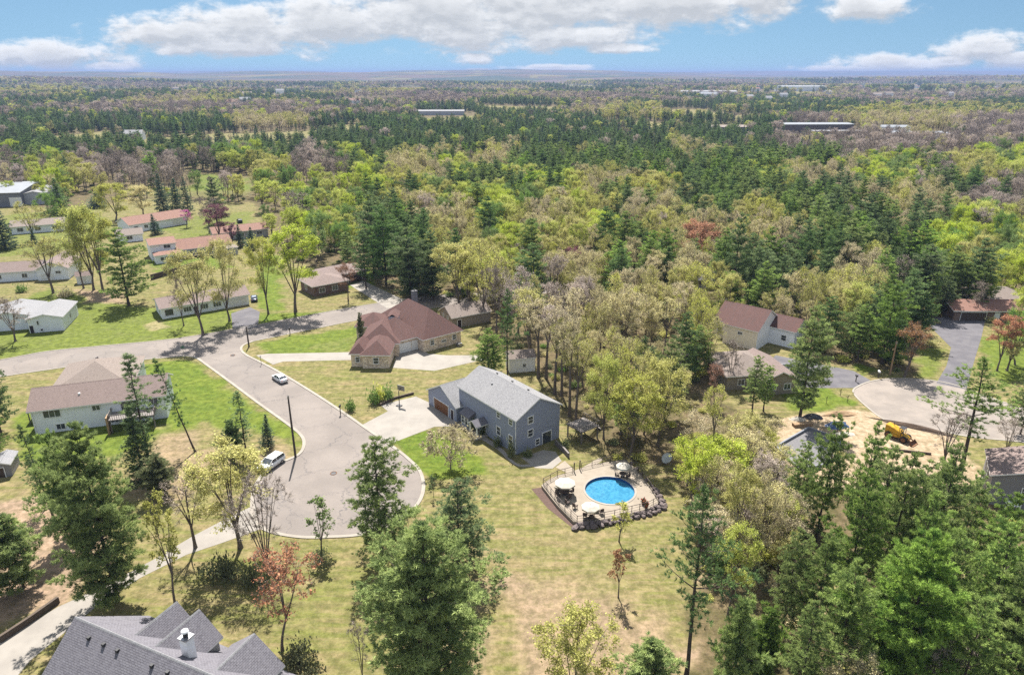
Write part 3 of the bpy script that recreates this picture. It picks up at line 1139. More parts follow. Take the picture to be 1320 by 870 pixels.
# deck on the far right of the gable
b = MB(); b.box(.4, 4.4, 1.2, 5.4, 2.35, 2.5)
for xx in (.7, 4.2):
    for yy in (1.4, 5.2):
        b.box(xx - .1, xx + .1, yy - .1, yy + .1, 0, 2.35)
dk = A.part('deck', b, 'deck_wood')
b = MB()
for (p, q) in (((.4, 1.2), (4.4, 1.2)), ((4.4, 1.2), (4.4, 5.4)), ((4.4, 5.4), (.4, 5.4))):
    d = Vector((q[0] - p[0], q[1] - p[1])); n = int(d.length / .5)
    for i in range(n + 1):
        c = Vector(p) + d * i / n
        b.box(c.x - .035, c.x + .035, c.y - .035, c.y + .035, 2.502, 3.4)
    b.tube([(*p, 3.43), (*q, 3.43)], .05, 4)
b.build('railing', 'deck_wood', dk)
for i in range(9):
    b = MB(); b.box(1.4, 2.6, 5.42 + i * .28, 5.7 + i * .28, 2.25 - i * .25 - .06, 2.25 - i * .25); b.build('stair_step', 'deck_wood', dk)

# --- brick house with the hipped brown red roof
Bk = House('brick_house', 'tan brick house under a many hipped red brown roof by the road corner', 'house', (-35.1, 140.3), R(0))
w1 = Bk.block(0, 3.2, .5, 8, 2.9, 'tan_brick', 'red_shingle', 'hip', 'y', 1.9, .4)
w2 = Bk.block(2.6, 8.4, -.4, 9, 3.0, 'tan_brick', 'red_shingle', 'hip', 'y', 2.2, .45)
Bk.window(w2, 'front', 3.0, 1.1, 1.1, 1.3)
Bk.window(w1, 'front', 1.4, 1.1, .8, 1.1)
w2b = Bk.block(.9, 9.4, 6.5, 18, 3.0, 'tan_brick', 'red_shingle', 'hip', 'y', 3.2, .42, 4.4)
w3 = Bk.block(-2.4, 4.8, 17.6, 25.5, 3.0, 'tan_brick', 'red_shingle', 'hip', 'x', 2.3, .4)
# the main range stands turned by forty degrees, its ridge running back from the right end
Bk2 = House('x', '', '', (0, 0), 0)
wing = Bk2.root; wing.name = 'main_range'
for k_ in ('label', 'category'):
    if k_ in wing: del wing[k_]
wing.parent = Bk.root
wing.location = (14.9, 8.9, 0); wing.rotation_euler = (0, 0, R(38))
w4 = Bk2.block(0, 10.2, 0, 21, 3.0, 'tan_brick', 'red_shingle', 'hip', 'y', 5.0, .5, 6.2)
for u in (2.2, 5.4, 8.3):
    Bk2.window(w4, 'front', u, 1.3, .9 if u != 5.4 else 1.1, 1.1 if u != 5.4 else .5)
w5 = Bk2.block(-6.2, 1.5, 2.7, 14, 2.98, 'tan_brick', 'red_shingle', 'hip', 'x', 3.7, .4, 5.6)
Bk2.garage_door(w5, 'front', 2.6, 3.2, 2.2)
Bk2.garage_door(w5, 'front', 5.3, 1.4, 2.2)
Bk2.chimney(7.6, 16.5, 4, 9.3, 1.2, 1.0, 'grey_wall')
mw = Matrix.Translation((14.9, 8.9, 0)) @ Matrix.Rotation(R(38), 4, 'Z')
for ch_ in list(wing.children):
    ch_.parent = Bk.root
    ch_.matrix_basis = mw
bpy.data.objects.remove(wing)
# dormer looking over the court
b = MB(); b.box(5.9, 7.9, 15.6, 19.5, 4.6, 6.3)
dm = Bk.part('dormer', b, 'white_siding')
b = MB()
for sg in (-1, 1):
    xe = 6.9 + sg * 1.35
    f = [(xe, 15.2, 6.2), (6.9, 15.2, 7.0), (6.9, 20, 7.0), (xe, 20, 6.2)]
    b.face(f if sg < 0 else f[::-1]); b.face([(p[0], p[1], p[2] - .12) for p in (f[::-1] if sg < 0 else f)])
b.build('dormer_roof', 'red_shingle', dm)
b = MB(); b.box(6.35, 7.45, 15.56, 15.62, 5.0, 5.9); b.build('pane', 'glass', dm)
# tall evergreen clipped against the corner is planted later

# --- tan shed behind the brick house
p = G(567, 413); q = G(585, 425)
ang = math.atan2(q.y - p.y, q.x - p.x)
Js = House('garage_shed', 'tan gabled garage behind the red brown roofed brick house', 'garage', p, ang)
jb = Js.block(0, 7.4, 0, 11, 2.8, 'tan_siding', 'tan_shingle', 'gable', 'y', 2.0, .3)
Js.window(jb, 'front', 2.4, 1.8, .6, .8); Js.window(jb, 'front', 4.9, 1.8, .6, .8)
Js.door(jb, 'right', 2, 0, 1, 2)

# --- white shed
p = G(657, 481)
Ks = House('garden_shed', 'small white shed with pale brown roof between the bare trunks', 'shed', p, R(12))
kb = Ks.block(0, 5.6, 0, 4.4, 3.1, 'white_paint', 'tan_shingle', 'gable', 'x', 1.0, .2)
Ks.door(kb, 'right', 2.1, 0, 1.4, 2.0, 'garage_white')
Ks.window(kb, 'front', 3.2, 1.2, .6, .7)

# --- white bi-level house at the left, with its hipped garage behind
Cw = House('detached_house', 'long white bi-level house with brown grey roof and back deck at the left', 'house', (-84.6, 110.0), R(17.9))
cb = Cw.block(0, 21.5, 0, 9.2, 4.7, 'white_siding', 'brown_shingle', 'gable', 'x', 2.2, .5)
cg_ = Cw.block(1.0, 14.5, 8.0, 23, 4.0, 'white_siding', 'tan_shingle', 'hip', 'y', 3.1, .5)
Cw.window(cb, 'front', 3.2, 3.0, 2.6, 1.4, 2); Cw.window(cb, 'front', 4.1, .5, 1.3, 1.0, 1)
Cw.window(cb, 'front', 10.2, 3.3, 1.2, .9, 1); Cw.window(cb, 'front', 19.6, 3.0, 1.4, 1.3, 1)
Cw.window(cb, 'front', 12.7, .5, 1.2, 1.1, 1); Cw.window(cb, 'front', 17.4, .5, 1.4, 1.1, 1)
Cw.door(cb, 'front', 15.4, 2.6, 2.4, 2.05, 'glass', label='glass sliding door onto the deck')
Cw.vents(cb, 1, 7.5, 7.5, .45, 'white_trim', 'front', .16)
Cw.gutter_pipe(cb, 'front', .2, 4.4)
b = MB(); b.box(12.6, 20, -3.6, -.05, 2.4, 2.55)
for xx in (12.8, 16.3, 19.8):
    b.box(xx - .09, xx + .09, -3.5, -3.3, 0, 2.4)
dk = Cw.part('deck', b, 'deck_wood')
b = MB()
for (p_, q_) in (((12.6, -.1), (12.6, -3.6)), ((12.6, -3.6), (20, -3.6)), ((20, -3.6), (20, -.1))):
    d = Vector((q_[0] - p_[0], q_[1] - p_[1])); n = int(d.length / .35)
    for i in range(n + 1):
        c = Vector(p_) + d * i / n
        b.box(c.x - .03, c.x + .03, c.y - .03, c.y + .03, 2.552, 3.45)
    b.tube([(*p_, 3.5), (*q_, 3.5)], .05, 4)
b.build('railing', 'deck_wood', dk)
b = MB(); b.box(12.3, 12.56, -4.2, -2.4, 0, 3.3); b.build('privacy_screen', 'lumber', dk)
b = MB(); b.box(-2.4, -.1, 5, 9, 2.1, 2.25); b.box(-2.3, -2.15, 5.1, 5.25, 0, 2.1); b.box(-2.3, -2.15, 8.7, 8.85, 0, 2.1)
Cw.part('side_porch', b, 'deck_wood')

# --- pale grey roofed house far left (two gables)
Dw = House('detached_house', 'white house with two low pale grey gables and long white walls at the far left', 'house', (-119.1, 161.8), R(16))
d1 = Dw.block(0, 7.6, 0, 12.5, 3.5, 'white_siding', 'pale_shingle', 'gable', 'y', .95, .4)
d2 = Dw.block(-11, -.02, 3.5, 14.5, 3.5, 'white_siding', 'pale_shingle', 'gable', 'y', 1.2, .4)
Dw.window(d1, 'front', 2.2, 2.0, .4, 1.0, 0); Dw.window(d1, 'front', 2.7, .4, .5, .5, 0); Dw.window(d1, 'right', 6, 1.4, 1, 1)
Dw.door(d1, 'front', .6, 0, .8, 1.9)

# --- white ranch behind the three budding trees
Er = House('ranch_house', 'long low white ranch house behind the tall budding trees by the road', 'house', (-91.2, 172.2), R(35))
eb = Er.block(0, 22.2, 0, 9.2, 2.9, 'white_siding', 'brown_shingle', 'gable', 'x', 1.5, .5)
w_ = Er.window(eb, 'front', 1.8, .9, 1.7, 1.3, 1, 'red_shingle')
for u in (6.3, 10.5, 13.8):
    Er.window(eb, 'front', u, 1.0, 1.9, 1.2, 2)
Er.window(eb, 'left', 3, 1.0, 1, 1); Er.window(eb, 'left', 6.6, 1.0, 1, 1)
Er.garage_door(eb, 'front', 19.2, 4.4, 2.1); Er.door(eb, 'front', 8.4, 0, 1, 2)
Er.chimney(11, 5.2, 3.5, 5.2, .9, .7, 'brown_brick')

# --- split level with ribbed red roof
p = G(199, 340)
Fr = House('split_level_house', 'split level house with ribbed red brown roof and white rear porch', 'house', (p.x, p.y), R(33))
f1 = Fr.block(0, 8, 4, 14, 5.4, 'white_siding', 'pink_shingle', 'gable', 'x', 1.2, .4)
f2 = Fr.block(.5, 8.6, -1.2, 4, 2.7, 'white_siding', 'pink_shingle', 'hip', 'x', .7, .3)
f3 = Fr.block(8.05, 26, 3, 14, 3.0, 'lilac_siding', 'pink_shingle', 'gable', 'x', 2.4, .5)
f4 = Fr.block(19, 27, -1.5, 2.95, 2.4, 'lilac_siding', 'tan_shingle', 'hip', 'x', .5, .3)
for u in (1.6, 3.0, 4.4, 5.8):
    Fr.window(f2, 'front', u + .5, 1.0, 1.1, 1.1, 0)
Fr.window(f1, 'front', 5.2, 4.0, 2.0, 1.0, 1)
for u in (4, 7, 14):
    Fr.window(f3, 'front', u, 1.0, 1.6, 1.2, 1)
b = MB(); b.box(9, 15, .4, 2.9, .8, .95)
for i in range(13):
    b.box(9 + i * .5 - .03, 9 + i * .5 + .03, .4, .46, .952, 1.8)
b.box(9, 15, .38, .48, 1.8, 1.88)
Fr.part('porch_deck', b, 'brown_trim')

# --- white house with brown roof on the left edge and its shed
p = G(0, 366); q = G(62, 362)
Gh = House('ranch_house', 'white house with long brown roof and front gable near the left edge', 'house', (p.x - 8, p.y), math.atan2(q.y - p.y, q.x - p.x))
g1_ = Gh.block(-8, 18, 0, 9.5, 3.0, 'white_siding', 'brown_shingle', 'gable', 'x', 1.9, .45)
g2_ = Gh.block(18.05, 26.5, -1.6, 12, 3.6, 'white_siding', 'brown_shingle', 'gable', 'y', 2.1, .45)
Gh.window(g2_, 'front', 5.8, 2.0, 1.3, .8, 1)
Gh.garage_door(g2_, 'front', 2.6, 3.2, 2.1)
for u in (8.5, 12, 15, 22):
    Gh.window(g1_, 'front', u, 1.0, 1.4, 1.2, 1)
p = G(100, 367)
Gs = House('garden_shed', 'small white shed with dark lean roof beside the brown roofed white house', 'shed', p, R(25))
gsb = Gs.block(0, 4.0, 0, 3.2, 2.5, 'white_siding', 'brown_shingle', 'gable', 'x', .9, .3)
Gs.door(gsb, 'front', 1.6, 0, 1.2, 1.9, 'garage_white')

# --- pink roofed ranch further back
Hr = House('ranch_house', 'white ranch house with long pinkish roof beyond the small spruce', 'house', (-153.1, 277), R(52))
hb = Hr.block(0, 24, 0, 10.5, 3.3, 'white_siding', 'pink_shingle', 'gable', 'x', 2.2, .5)
for u in (2.5, 6.5):
    Hr.window(hb, 'front', u, 1.2, 1.5, 1.2, 1)
Hr.garage_door(hb, 'front', 20, 5, 2.3); Hr.door(hb, 'front', 11, 0, 1.1, 2.1)

# --- brown ranch with hip roof
Ib = House('ranch_house', 'low brown brick ranch house with hipped roof and white driveway', 'house', (-56.8, 191.8), R(38))
i1 = Ib.block(0, 10.5, 0, 9.5, 3.0, 'brown_brick', 'brown_shingle', 'hip', 'y', 1.7, .7)
i2 = Ib.block(7, 20, 7, 16.5, 3.0, 'brown_brick', 'brown_shingle', 'hip', 'x', 1.7, .7)
for u in (2.5, 6.5):
    Ib.window(i1, 'front', u, .9, 1.7, 1.3, 1)
Ib.door(i2, 'front', 4.8, 0, 1.1, 2.1); Ib.garage_door(i2, 'front', 9.3, 4.6, 2.2, 'brown_trim')
Ib.window(i1, 'left', 4, 1, 1.4, 1.2)

# --- big grey building at the left horizon of the neighbourhood
p = G(-45, 272); q = G(58, 268)
Lg = House('industrial_building', 'large grey industrial building with pale flat pitched roof at the left edge', 'building', (p.x - 30, p.y), math.atan2(q.y - p.y, q.x - p.x))
lw = (q - p).length + 17
lb = Lg.block(0, lw, 0, 40, 6.5, 'grey_wall', 'roof_metal', 'gable', 'x', 1.7, .5)
l2 = Lg.block(lw + .05, lw + 9, 4, 30, 5.2, 'barn_metal', 'pale_shingle', 'gable', 'y', 1.0, .3)
for u in (20, 34, 48):
    Lg.garage_door(lb, 'front', u, 5, 4.2)

# --- house with red brown roof at the right, and the lower house in front
p = G(931, 441); q = G(973.6, 452)
Mr = House('detached_house', 'cream house with red brown roof and bright white gable side in the right woods', 'house', (p.x, p.y), math.atan2(q.y - p.y, q.x - p.x))
mL = (q - p).length
m2 = Mr.block(0, mL, 0, 12, 4.7, 'cream_siding', 'red_shingle', 'gable', 'x', 3.5, .35)
m1 = Mr.block(-3.6, -.03, 2.5, 13, 4.3, 'cream_siding', 'red_shingle', 'gable', 'x', 3.2, .35)
m3 = Mr.block(mL + .05, mL + 6, 7, 14, 4.2, 'white_siding', 'red_shingle', 'gable', 'x', 2.0, .4)
b = MB(); b.box(mL - .02, mL + .05, .05, 11.95, .0, 4.7)
b.face([(mL + .05, .05, 4.7), (mL + .05, 11.95, 4.7), (mL + .05, 6, 8.1)])
Mr.part('gable_cladding', b, 'white_paint')
Mr.window(m1, 'front', 1.6, 1.2, 1.2, 1.6); Mr.window(m2, 'front', mL * .5, 3.0, 1.0, .6, 1)
Mr.window(m3, 'right', 2, 1.2, 1.2, 1.4)
Mr.window(m3, 'front', 3.5, 1.5, 1.1, 1.2)
p = G(936, 503)
Mf = House('ranch_house', 'low house with faded brown hipped roof half hidden behind young pines', 'house', (p.x, p.y), R(8))
mf1 = Mf.block(0, 11, 0, 12, 3.0, 'tan_siding', 'tan_shingle', 'hip', 'y', 2.6, .5)
mf2 = Mf.block(6, 13.5, -3.2, 9, 3.0, 'tan_siding', 'brown_shingle', 'gable', 'y', 1.8, .5)
Mf.window(mf2, 'front', 2.2, 1, 1.3, 1.2); Mf.window(mf2, 'front', 5.2, 1, 1.3, 1.2); Mf.window(mf1, 'front', 3, 1, 1.3, 1.2)
b = MB()
b.box(14.2, 19.5, 4.5, 4.65, 0, 1.7); b.box(14.2, 19.5, 7.5, 7.65, 0, 1.7)
Mf.part('yard_screen', b, 'lilac_siding')

# --- brown roofed house at the top of the dark driveway
p = G(1228, 413); q = G(1325, 416)
Nr = House('ranch_house', 'ranch house with faded pinkish brown roof at the top of the dark driveway', 'house', (p.x, p.y), math.atan2(q.y - p.y, q.x - p.x) + R(4))
n1 = Nr.block(0, 21, 0, 9, 2.8, 'brown_brick', 'pink_shingle', 'gable', 'x', 1.4, .7)
n2 = Nr.block(10, 26, 8.5, 19, 2.9, 'brown_brick', 'tan_shingle', 'hip', 'x', 2.2, .6)
Nr.garage_door(n1, 'front', 5.0, 6.4, 2.2, 'brown_trim')
Nr.door(n1, 'front', 11, 0, 1.2, 2.1, 'white_trim'); Nr.window(n1, 'front', 15, .9, 2.2, 1.2, 2)

# --- grey house at the right edge
p = G(1270, 648)
Og = House('detached_house', 'grey two storey house cut by the right edge near the budding pine', 'house', (p.x, p.y), R(-28))
ob = Og.block(0, 9, 0, 8, 4.8, 'grey_siding', 'brown_shingle', 'gable', 'y', 1.7, .4)
Og.window(ob, 'front', 4.4, 2.6, 1.0, 1.1); Og.window(ob, 'left', 3.5, 2.6, 1.0, 1.1)
b = MB(); b.box(2.2, 4.0, -1.4, -.05, 1.2, 1.3); b.box(2.2, 2.3, -1.4, -1.3, 0, 2.2); b.box(3.9, 4.0, -1.4, -1.3, 0, 2.2); b.tube([(2.2, -1.35, 2.2), (4, -1.35, 2.2)], .05, 4)
Og.part('balcony', b, 'white_trim')

# --- slate roofed house at the bottom left, seen from above
Pa = G(97, 795, 8.6); Pb = G(268, 868, 8.6)
dP = (Pb - Pa).normalized()
angP = math.atan2(dP.y, dP.x)
Ph = House('detached_house', 'house with dark slate grey roof and white chimney at the bottom left corner', 'house', (Pa.x, Pa.y), angP)
# local x along the ridge, ridge at y = 0
pb = Ph.block(.5, 24, -7.0, 7.0, 2.7, 'lilac_siding', 'slate_shingle', 'gable', 'x', 5.75, .5, capmat='pale_shingle')
for i, u in enumerate((2.6, 4.7, 6.6, 11.2, 13.2)):
    Ph.vents(pb, 1, u, u, .86, 'dark_metal', 'front', .16)


def cross_gable(x0, x1, yend, h, rise, ystart=2.0):
    return Ph.block(x0, x1, ystart, yend, h, 'lilac_siding', 'slate_shingle', 'gable', 'y', rise, .35, capmat='pale_shingle')


cg1 = cross_gable(3.9, 8.9, 6.3, 4.9, 2.4, .6)
cg2 = cross_gable(7.6, 12.4, 6.0, 5.5, 2.3, .3)
cg3 = cross_gable(14.2, 20.4, 6.0, 4.9, 2.5, .6)
b = MB(); b.box(12.85, 13.75, 1.4, 2.3, 5.6, 9.5)
chm = Ph.part('chimney', b, 'white_paint')
b = MB(); b.box(12.75, 13.85, 1.3, 2.4, 9.502, 9.62)
b.build('chimney_cap', 'steel', chm)
b = MB(); b.tube([(13.3, 1.85, 9.62), (13.3, 1.85, 10.15)], .24, 10); b.build('flue', 'dark_metal', chm)
b = MB(); b.tube([(13.3, 1.85, 10.15), (13.3, 1.85, 10.3), (13.3, 1.85, 10.4)], [.36, .34, .1], 10); b.build('flue_hood', 'white_paint', chm)
Ph.window(cg2, 'back', 2.4, 3.2, 1.2, 1.2)

# --- small grey shed at the left edge
p = G(-8, 617)
Rs = House('garden_shed', 'small grey shed cut by the left edge on dry grass', 'shed', (p.x, p.y), R(20))
rb = Rs.block(0, 2.6, 0, 4.2, 2.0, 'grey_siding', 'pale_shingle', 'gable', 'y', .5, .15)
Rs.door(rb, 'front', 1.2, 0, .9, 1.7, 'brown_trim')

# --- roofs that show between the far trees


def far_house(px, py, L, Wd, h, rise, wall, roof, label, name='house', cat='house', rz=0.0, hip=False, wins=3):
    p = G(px, py)
    H_ = House(name, label, cat, (p.x, p.y, float(terrain(p.x, p.y))), rz)
    B_ = H_.block(-L / 2, L / 2, 0, Wd, h, wall, roof, 'hip' if hip else 'gable', 'x', rise, .5)
    for i in range(wins):
        H_.window(B_, 'front', L * (i + .5) / wins, 1.0, min(2.0, L / wins * .5), 1.3, 1)
    return H_


FAR_HOUSES = []


def fh(px, py, *a, **k):
    FAR_HOUSES.append((px, py, a[0]))
    return far_house(px, py, *a, **k)


fh(1093, 300, 14, 10, 3.2, 2.2, 'brown_brick', 'pink_shingle', 'house with purple red roof showing between two pines', rz=R(20))
fh(312, 308, 20, 9, 3, 1.6, 'lilac_siding', 'pink_shingle', 'house with mauve roof behind the purple leaved trees', rz=R(30))
fh(50, 300, 18, 9, 3, 1.6, 'white_siding', 'tan_shingle', 'white house with tan roof below the dark spruces on the left', rz=R(25))
fh(168, 312, 9, 7, 2.8, 1.5, 'white_siding', 'tan_shingle', 'small white garage left of the split level house', 'garage_shed', 'garage', R(30), wins=1)
fh(730, 212, 12, 8, 3, 1.6, 'white_siding', 'tan_shingle', 'pale house at the edge of the dark pine stand', rz=R(10))
fh(900, 372, 10, 7, 2.8, 1.5, 'blue_siding', 'slate_shingle', 'dark blue shed in the shade behind the red roofed house', 'garden_shed', 'shed', R(-15), wins=1)
fh(172, 181, 16, 12, 6, 3, 'white_siding', 'pale_shingle', 'small white farmhouse at a clearing in the far pines', rz=R(10))
fh(563, 149, 84, 22, 6, 1.5, 'barn_metal', 'pale_shingle', 'long white factory in a clearing of the far woods', 'factory_building', 'building', R(3), wins=8)
fh(1035, 121, 150, 50, 14, 3, 'white_siding', 'roof_metal', 'white warehouse roof far off near the hazy hills', 'warehouse', 'building', R(2), wins=6)
fh(912, 125, 160, 40, 12, 3, 'white_siding', 'pale_shingle', 'pale strip of warehouse far off in the blue haze', 'warehouse', 'building', R(-2), wins=6)
fh(945, 173, 60, 20, 7, 1.5, 'school_wall', 'tan_shingle', 'low brown school wing left of the sports field', 'school_building', 'school', R(4), wins=10)
fh(1055, 172, 75, 30, 9, .8, 'school_wall', 'roof_metal', 'dark two storey school block behind the green field', 'school_building', 'school', R(2), wins=14)
fh(1085, 176, 60, 14, 5, .6, 'school_wall', 'pale_shingle', 'low dark school annex in front of the school block', 'school_building', 'school', R(2), wins=10)
fh(1153, 173, 30, 18, 7, 1.5, 'white_siding', 'roof_metal', 'white hall with pale roof right of the school', 'hall', 'building', R(-4), wins=5)
fh(1180, 180, 55, 22, 6, 1, 'white_siding', 'roof_metal', 'long low hall with grey metal roof in front of the white hall', 'hall', 'building', R(-6), wins=6)
fh(1215, 180, 26, 18, 5, 1, 'white_siding', 'barn_metal', 'small pale hall with greenish roof at the end of the row', 'hall', 'building', R(-4), wins=3)
fh(1205, 210, 34, 22, 5.5, .8, 'lilac_siding', 'pale_shingle', 'flat white roofed building among the trees on the right', 'commercial_building', 'building', R(-4), wins=5)
fh(1238, 211, 22, 18, 6, .8, 'school_wall', 'pink_shingle', 'flat brown roofed building next to the white roofed one', 'commercial_building', 'building', R(-4), wins=3)
fh(915, 126, 60, 30, 9, 2, 'white_siding', 'roof_metal', 'white shed just left of the far warehouse strip', 'warehouse', 'building', R(8), wins=3)

rt_ = np.random.default_rng(31)
for i in range(26):
    u_, v_ = (rt_.uniform(960, 1320), rt_.uniform(112, 133)) if i < 18 else (rt_.uniform(80, 640), rt_.uniform(112, 140))
    p = G(u_, v_)
    side = 'right' if i < 18 else 'left'
    H_ = House('house', f'tiny pale roofed house speck in the hazy far woods on the {side}', 'house', (p.x, p.y, float(terrain(p.x, p.y)) + 2), R(rt_.uniform(-30, 30)), f'far specks of houses on the {side}')
    H_.block(-11, 11, 0, 14, 8, 'white_siding', ('pale_shingle', 'tan_shingle', 'pink_shingle')[i % 3], 'gable', 'x', 4, .5)
    FAR_HOUSES.append((u_, v_, 22))
# ------------------------------------------------------------------ pool and terrace
DZ = .55
deck_px = [(697, 628), (716, 617), (736, 612), (748, 607), (776, 600), (807, 595.5), (824, 613), (839, 632), (851, 652), (836, 660), (815, 665), (792, 671), (765, 676), (742, 679), (718, 655)]
dpts = [G(*p) for p in deck_px]
pc = G(786, 631.5, DZ)
pr = 3.75
b = MB()
outer = [Vector((p.x, p.y)) for p in dpts]
# terrace slab with a round opening for the pool
seg = 48
ringo = []
for k in range(seg):
    a = 2 * math.pi * k / seg
    d = Vector((math.cos(a), math.sin(a)))
    best = 30
    for i in range(len(outer)):
        p, q = outer[i], outer[(i + 1) % len(outer)]
        e = q - p; w = Vector((pc.x, pc.y)) - p
        den = d.x * e.y - d.y * e.x
        if abs(den) < 1e-9: continue
        t = (e.x * w.y - e.y * w.x) / den
        s_ = (d.x * w.y - d.y * w.x) / den
        if t > 0 and 0 <= s_ <= 1: best = min(best, t)
    ringo.append(Vector((pc.x, pc.y)) + d * best)
ro = pr + .28
for k in range(seg):
    k2 = (k + 1) % seg
    a, a2 = 2 * math.pi * k / seg, 2 * math.pi * k2 / seg
    i0 = (pc.x + ro * math.cos(a), pc.y + ro * math.sin(a)); i1 = (pc.x + ro * math.cos(a2), pc.y + ro * math.sin(a2))
    o0, o1 = ringo[k], ringo[k2]
    b.face(((*i0, DZ), (o0.x, o0.y, DZ), (o1.x, o1.y, DZ), (*i1, DZ)))
    b.face(((o0.x, o0.y, -.1), (o1.x, o1.y, -.1), (o1.x, o1.y, DZ), (o0.x, o0.y, DZ)))
terrace = b.build('terrace', 'pool_concrete')
tag(terrace, kind='structure')
pool = thing('swimming_pool', 'round blue swimming pool set in a pale terrace', 'pool', (pc.x, pc.y, 0))
cop = MB()
for k in range(seg):
    k2 = (k + 1) % seg
    c0, s0, c1, s1 = math.cos(2 * math.pi * k / seg), math.sin(2 * math.pi * k / seg), math.cos(2 * math.pi * k2 / seg), math.sin(2 * math.pi * k2 / seg)
    r0, r1 = pr, ro + .05
    z = DZ + .05
    cop.face(((r0 * c0, r0 * s0, z), (r1 * c0, r1 * s0, z), (r1 * c1, r1 * s1, z), (r0 * c1, r0 * s1, z)))
    cop.face(((r1 * c0, r1 * s0, DZ - .1), (r1 * c1, r1 * s1, DZ - .1), (r1 * c1, r1 * s1, z), (r1 * c0, r1 * s0, z)))
cop.build('coping', 'concrete', pool)
ln = MB()
for k in range(seg):
    k2 = (k + 1) % seg
    c0, s0, c1, s1 = math.cos(2 * math.pi * k / seg), math.sin(2 * math.pi * k / seg), math.cos(2 * math.pi * k2 / seg), math.sin(2 * math.pi * k2 / seg)
    ln.face(((pr * c0, pr * s0, -.02), (pr * c0, pr * s0, DZ + .05), (pr * c1, pr * s1, DZ + .05), (pr * c1, pr * s1, -.02)))
ln.build('liner', 'pool_liner', pool)
wt = MB()
wt.face([(pr * math.cos(2 * math.pi * k / seg), pr * math.sin(2 * math.pi * k / seg), DZ - .36) for k in range(seg)])
wt.build('water', 'pool_water', pool)
# mulch bed along the left edge of the terrace
sheet('path', [G(685, 630), G(697, 628), G(718, 655), G(742, 679), G(735, 678), G(706, 655)], 'mulch', .012)
sheet('path', [G(x, y) for x, y in ((716, 602), (728, 594), (742, 607), (755, 604), (748, 612), (736, 612))], 'pool_concrete', .016)
sheet('path', [G(x, y) for x, y in ((748, 604), (772, 590), (778, 592), (760, 605))], 'pool_concrete', .012)
sheet('patio', [G(x, y) for x, y in ((672, 590), (690, 603), (712, 604), (724, 594), (716, 582), (700, 580))], 'pad_concrete', .014)


def railing(name, pts, label, z, h=1.05, sp=1.6):
    r = thing(name, label, 'railing', (pts[0].x, pts[0].y, z))
    o0 = Vector((pts[0].x, pts[0].y))
    loc = [Vector((p.x, p.y)) - o0 for p in pts]
    rails = MB()
    last = None
    for i in range(len(loc) - 1):
        a, c = loc[i], loc[i + 1]
        n = max(1, round((c - a).length / sp))
        for k in range(n + (1 if i == len(loc) - 2 else 0)):
            q = a + (c - a) * k / n
            b = MB(); b.box(q.x - .04, q.x + .04, q.y - .04, q.y + .04, 0, h + .06)
            b.build('post', 'rail_metal', r)
        rails.tube([(a.x, a.y, h), (c.x, c.y, h)], .045, 5)
        rails.tube([(a.x, a.y, .18), (c.x, c.y, .18)], .03, 5)
        rails.tube([(a.x, a.y, h * .6), (c.x, c.y, h * .6)], .02, 4)
    rails.build('rail', 'rail_metal', r)
    return r


def inset(p, f=.965):
    return G(*p) * f + Vector((pc.x, pc.y, 0)) * (1 - f)


railing('pool_railing', [inset(p) for p in deck_px[:3]] , 'short dark railing at the house side of the pool terrace left of the gate', DZ)
railing('pool_railing', [inset(p) for p in deck_px[3:6]], 'dark railing along the far edge of the pool terrace', DZ)
railing('pool_railing', [inset(p) for p in deck_px[5:9]], 'dark railing along the right edge of the pool terrace', DZ)
railing('pool_railing', [inset(p) for p in deck_px[8:14]], 'dark railing above the boulders at the near edge of the terrace', DZ)
railing('pool_railing', [inset(p) for p in (deck_px[13], deck_px[14], deck_px[0])], 'dark railing along the left edge of the pool terrace', DZ)
p = inset(deck_px[2]); q = inset(deck_px[3])
gt = thing('pool_gate', 'dark gate posts between walkway and pool terrace', 'gate', (p.x, p.y, DZ))
d = q - p
for k in (.18, .82):
    b = MB(); c = d * k; b.box(c.x - .09, c.x + .09, c.y - .09, c.y + .09, 0, 1.7); b.build('post', 'rail_metal', gt)

# boulders round the low side
rk = np.random.default_rng(4)


def boulder(x, y, z, s):
    b = MB()
    vs, fs = [], []
    nu, nv = 8, 5
    for j in range(nv + 1):
        ph = math.pi * j / nv
        for i in range(nu):
            t = 2 * math.pi * i / nu
            k = 1 + rk.uniform(-.2, .2)
            if j in (0, nv): k = 1
            vs.append((s * math.sin(ph) * math.cos(t) * k, s * .8 * math.sin(ph) * math.sin(t) * k, s * .62 * math.cos(ph) * k))
    for j in range(nv):
        for i in range(nu):
            fs.append((j * nu + i, (j + 1) * nu + i, (j + 1) * nu + (i + 1) % nu, j * nu + (i + 1) % nu))
    b.mesh(vs, fs)
    o_ = b.build('boulder', 'rock', None, (x, y, z))
    o_.rotation_euler = (rk.uniform(-.3, .3), rk.uniform(-.3, .3), rk.uniform(0, 6.3))
    return o_


segs = list(zip(dpts[7:13], dpts[8:14]))
for (p, q) in segs:
    d = q - p
    n = max(2, int(d.length / .85))
    for row in range(2):
        for k in range(n):
            c = p + d * ((k + .3 + .4 * row) / n)
            out_ = (c - Vector((pc.x, pc.y, 0))).normalized()
            c = c + out_ * (.25 + .5 * row + rk.uniform(-.1, .15))
            o_ = boulder(c.x, c.y, .36 - .18 * row, rk.uniform(.42, .66))
            tag(o_, 'dark grey boulder in the retaining row below the pool terrace', 'boulder', 'boulders below the pool terrace')
for k in range(5):
    p, q = dpts[5], dpts[7]
    c = p + (q - p) * (k + .5) / 5
    o_ = boulder(c.x + .5, c.y + .1, .2, rk.uniform(.3, .45))
    tag(o_, 'smaller grey boulder along the right edge of the pool terrace', 'boulder', 'boulders right of the pool terrace')


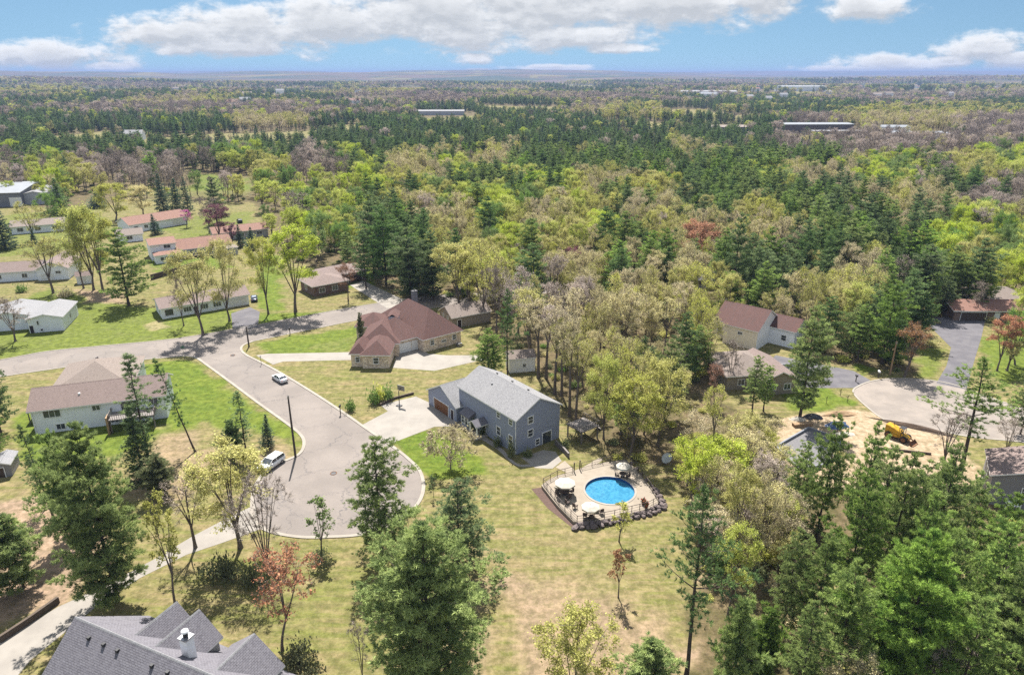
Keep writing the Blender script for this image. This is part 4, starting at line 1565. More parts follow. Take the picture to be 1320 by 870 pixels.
def parasol(px, py, r, h, label):
    p = G(px, py, DZ)
    t = thing('parasol', label, 'parasol', (p.x, p.y, DZ))
    b = MB(); b.tube([(0, 0, .02), (0, 0, h + .12)], .035, 8); b.build('pole', 'white_paint', t)
    b = MB(); n = 8
    rim = [(r * math.cos(2 * math.pi * (k + .5) / n), r * math.sin(2 * math.pi * (k + .5) / n)) for k in range(n)]
    for k in range(n):
        a, c = rim[k], rim[(k + 1) % n]
        am, cm = (a[0] * .5, a[1] * .5, h - .17), (c[0] * .5, c[1] * .5, h - .17)
        b.face(((*a, h - .5), (*c, h - .5), cm, am)); b.face((am, cm, (0, 0, h)))
        b.face(((*a, h - .72), (*c, h - .72), (*c, h - .5), (*a, h - .5)))
        b.face(((*c, h - .53), (*a, h - .53), (0, 0, h - .06)))
    b.build('canopy', 'canvas_white', t)
    b = MB(); b.tube([(0, 0, .0), (0, 0, .06), (0, 0, .1)], [.3, .3, .1], 12); b.build('base', 'dark_metal', t)
    return t


parasol(728, 637, 1.6, 2.5, 'large white parasol over the wicker table left of the pool')
parasol(802.5, 614, 1.15, 2.4, 'small white parasol at the far right corner of the pool terrace')
parasol(760.5, 667, 1.35, 2.3, 'white parasol at the near edge of the pool terrace')


def chair(x, y, a, label, group=None, first=[None]):
    if first[0] is None:
        t = thing('patio_chair', label, 'chair', (x, y, DZ), a)
        b = MB(); b.box(-.28, .28, -.28, .28, .36, .46); b.build('seat', 'wicker', t)
        b = MB(); b.box(-.28, .28, .22, .3, .46, .98); b.build('backrest', 'wicker', t)
        for s_ in (-1, 1):
            b = MB(); b.box(s_ * .31 - .035, s_ * .31 + .035, -.28, .28, .62, .68); b.box(s_ * .31 - .03, s_ * .31 + .03, -.28, -.22, .46, .62); b.build('armrest', 'wicker', t)
            for yy in (-.25, .25):
                b = MB(); b.box(s_ * .25 - .025, s_ * .25 + .025, yy - .025, yy + .025, 0, .36); b.build('leg', 'dark_metal', t)
        first[0] = t
    else:
        t = copy_tree(first[0]); t.location = (x, y, DZ); t.rotation_euler = (0, 0, a); t['label'] = label
        if 'group' in t: del t['group']
    if group: t['group'] = group
    return t


def table(px, py, r, label, mat='wicker'):
    p = G(px, py, DZ)
    t = thing('patio_table', label, 'table', (p.x, p.y, DZ))
    b = MB(); b.tube([(0, 0, .70), (0, 0, .75)], r, 18); b.build('tabletop', mat, t)
    for k in range(4):
        a = math.pi / 4 + k * math.pi / 2
        b = MB(); b.tube([(r * .7 * math.cos(a), r * .7 * math.sin(a), 0), (r * .6 * math.cos(a), r * .6 * math.sin(a), .7)], .03, 6); b.build('leg', 'dark_metal', t)
    return p


p = table(728, 638, .75, 'dark wicker table under the large white parasol')
for k, (a, nm) in enumerate(((.4, 'right of'), (2.0, 'behind'), (3.5, 'left of'), (5.2, 'in front of'))):
    chair(p.x + 1.15 * math.cos(a), p.y + 1.15 * math.sin(a), a - math.pi / 2, f'dark wicker chair {nm} the table under the large parasol', 'chairs round the parasol table')
p = table(802.5, 615, .55, 'small dark table under the small far parasol')
chair(p.x - .9, p.y - .2, R(100), 'dark wicker chair left of the small far table')
chair(p.x + .8, p.y - .3, R(-80), 'dark wicker chair right of the small far table')
for i, (cx, cy, a, l) in enumerate(((731, 650, 120, 'dark lounge chair behind the left railing nearer the large parasol'), (741, 655, 130, 'dark lounge chair behind the left railing nearer the near corner'),
                                    (754, 667, 170, 'dark wicker chair left of the near parasol pole'), (762, 669, 185, 'dark wicker chair right of the near parasol pole'),
                                    (775, 662, 200, 'dark wicker chair set apart between near parasol and small tree'), (768, 658, 180, 'dark wicker chair behind the near parasol facing the pool'))):
    p = G(cx, cy, DZ)
    chair(p.x, p.y, R(a), l)
p = G(719, 630, DZ)
lo_ = thing('sun_lounger', 'pale cushioned sun lounger left of the large parasol', 'lounger', (p.x, p.y, DZ), R(160))
b = MB(); b.box(-.35, .35, -.9, .5, .3, .42); b.build('cushion', 'canvas_white', lo_)
b = MB(); b.box(-.35, .35, 0, .75, 0, .1, 0, Matrix.Translation((0, .5, .36)) @ Matrix.Rotation(R(40), 4, 'X')); b.build('backrest', 'canvas_white', lo_)
for sx in (-.3, .3):
    for sy in (-.8, .4):
        b = MB(); b.box(sx - .03, sx + .03, sy - .03, sy + .03, 0, .3); b.build('leg', 'dark_metal', lo_)
for i, (cx, cy, l) in enumerate(((829, 650, 'planter with red flowers at the right corner of the terrace'), (833, 655, 'second planter with red flowers nearest the corner boulders'))):
    p = G(cx, cy, DZ)
    t = thing('planter', l, 'planter', (p.x, p.y, DZ))
    b = MB(); b.tube([(0, 0, 0), (0, 0, .45), (0, 0, .5)], [.2, .3, .32], 12); b.build('pot', 'rust', t)
    b = MB()
    for k in range(60):
        c = Vector((rk.normal(0, .2), rk.normal(0, .2), .6 + rk.uniform(0, .35))); u = Vector(rk.normal(0, 1, 3)).normalized() * .1; v = u.orthogonal()
        b.face((c - u, c - v, c + u, c + v), 0 if k % 3 else 1)
    b.build('plant', [plain('leaf_plain', (.07, .12, .03)) if 'leaf_plain' not in MATS else 'leaf_plain', 'red_plastic'], t)

# patio retaining walls and lawn edging next to the blue house
def low_wall(name, pts, h, w, mat, label, cat='wall'):
    b = MB()
    P_ = [G(*p) for p in pts]
    o0 = P_[0]
    for a, c in zip(P_, P_[1:]):
        d = (c - a).normalized(); n = Vector((-d.y, d.x, 0)) * w / 2
        b.prism([a - o0 + n, a - o0 - n, c - o0 - n + d * .02, c - o0 + n + d * .02], 0, h)
    o_ = b.build(name, mat, None, (o0.x, o0.y, 0))
    return tag(o_, label, cat)


low_wall('retaining_wall', [(716, 573), (727, 583), (733, 590)], .9, .3, 'deck_wood', 'timber retaining wall right of the blue house patio door')
low_wall('retaining_wall', [(0, 828), (38, 803), (76, 776)], .85, .35, 'fence_wood', 'dark timber retaining wall along the bottom left driveway')
low_wall('garden_edging', [(490, 523), (510, 514), (533, 508)], .45, .3, 'fence_wood', 'dark timber edging behind the basketball hoop', 'edging')
low_wall('hedge_fence', [(195, 361), (226, 352), (252, 344)], 1.7, .25, 'fence_wood', 'brown board fence behind the lawn of the split level house', 'fence')

# ------------------------------------------------------------------ street furniture
def utility_pole(px, py, pytop, label, arms=True, mat='pole_wood'):
    p = G(px, py); h = height_at(p, pytop)
    t = thing('utility_pole', label, 'pole', p)
    b = MB(); b.tube([(0, 0, -.3), (0, 0, h * .5), (0, 0, h)], [.2, .17, .12], 10); b.build('pole', mat, t)
    if arms:
        b = MB(); b.box(-.09, .09, -.22, .22, h - .5, h - .05); b.build('bracket', 'steel', t)
    return t


utility_pole(381, 589, 510, 'tall dark wooden pole leaning over the cul-de-sac kerb')
utility_pole(321, 447, 421, 'short dark wooden pole at the road junction kerb', False)
utility_pole(1147, 483, 440, 'pale wooden pole at the top of the right cul-de-sac', True, 'lumber')
utility_pole(1171, 478, 447, 'thin pole with a drooping bracket beside the dark driveway', True, 'lumber')


def lamp_post(px, py, pytop, label):
    p = G(px, py); h = height_at(p, pytop)
    t = thing('lamp_post', label, 'lamp', p)
    b = MB(); b.tube([(0, 0, 0), (0, 0, h - .35)], .05, 8); b.build('post', 'dark_metal', t)
    b = MB(); b.tube([(0, 0, h - .35), (0, 0, h - .08)], [.11, .15], 8); b.build('lantern', 'lamp_plastic', t)
    b = MB(); b.tube([(0, 0, h - .078), (0, 0, h + .04)], [.2, .04], 8); b.build('cap', 'dark_metal', t)


lamp_post(337, 470, 459, 'dark lamp post beside the brick house driveway')


def mailbox(px, py, label, mat='dark_metal', h=1.25, a=0.0):
    p = G(px, py)
    t = thing('mailbox', label, 'mailbox', p, R(a))
    b = MB(); b.box(-.07, .07, -.07, .07, 0, h - .1); b.build('post', 'pole_wood', t)
    b = MB(); n = 8
    prof = [(-.17, 0), (.17, 0), (.17, .2)] + [(.17 * math.cos(R(180 * k / n)), .2 + .17 * math.sin(R(180 * k / n))) for k in range(1, n)] + [(-.17, .2)]
    lo_ = [(x, -.32, z + h - .1) for x, z in prof]; hi_ = [(x, .32, z + h - .1) for x, z in prof]
    for i in range(len(prof)):
        j = (i + 1) % len(prof)
        b.face((lo_[i], lo_[j], hi_[j], hi_[i]))
    b.face(lo_[::-1]); b.face(hi_)
    bx_ = b.build('box', mat, t)
    b = MB(); b.box(.175, .2, -.1, -.06, h + .05, h + .35); b.build('flag', 'red_plastic', bx_)
    return t


mailbox(127, 471, 'dark mailbox on the corner lawn above the white bi-level house', 'dark_metal', 1.7)
mailbox(374, 431, 'dark mailbox at the edge of the lawn by the main road', 'dark_metal', 1.5)
mailbox(439, 534, 'dark double mailbox by the cul-de-sac kerb near the round shrub', 'dark_metal', 1.7)
mailbox(1132, 487, 'pale mailbox at the top left of the right cul-de-sac', 'white_paint', 1.4)
mailbox(1103, 492, 'dark mailbox at the mouth of the right grey driveway', 'dark_metal', 1.3)
# street name sign
p = G(238, 462)
t = thing('street_sign', 'thin street name sign post at the corner of the lush lawn', 'sign', p)
b = MB(); b.tube([(0, 0, 0), (0, 0, 2.5)], .04, 6); b.build('post', 'steel', t)
b = MB(); b.box(-.45, .45, -.02, .02, 2.5, 2.75); b.build('name_plate', plain('sign_green', (.02, .15, .07)), t)
b = MB(); b.box(-.02, .02, -.45, .45, 2.76, 3.0); b.build('name_plate', 'sign_green', t)

# basketball hoop
p = G(515, 523)
t = thing('basketball_hoop', 'basketball hoop standing at the back of the concrete driveway', 'hoop', p, R(150))
b = MB(); b.tube([(0, 0, 0), (0, 0, 3.1), (0, -.7, 3.5)], .075, 8); b.build('pole', 'dark_metal', t)
b = MB(); b.box(-.85, .85, -.76, -.7, 2.95, 4.0); b.build('backboard', 'steel', t)
b = MB(); b.tube([(.23 * math.cos(k * math.pi / 8), -1.02 + .23 * math.sin(k * math.pi / 8), 3.05) for k in range(17)], .02, 5, 0, False); b.build('rim', 'rust', t)
b = MB(); b.box(-.5, .5, -.3, .5, 0, .18); b.build('base', 'dark_metal', t)


# ------------------------------------------------------------------ vehicles
def car(px, py, heading, paint, label, kind='sedan', name='parked_car', cat='car', scale=1.0, group=None):
    p = G(px, py)
    t = thing(name, label, cat, p, heading, group)
    t.scale = (scale,) * 3
    L2, Wd = (2.3, .88) if kind == 'sedan' else (2.35, .93)
    bel = .92 if kind == 'sedan' else 1.05
    rfz = 1.42 if kind == 'sedan' else 1.6
    # body: stations along x (front = +x): x, z low, z deck, half width
    if kind == 'sedan':
        st = [(-2.32, .45, .78, .70), (-2.2, .28, .95, .82), (-1.5, .22, .99, .88), (-.6, .2, .95, .89), (.6, .2, .93, .89), (1.2, .2, .90, .88), (1.9, .24, .80, .84), (2.22, .3, .68, .76), (2.32, .4, .58, .66)]
    else:
        st = [(-2.35, .5, .95, .78), (-2.28, .32, 1.08, .88), (-1.5, .26, 1.08, .93), (-.6, .25, 1.06, .93), (.6, .25, 1.04, .93), (1.1, .25, 1.03, .92), (1.9, .28, .96, .9), (2.25, .36, .86, .82), (2.35, .5, .7, .72)]
    b = MB(); vs = []; fs = []
    for (x, zl, zd, w) in st:
        vs += [(x, -w * .92, zl), (x, -w, zl + .2), (x, -w * .985, zd - .14), (x, -w * .86, zd), (x, w * .86, zd), (x, w * .985, zd - .14), (x, w, zl + .2), (x, w * .92, zl)]
    k = 8
    for i in range(len(st) - 1):
        for j in range(k):
            j2 = (j + 1) % k
            fs.append((i * k + j, (i + 1) * k + j, (i + 1) * k + j2, i * k + j2))
    fs.append(tuple(range(k))); fs.append(tuple((len(st) - 1) * k + j for j in range(k))[::-1])
    b.mesh(vs, fs, 0, True)
    b.build('body', paint, t)
    # cabin glass and roof
    if kind == 'sedan':
        gl = [(-1.75, .97, .80), (-1.05, rfz - .04, .60), (.25, rfz - .02, .62), (1.1, .92, .80)]
    else:
        gl = [(-2.25, 1.08, .86), (-2.0, rfz - .04, .72), (.3, rfz - .02, .74), (1.15, 1.03, .85)]
    b = MB()
    (xa, za, wa), (xb, zb, wb), (xc, zc, wc), (xd, zd, wd) = gl
    v = [(xa, -wa, za), (xa, wa, za), (xb, -wb, zb), (xb, wb, zb), (xc, -wc, zc), (xc, wc, zc), (xd, -wd, zd), (xd, wd, zd)]
    b.mesh(v, [(0, 2, 3, 1), (4, 6, 7, 5), (0, 6, 4, 2), (1, 3, 5, 7), (2, 4, 5, 3)])
    gls = b.build('window_glass', 'glass', t)
    b = MB()
    b.mesh([(xb - .02, -wb - .03, zb + .01), (xb - .02, wb + .03, zb + .01), (xc + .05, wc + .03, zc + .01), (xc + .05, -wc - .03, zc + .01), (xb + .15, -wb * .8, zb + .07), (xb + .15, wb * .8, zb + .07), (xc - .1, wc * .8, zc + .07), (xc - .1, -wc * .8, zc + .07)],
           [(4, 7, 6, 5), (0, 3, 7, 4), (3, 2, 6, 7), (2, 1, 5, 6), (1, 0, 4, 5)])
    for sgn in (-1, 1):
        for (x0_, x1_) in ((xa, xb), (xd, xc)):
            w0, w1, z0_, z1_ = (wa, wb, za, zb) if x0_ == xa else (wd, wc, zd, zc)
            b.tube([(x0_, sgn * (w0 + .01), z0_), (x1_, sgn * (w1 + .02), z1_ + .02)], .05, 4)
        b.tube([(-.35, sgn * (wb + .2), bel), (-.35, sgn * (wb + .03), rfz)], .05, 4)
    b.build('roof', paint, t)
    for sx in (-1.4, 1.42):
        for sgn in (-1, 1):
            w_ = MB(); y0 = sgn * (Wd - .1)
            w_.tube([(sx, y0 - .11, .33), (sx, y0 + .11, .33)], .33, 16)
            wh = w_.build('wheel', 'rubber', t)
            w_ = MB(); yo = y0 + sgn * .112
            w_.tube([(sx, yo - .004, .33), (sx, yo + .004, .33)], .2, 12); w_.build('rim', 'steel', wh)
    for sgn in (-1, 1):
        b = MB(); b.box(2.12, 2.3, sgn * .55 - .14, sgn * .55 + .14, st[-2][2] - .13, st[-2][2] - .02); b.build('headlight', 'lamp_plastic', t)
        b = MB(); b.box(-2.34, -2.2, sgn * .6 - .13, sgn * .6 + .13, .72, .86); b.build('taillight', 'red_plastic', t)
        b = MB(); b.box(.75, .9, sgn * (Wd + .1) - .1, sgn * (Wd + .1) + .1, bel - .02, bel + .12); b.build('mirror', paint, t)
    return t


q0 = G(340, 470); q1 = G(400, 508); hd = math.atan2(q1.y - q0.y, q1.x - q0.x)
car(361, 490.5, hd + math.pi, 'silver_paint', 'silver sedan parked along the kerb of the cul-de-sac road')
q0 = G(335, 615); q1 = G(368, 592); hd2 = math.atan2(q1.y - q0.y, q1.x - q0.x)
car(350, 601, hd2 + math.pi, 'white_car_paint', 'white estate car parked on the cul-de-sac edge by the tall pole', 'suv', scale=1.05)
car(1022, 495, R(10), 'black_paint', 'black car parked on the grey driveway beside the right house', 'sedan')
car(328, 387, R(110), 'blue_paint', 'dark blue car parked at the garage end of the white ranch', 'sedan')
car(309, 287, R(120), 'black_paint', 'dark car parked on the far left street beyond the redbud', 'suv')
# covered boat on the lawn behind the red roofed house
p = G(941, 393)
t = thing('boat_trailer', 'white covered boat on a trailer on the lawn behind the red roofed house', 'boat', p, R(150))
b = MB(); vs = []; fs = []
for x, w, z0_, z1_ in ((-2.4, .9, .8, 1.4), (-1, 1.05, .65, 1.6), (.8, 1.0, .65, 1.55), (2.0, .6, .75, 1.45), (2.8, .08, 1.1, 1.4)):
    vs += [(x, -w, z1_ - .2), (x, 0, z0_), (x, w, z1_ - .2), (x, w * .5, z1_), (x, -w * .5, z1_)]
for i in range(4):
    for j in range(5):
        fs.append((i * 5 + j, i * 5 + (j + 1) % 5, (i + 1) * 5 + (j + 1) % 5, (i + 1) * 5 + j))
fs += [(4, 3, 2, 1, 0)]
b.mesh(vs, fs, 0, True); b.build('hull', 'white_paint', t)
b = MB(); b.box(-2.2, 3.6, -.05, .05, .45, .55); b.build('frame', 'dark_metal', t)
for s_ in (-1, 1):
    b = MB(); b.tube([(-.6, s_ * .95 - .1, .32), (-.6, s_ * .95 + .1, .32)], .32, 12); b.build('wheel', 'rubber', t)

# ------------------------------------------------------------------ yellow loader on the sand
p0, p1 = G(1142, 560), G(1174, 572)
la = math.atan2(p1.y - p0.y, p1.x - p0.x)
pm = (p0 + p1) / 2
ld = thing('wheel_loader', 'yellow wheel loader with raised tank and rusty wheels on the sand', 'loader', (pm.x, pm.y, 0), la)
ld.scale = (.77, .77, .77)


def loft(b, st, mi=0):
    vs, fs = [], []
    for (x, w, z0_, z1_) in st:
        vs += [(x, -w, z0_), (x, w, z0_), (x, w, z1_ - .12), (x, w - .14, z1_), (x, -w + .14, z1_), (x, -w, z1_ - .12)]
    k = 6
    for i in range(len(st) - 1):
        for j in range(k):
            j2 = (j + 1) % k
            fs.append((i * k + j, i * k + j2, (i + 1) * k + j2, (i + 1) * k + j))
    fs.append(tuple(range(k))[::-1]); fs.append(tuple((len(st) - 1) * k + j for j in range(k)))
    b.mesh(vs, fs, mi)


b = MB(); loft(b, [(-2.9, .8, 1.0, 2.9), (-2.6, .95, .8, 3.05), (-1.0, .95, .8, 2.75), (.2, .9, .8, 2.3), (.5, .8, .9, 2.1)]); b.build('engine_hood', 'yellow_paint', ld)
b = MB(); b.box(-2.7, 2.0, -.7, .7, .7, .95); b.box(-1.9, .1, -1.15, 1.15, .85, 1.35); b.build('chassis', 'yellow_paint', ld)
b = MB(); loft(b, [(.55, .6, .9, 1.75), (1.6, .7, .8, 1.6), (2.3, .6, .7, 1.2)]); b.build('front_frame', 'yellow_paint', ld)
b = MB()
for s_ in (-1, 1):
    b.tube([(.9, s_ * .5, 1.6), (2.3, s_ * .55, 1.1), (3.0, s_ * .6, .5)], .13, 6)
b.build('lift_arm', 'rust', ld)
b = MB()
prof = [(2.95, .9), (2.9, .25), (3.15, .05), (3.75, .05)]
for (xa, za), (xb, zb) in zip(prof, prof[1:]):
    b.face(((xa, -1.25, za), (xb, -1.25, zb), (xb, 1.25, zb), (xa, 1.25, za)))
    b.face(((xa + .07, 1.25, za + .07), (xb + .07, 1.25, zb + .07), (xb + .07, -1.25, zb + .07), (xa + .07, -1.25, za + .07)))
for s_ in (-1.25, 1.25):
    b.face(((2.95, s_, .9), (2.9, s_, .25), (3.15, s_, .05), (3.75, s_, .05)))
b.build('bucket', 'rust', ld)
b = MB()
for sx in (.15, 1.0):
    for s_ in (-.72, .72):
        b.tube([(sx, s_, 1.6), (sx, s_ * .95, 3.1)], .06, 6)
b.box(.0, 1.15, -.8, .8, 3.1, 3.18)
b.build('roll_cage', 'dark_metal', ld)
b = MB(); b.box(.3, .8, -.25, .25, 1.75, 1.95); b.box(.22, .32, -.25, .25, 1.95, 2.45); b.build('seat', 'dark_metal', ld)
b = MB(); b.tube([(-1.6, .3, 2.8), (-1.6, .3, 3.6)], .07, 8); b.build('exhaust', 'dark_metal', ld)
for sx in (-1.9, 1.45):
    for s_ in (-1, 1):
        b = MB(); b.tube([(sx, s_ * 1.05 - .25, .78), (sx, s_ * 1.05 + .25, .78)], .78, 20); wh = b.build('wheel', 'rubber', ld)
        b = MB(); b.tube([(sx, s_ * 1.306 - .01, .78), (sx, s_ * 1.306 + .01, .78)], .5, 14); b.build('rim', 'rust', wh)


# ------------------------------------------------------------------ building site clutter
def pile(name, px, py, L_, W_, H_, mat, label, cat, a=0.0, seed=1):
    """irregular heap with its own outline"""
    p = G(px, py); rr = np.random.default_rng(seed)
    b = MB(); nu, nv = 16, 5; vs, fs = [], []
    jit_ = rr.uniform(.75, 1.2, nu)
    for j in range(nv + 1):
        f = 1 - j / nv
        for i in range(nu):
            tt = 2 * math.pi * i / nu
            k = jit_[i] * f * (1 + rr.uniform(-.08, .08))
            vs.append((L_ / 2 * k * math.cos(tt), W_ / 2 * k * math.sin(tt), H_ * (1 - f ** 1.6) - .05 + rr.uniform(-.06, .06) * H_))
    for j in range(nv):
        for i in range(nu):
            fs.append((j * nu + i, j * nu + (i + 1) % nu, (j + 1) * nu + (i + 1) % nu, (j + 1) * nu + i))
    b.mesh(vs, fs, 0, False)
    o_ = b.build(name, mat, None, p); o_.rotation_euler = (0, 0, a)
    return tag(o_, label, cat)


pile('dirt_pile', 1178, 551, 15, 1.6, .7, 'soil_dark', 'long dark soil ridge between the loader and the cul-de-sac', 'dirt pile', R(-32), 3)
pile('brush_pile', 1080, 534, 7, 2.2, .8, 'lumber', 'brown brush pile beside the black tarp at the lawn edge', 'brush pile', R(5), 5)
pile('covered_pile', 1047, 538, 4.2, 1.8, .9, 'black_paint', 'pile under black plastic at the lower edge of the right lawn', 'covered pile', 0, 6)
pile('covered_pile', 1028, 541, 3.0, 1.5, .6, 'canvas_white', 'pile under a white sheet left of the black one', 'covered pile', 0, 7)
pile('covered_pile', 1078, 549, 5.2, 3.2, .9, 'tarp_blue', 'heap under a blue tarp on the building site', 'covered pile', .3, 8)
pile('covered_pile', 1088, 560, 4.0, 1.8, .5, 'canvas_white', 'white sheet over building material below the blue tarp', 'covered pile', .2, 9)
p = G(1034, 549)
t = thing('lumber_stack', 'short stack of sawn brown boards left of the blue tarp', 'lumber', p, R(10))
for i in range(4):
    for j in range(3):
        b = MB(); b.box(-1.8, 1.8, j * .32 - .45, j * .32 - .16, i * .16, i * .16 + .14); b.build('board', 'lumber', t)
sl_ = MB()
fp = [G(*q) for q in ((1000, 577), (1042, 553), (1085, 568), (1068, 600), (1030, 606))]
o0 = fp[0]
for a, c in zip(fp, fp[1:] + fp[:1]):
    d = (c - a).normalized(); n = Vector((-d.y, d.x, 0)) * .15
    sl_.prism([a - o0 + n, a - o0 - n, c - o0 - n, c - o0 + n], -.1, .45)
fo = sl_.build('foundation_wall', 'grey_wall', None, (o0.x, o0.y, 0))
tag(fo, 'grey foundation walls of a new house among the young pines', 'foundation')
sheet('gravel_pad', fp, 'gravel_grey', .03)
# pipes along the sand below the loader
p = G(1165, 582)
t = thing('timber_row', 'low rail of round timbers below the yellow loader', 'timber', p, R(-14))
b = MB()
for i in range(6):
    b.tube([(-4.2 + i * 1.4, 0, .2), (-2.85 + i * 1.4, 0, .2)], .2, 8)
b.build('log', 'fence_wood', t)
# swing of things near the brick house: power box, propane
p = G(592, 446)
t = thing('air_conditioner', 'pale utility box at the end corner of the brick house', 'utility box', p, R(40))
b = MB(); b.box(-.5, .5, -.5, .5, 0, .8); b.build('cabinet', 'steel', t)
b = MB(); b.tube([(0, 0, .8), (0, 0, .84)], .4, 14); b.build('fan_grille', 'dark_metal', t)
# blue bowl target seen at the wood edge (a round pale blue trampoline stood on end)
p = G(859, 598)
t = thing('trampoline', 'pale blue round trampoline stood on edge at the wood edge', 'trampoline', p, R(10))
t.scale = (.8, .8, .85)
b = MB(); b.tube([(1.15 * math.cos(k * math.pi / 12), .05, 1.3 + 1.15 * math.sin(k * math.pi / 12)) for k in range(25)], .06, 6, 0, False); b.build('frame', 'steel', t)
b = MB(); b.face([(1.12 * math.cos(k * math.pi / 12), 0, 1.3 + 1.12 * math.sin(k * math.pi / 12)) for k in range(24)]); b.face([(1.12 * math.cos(k * math.pi / 12), .06, 1.3 + 1.12 * math.sin(k * math.pi / 12)) for k in range(24)][::-1]); b.build('mat', plain('pale_blue', (.75, .82, .95)), t)
b = MB(); b.tube([(.6, .05, .3), (.6, .8, 0)], .04, 6); b.tube([(-.6, .05, .3), (-.6, .8, 0)], .04, 6); b.build('leg', 'steel', t)
# boundary markers on the small right lawn
for i, (x, y) in enumerate(((1042, 528), (1065, 520), (1092, 519), (1083, 510))):
    p = G(x, y)
    t = thing('young_tree_stake', f'small dark {("left", "second", "right", "upper")[i]} stake with bare sapling on the right lawn'.replace('left', 'leftmost').replace('right stake', 'rightmost stake'), 'sapling', p)
    b = MB(); b.tube([(0, 0, 0), (0, 0, 1.5)], .05, 5); b.build('stake', 'pole_wood', t)
    b = MB()
    for k in range(7):
        a = k * .9
        b.tube([(0, 0, .5 + k * .15), (.35 * math.cos(a), .35 * math.sin(a), .9 + k * .16)], .02, 3, 0, False)
    b.build('twig', 'pole_wood', t)

for i, (x, y, l) in enumerate(((430, 610, 'dark round manhole cover in the middle of the cul-de-sac'), (300, 458, 'dark round manhole cover at the road junction'))):
    p = G(x, y)
    t = thing('manhole_cover', l, 'manhole', (p.x, p.y, .012))
    b = MB(); b.tube([(0, 0, 0), (0, 0, .02)], .42, 18); b.build('lid', 'dark_metal', t)
    b = MB(); b.tube([(.5 * math.cos(k * math.pi / 12), .5 * math.sin(k * math.pi / 12), .012) for k in range(25)], .06, 5, 0, False); b.build('frame', 'rust', t)
# ------------------------------------------------------------------ trees
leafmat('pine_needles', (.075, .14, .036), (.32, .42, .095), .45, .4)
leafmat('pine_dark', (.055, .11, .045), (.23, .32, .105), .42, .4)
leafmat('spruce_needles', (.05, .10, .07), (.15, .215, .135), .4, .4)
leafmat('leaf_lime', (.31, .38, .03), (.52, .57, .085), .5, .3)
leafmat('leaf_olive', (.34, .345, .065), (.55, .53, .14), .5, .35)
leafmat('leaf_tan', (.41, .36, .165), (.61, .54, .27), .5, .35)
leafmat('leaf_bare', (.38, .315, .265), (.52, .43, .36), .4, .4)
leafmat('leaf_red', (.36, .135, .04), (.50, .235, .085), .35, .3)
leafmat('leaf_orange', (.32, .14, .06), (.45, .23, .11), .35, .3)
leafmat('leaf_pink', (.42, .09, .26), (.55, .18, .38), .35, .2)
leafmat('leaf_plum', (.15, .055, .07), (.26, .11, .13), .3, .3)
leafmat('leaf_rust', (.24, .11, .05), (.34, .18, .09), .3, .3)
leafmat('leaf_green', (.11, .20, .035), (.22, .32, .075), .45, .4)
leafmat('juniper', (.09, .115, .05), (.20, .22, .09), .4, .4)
plain('bark', (.24, .195, .165), (.16, .13, .11), 3, .95)
plain('bark_pine', (.13, .10, .08), (.085, .065, .052), 3, .95)
plain('twig', (.46, .385, .31), (.35, .29, .235), 2, .95)


class TM:
    """triangle soup with a per-face tint"""

    def __init__(s):
        s.P, s.mi, s.t = [], [], []

    def tris(s, P, mi, tint):
        P = np.asarray(P, float).reshape(-1, 3, 3)
        s.P.append(P)
        s.mi.append(np.full(len(P), mi, np.int32))
        s.t.append(np.broadcast_to(np.asarray(tint, float), (len(P),)).copy())

    def tube(s, path, radii, sides=5, mi=1):
        path = np.asarray(path, float); n = len(path)
        d = np.gradient(path, axis=0)
        d /= np.linalg.norm(d, axis=1)[:, None] + 1e-9
        ref = np.array([.31, .17, .05]) if abs(d[0][2]) > .9 else np.array([0, 0, 1.])
        a = np.cross(d, ref); a /= np.linalg.norm(a, axis=1)[:, None] + 1e-9
        b = np.cross(d, a)
        th_ = np.arange(sides) * 2 * np.pi / sides
        r = np.asarray(radii, float)[:, None, None]
        ring = path[:, None, :] + r * (a[:, None, :] * np.cos(th_)[None, :, None] + b[:, None, :] * np.sin(th_)[None, :, None])
        p0 = ring[:-1]; p1 = ring[1:]
        q0 = np.roll(p0, -1, 1); q1 = np.roll(p1, -1, 1)
        T = np.concatenate([np.stack([p0, q0, q1], 2).reshape(-1, 3, 3), np.stack([p0, q1, p1], 2).reshape(-1, 3, 3)])
        s.tris(T, mi, .5)

    def mesh(s, name, mats):
        P = np.concatenate(s.P); mi = np.concatenate(s.mi); t = np.concatenate(s.t)
        n = len(P)
        me = bpy.data.meshes.new(name)
        me.vertices.add(n * 3); me.vertices.foreach_set('co', P.ravel())
        me.loops.add(n * 3); me.loops.foreach_set('vertex_index', np.arange(n * 3, dtype=np.int32))
        me.polygons.add(n); me.polygons.foreach_set('loop_start', np.arange(n, dtype=np.int32) * 3)
        for m_ in mats:
            me.materials.append(MATS[m_])
        me.polygons.foreach_set('material_index', mi)
        a = me.attributes.new('tint', 'FLOAT', 'FACE'); a.data.foreach_set('value', t)
        me.update(calc_edges=True)
        return me


def unit(v):
    return v / (np.linalg.norm(v, axis=-1, keepdims=True) + 1e-9)


def tufts(tm, pos, dirs, length, width, k, rr, tint, up=.4, spread=.85):
    """needle brushes: k narrow blades round each point"""
    n = len(pos)
    D = unit(dirs[:, None, :] * .7 + np.array([0, 0, up]) + rr.normal(0, spread * .62, (n, k, 3)))
    L_ = length * rr.uniform(.65, 1.2, (n, k, 1))
    side = unit(np.cross(D, rr.normal(0, 1, (n, k, 3))))
    base = pos[:, None, :] + rr.normal(0, length * .12, (n, k, 3))
    w = width * rr.uniform(.7, 1.2, (n, k, 1))
    T = np.stack([base + side * w * .5, base - side * w * .5, base + D * L_], 2)
    tm.tris(T, 0, np.clip(np.repeat(tint, k) + rr.normal(0, .12, n * k), 0, 1))


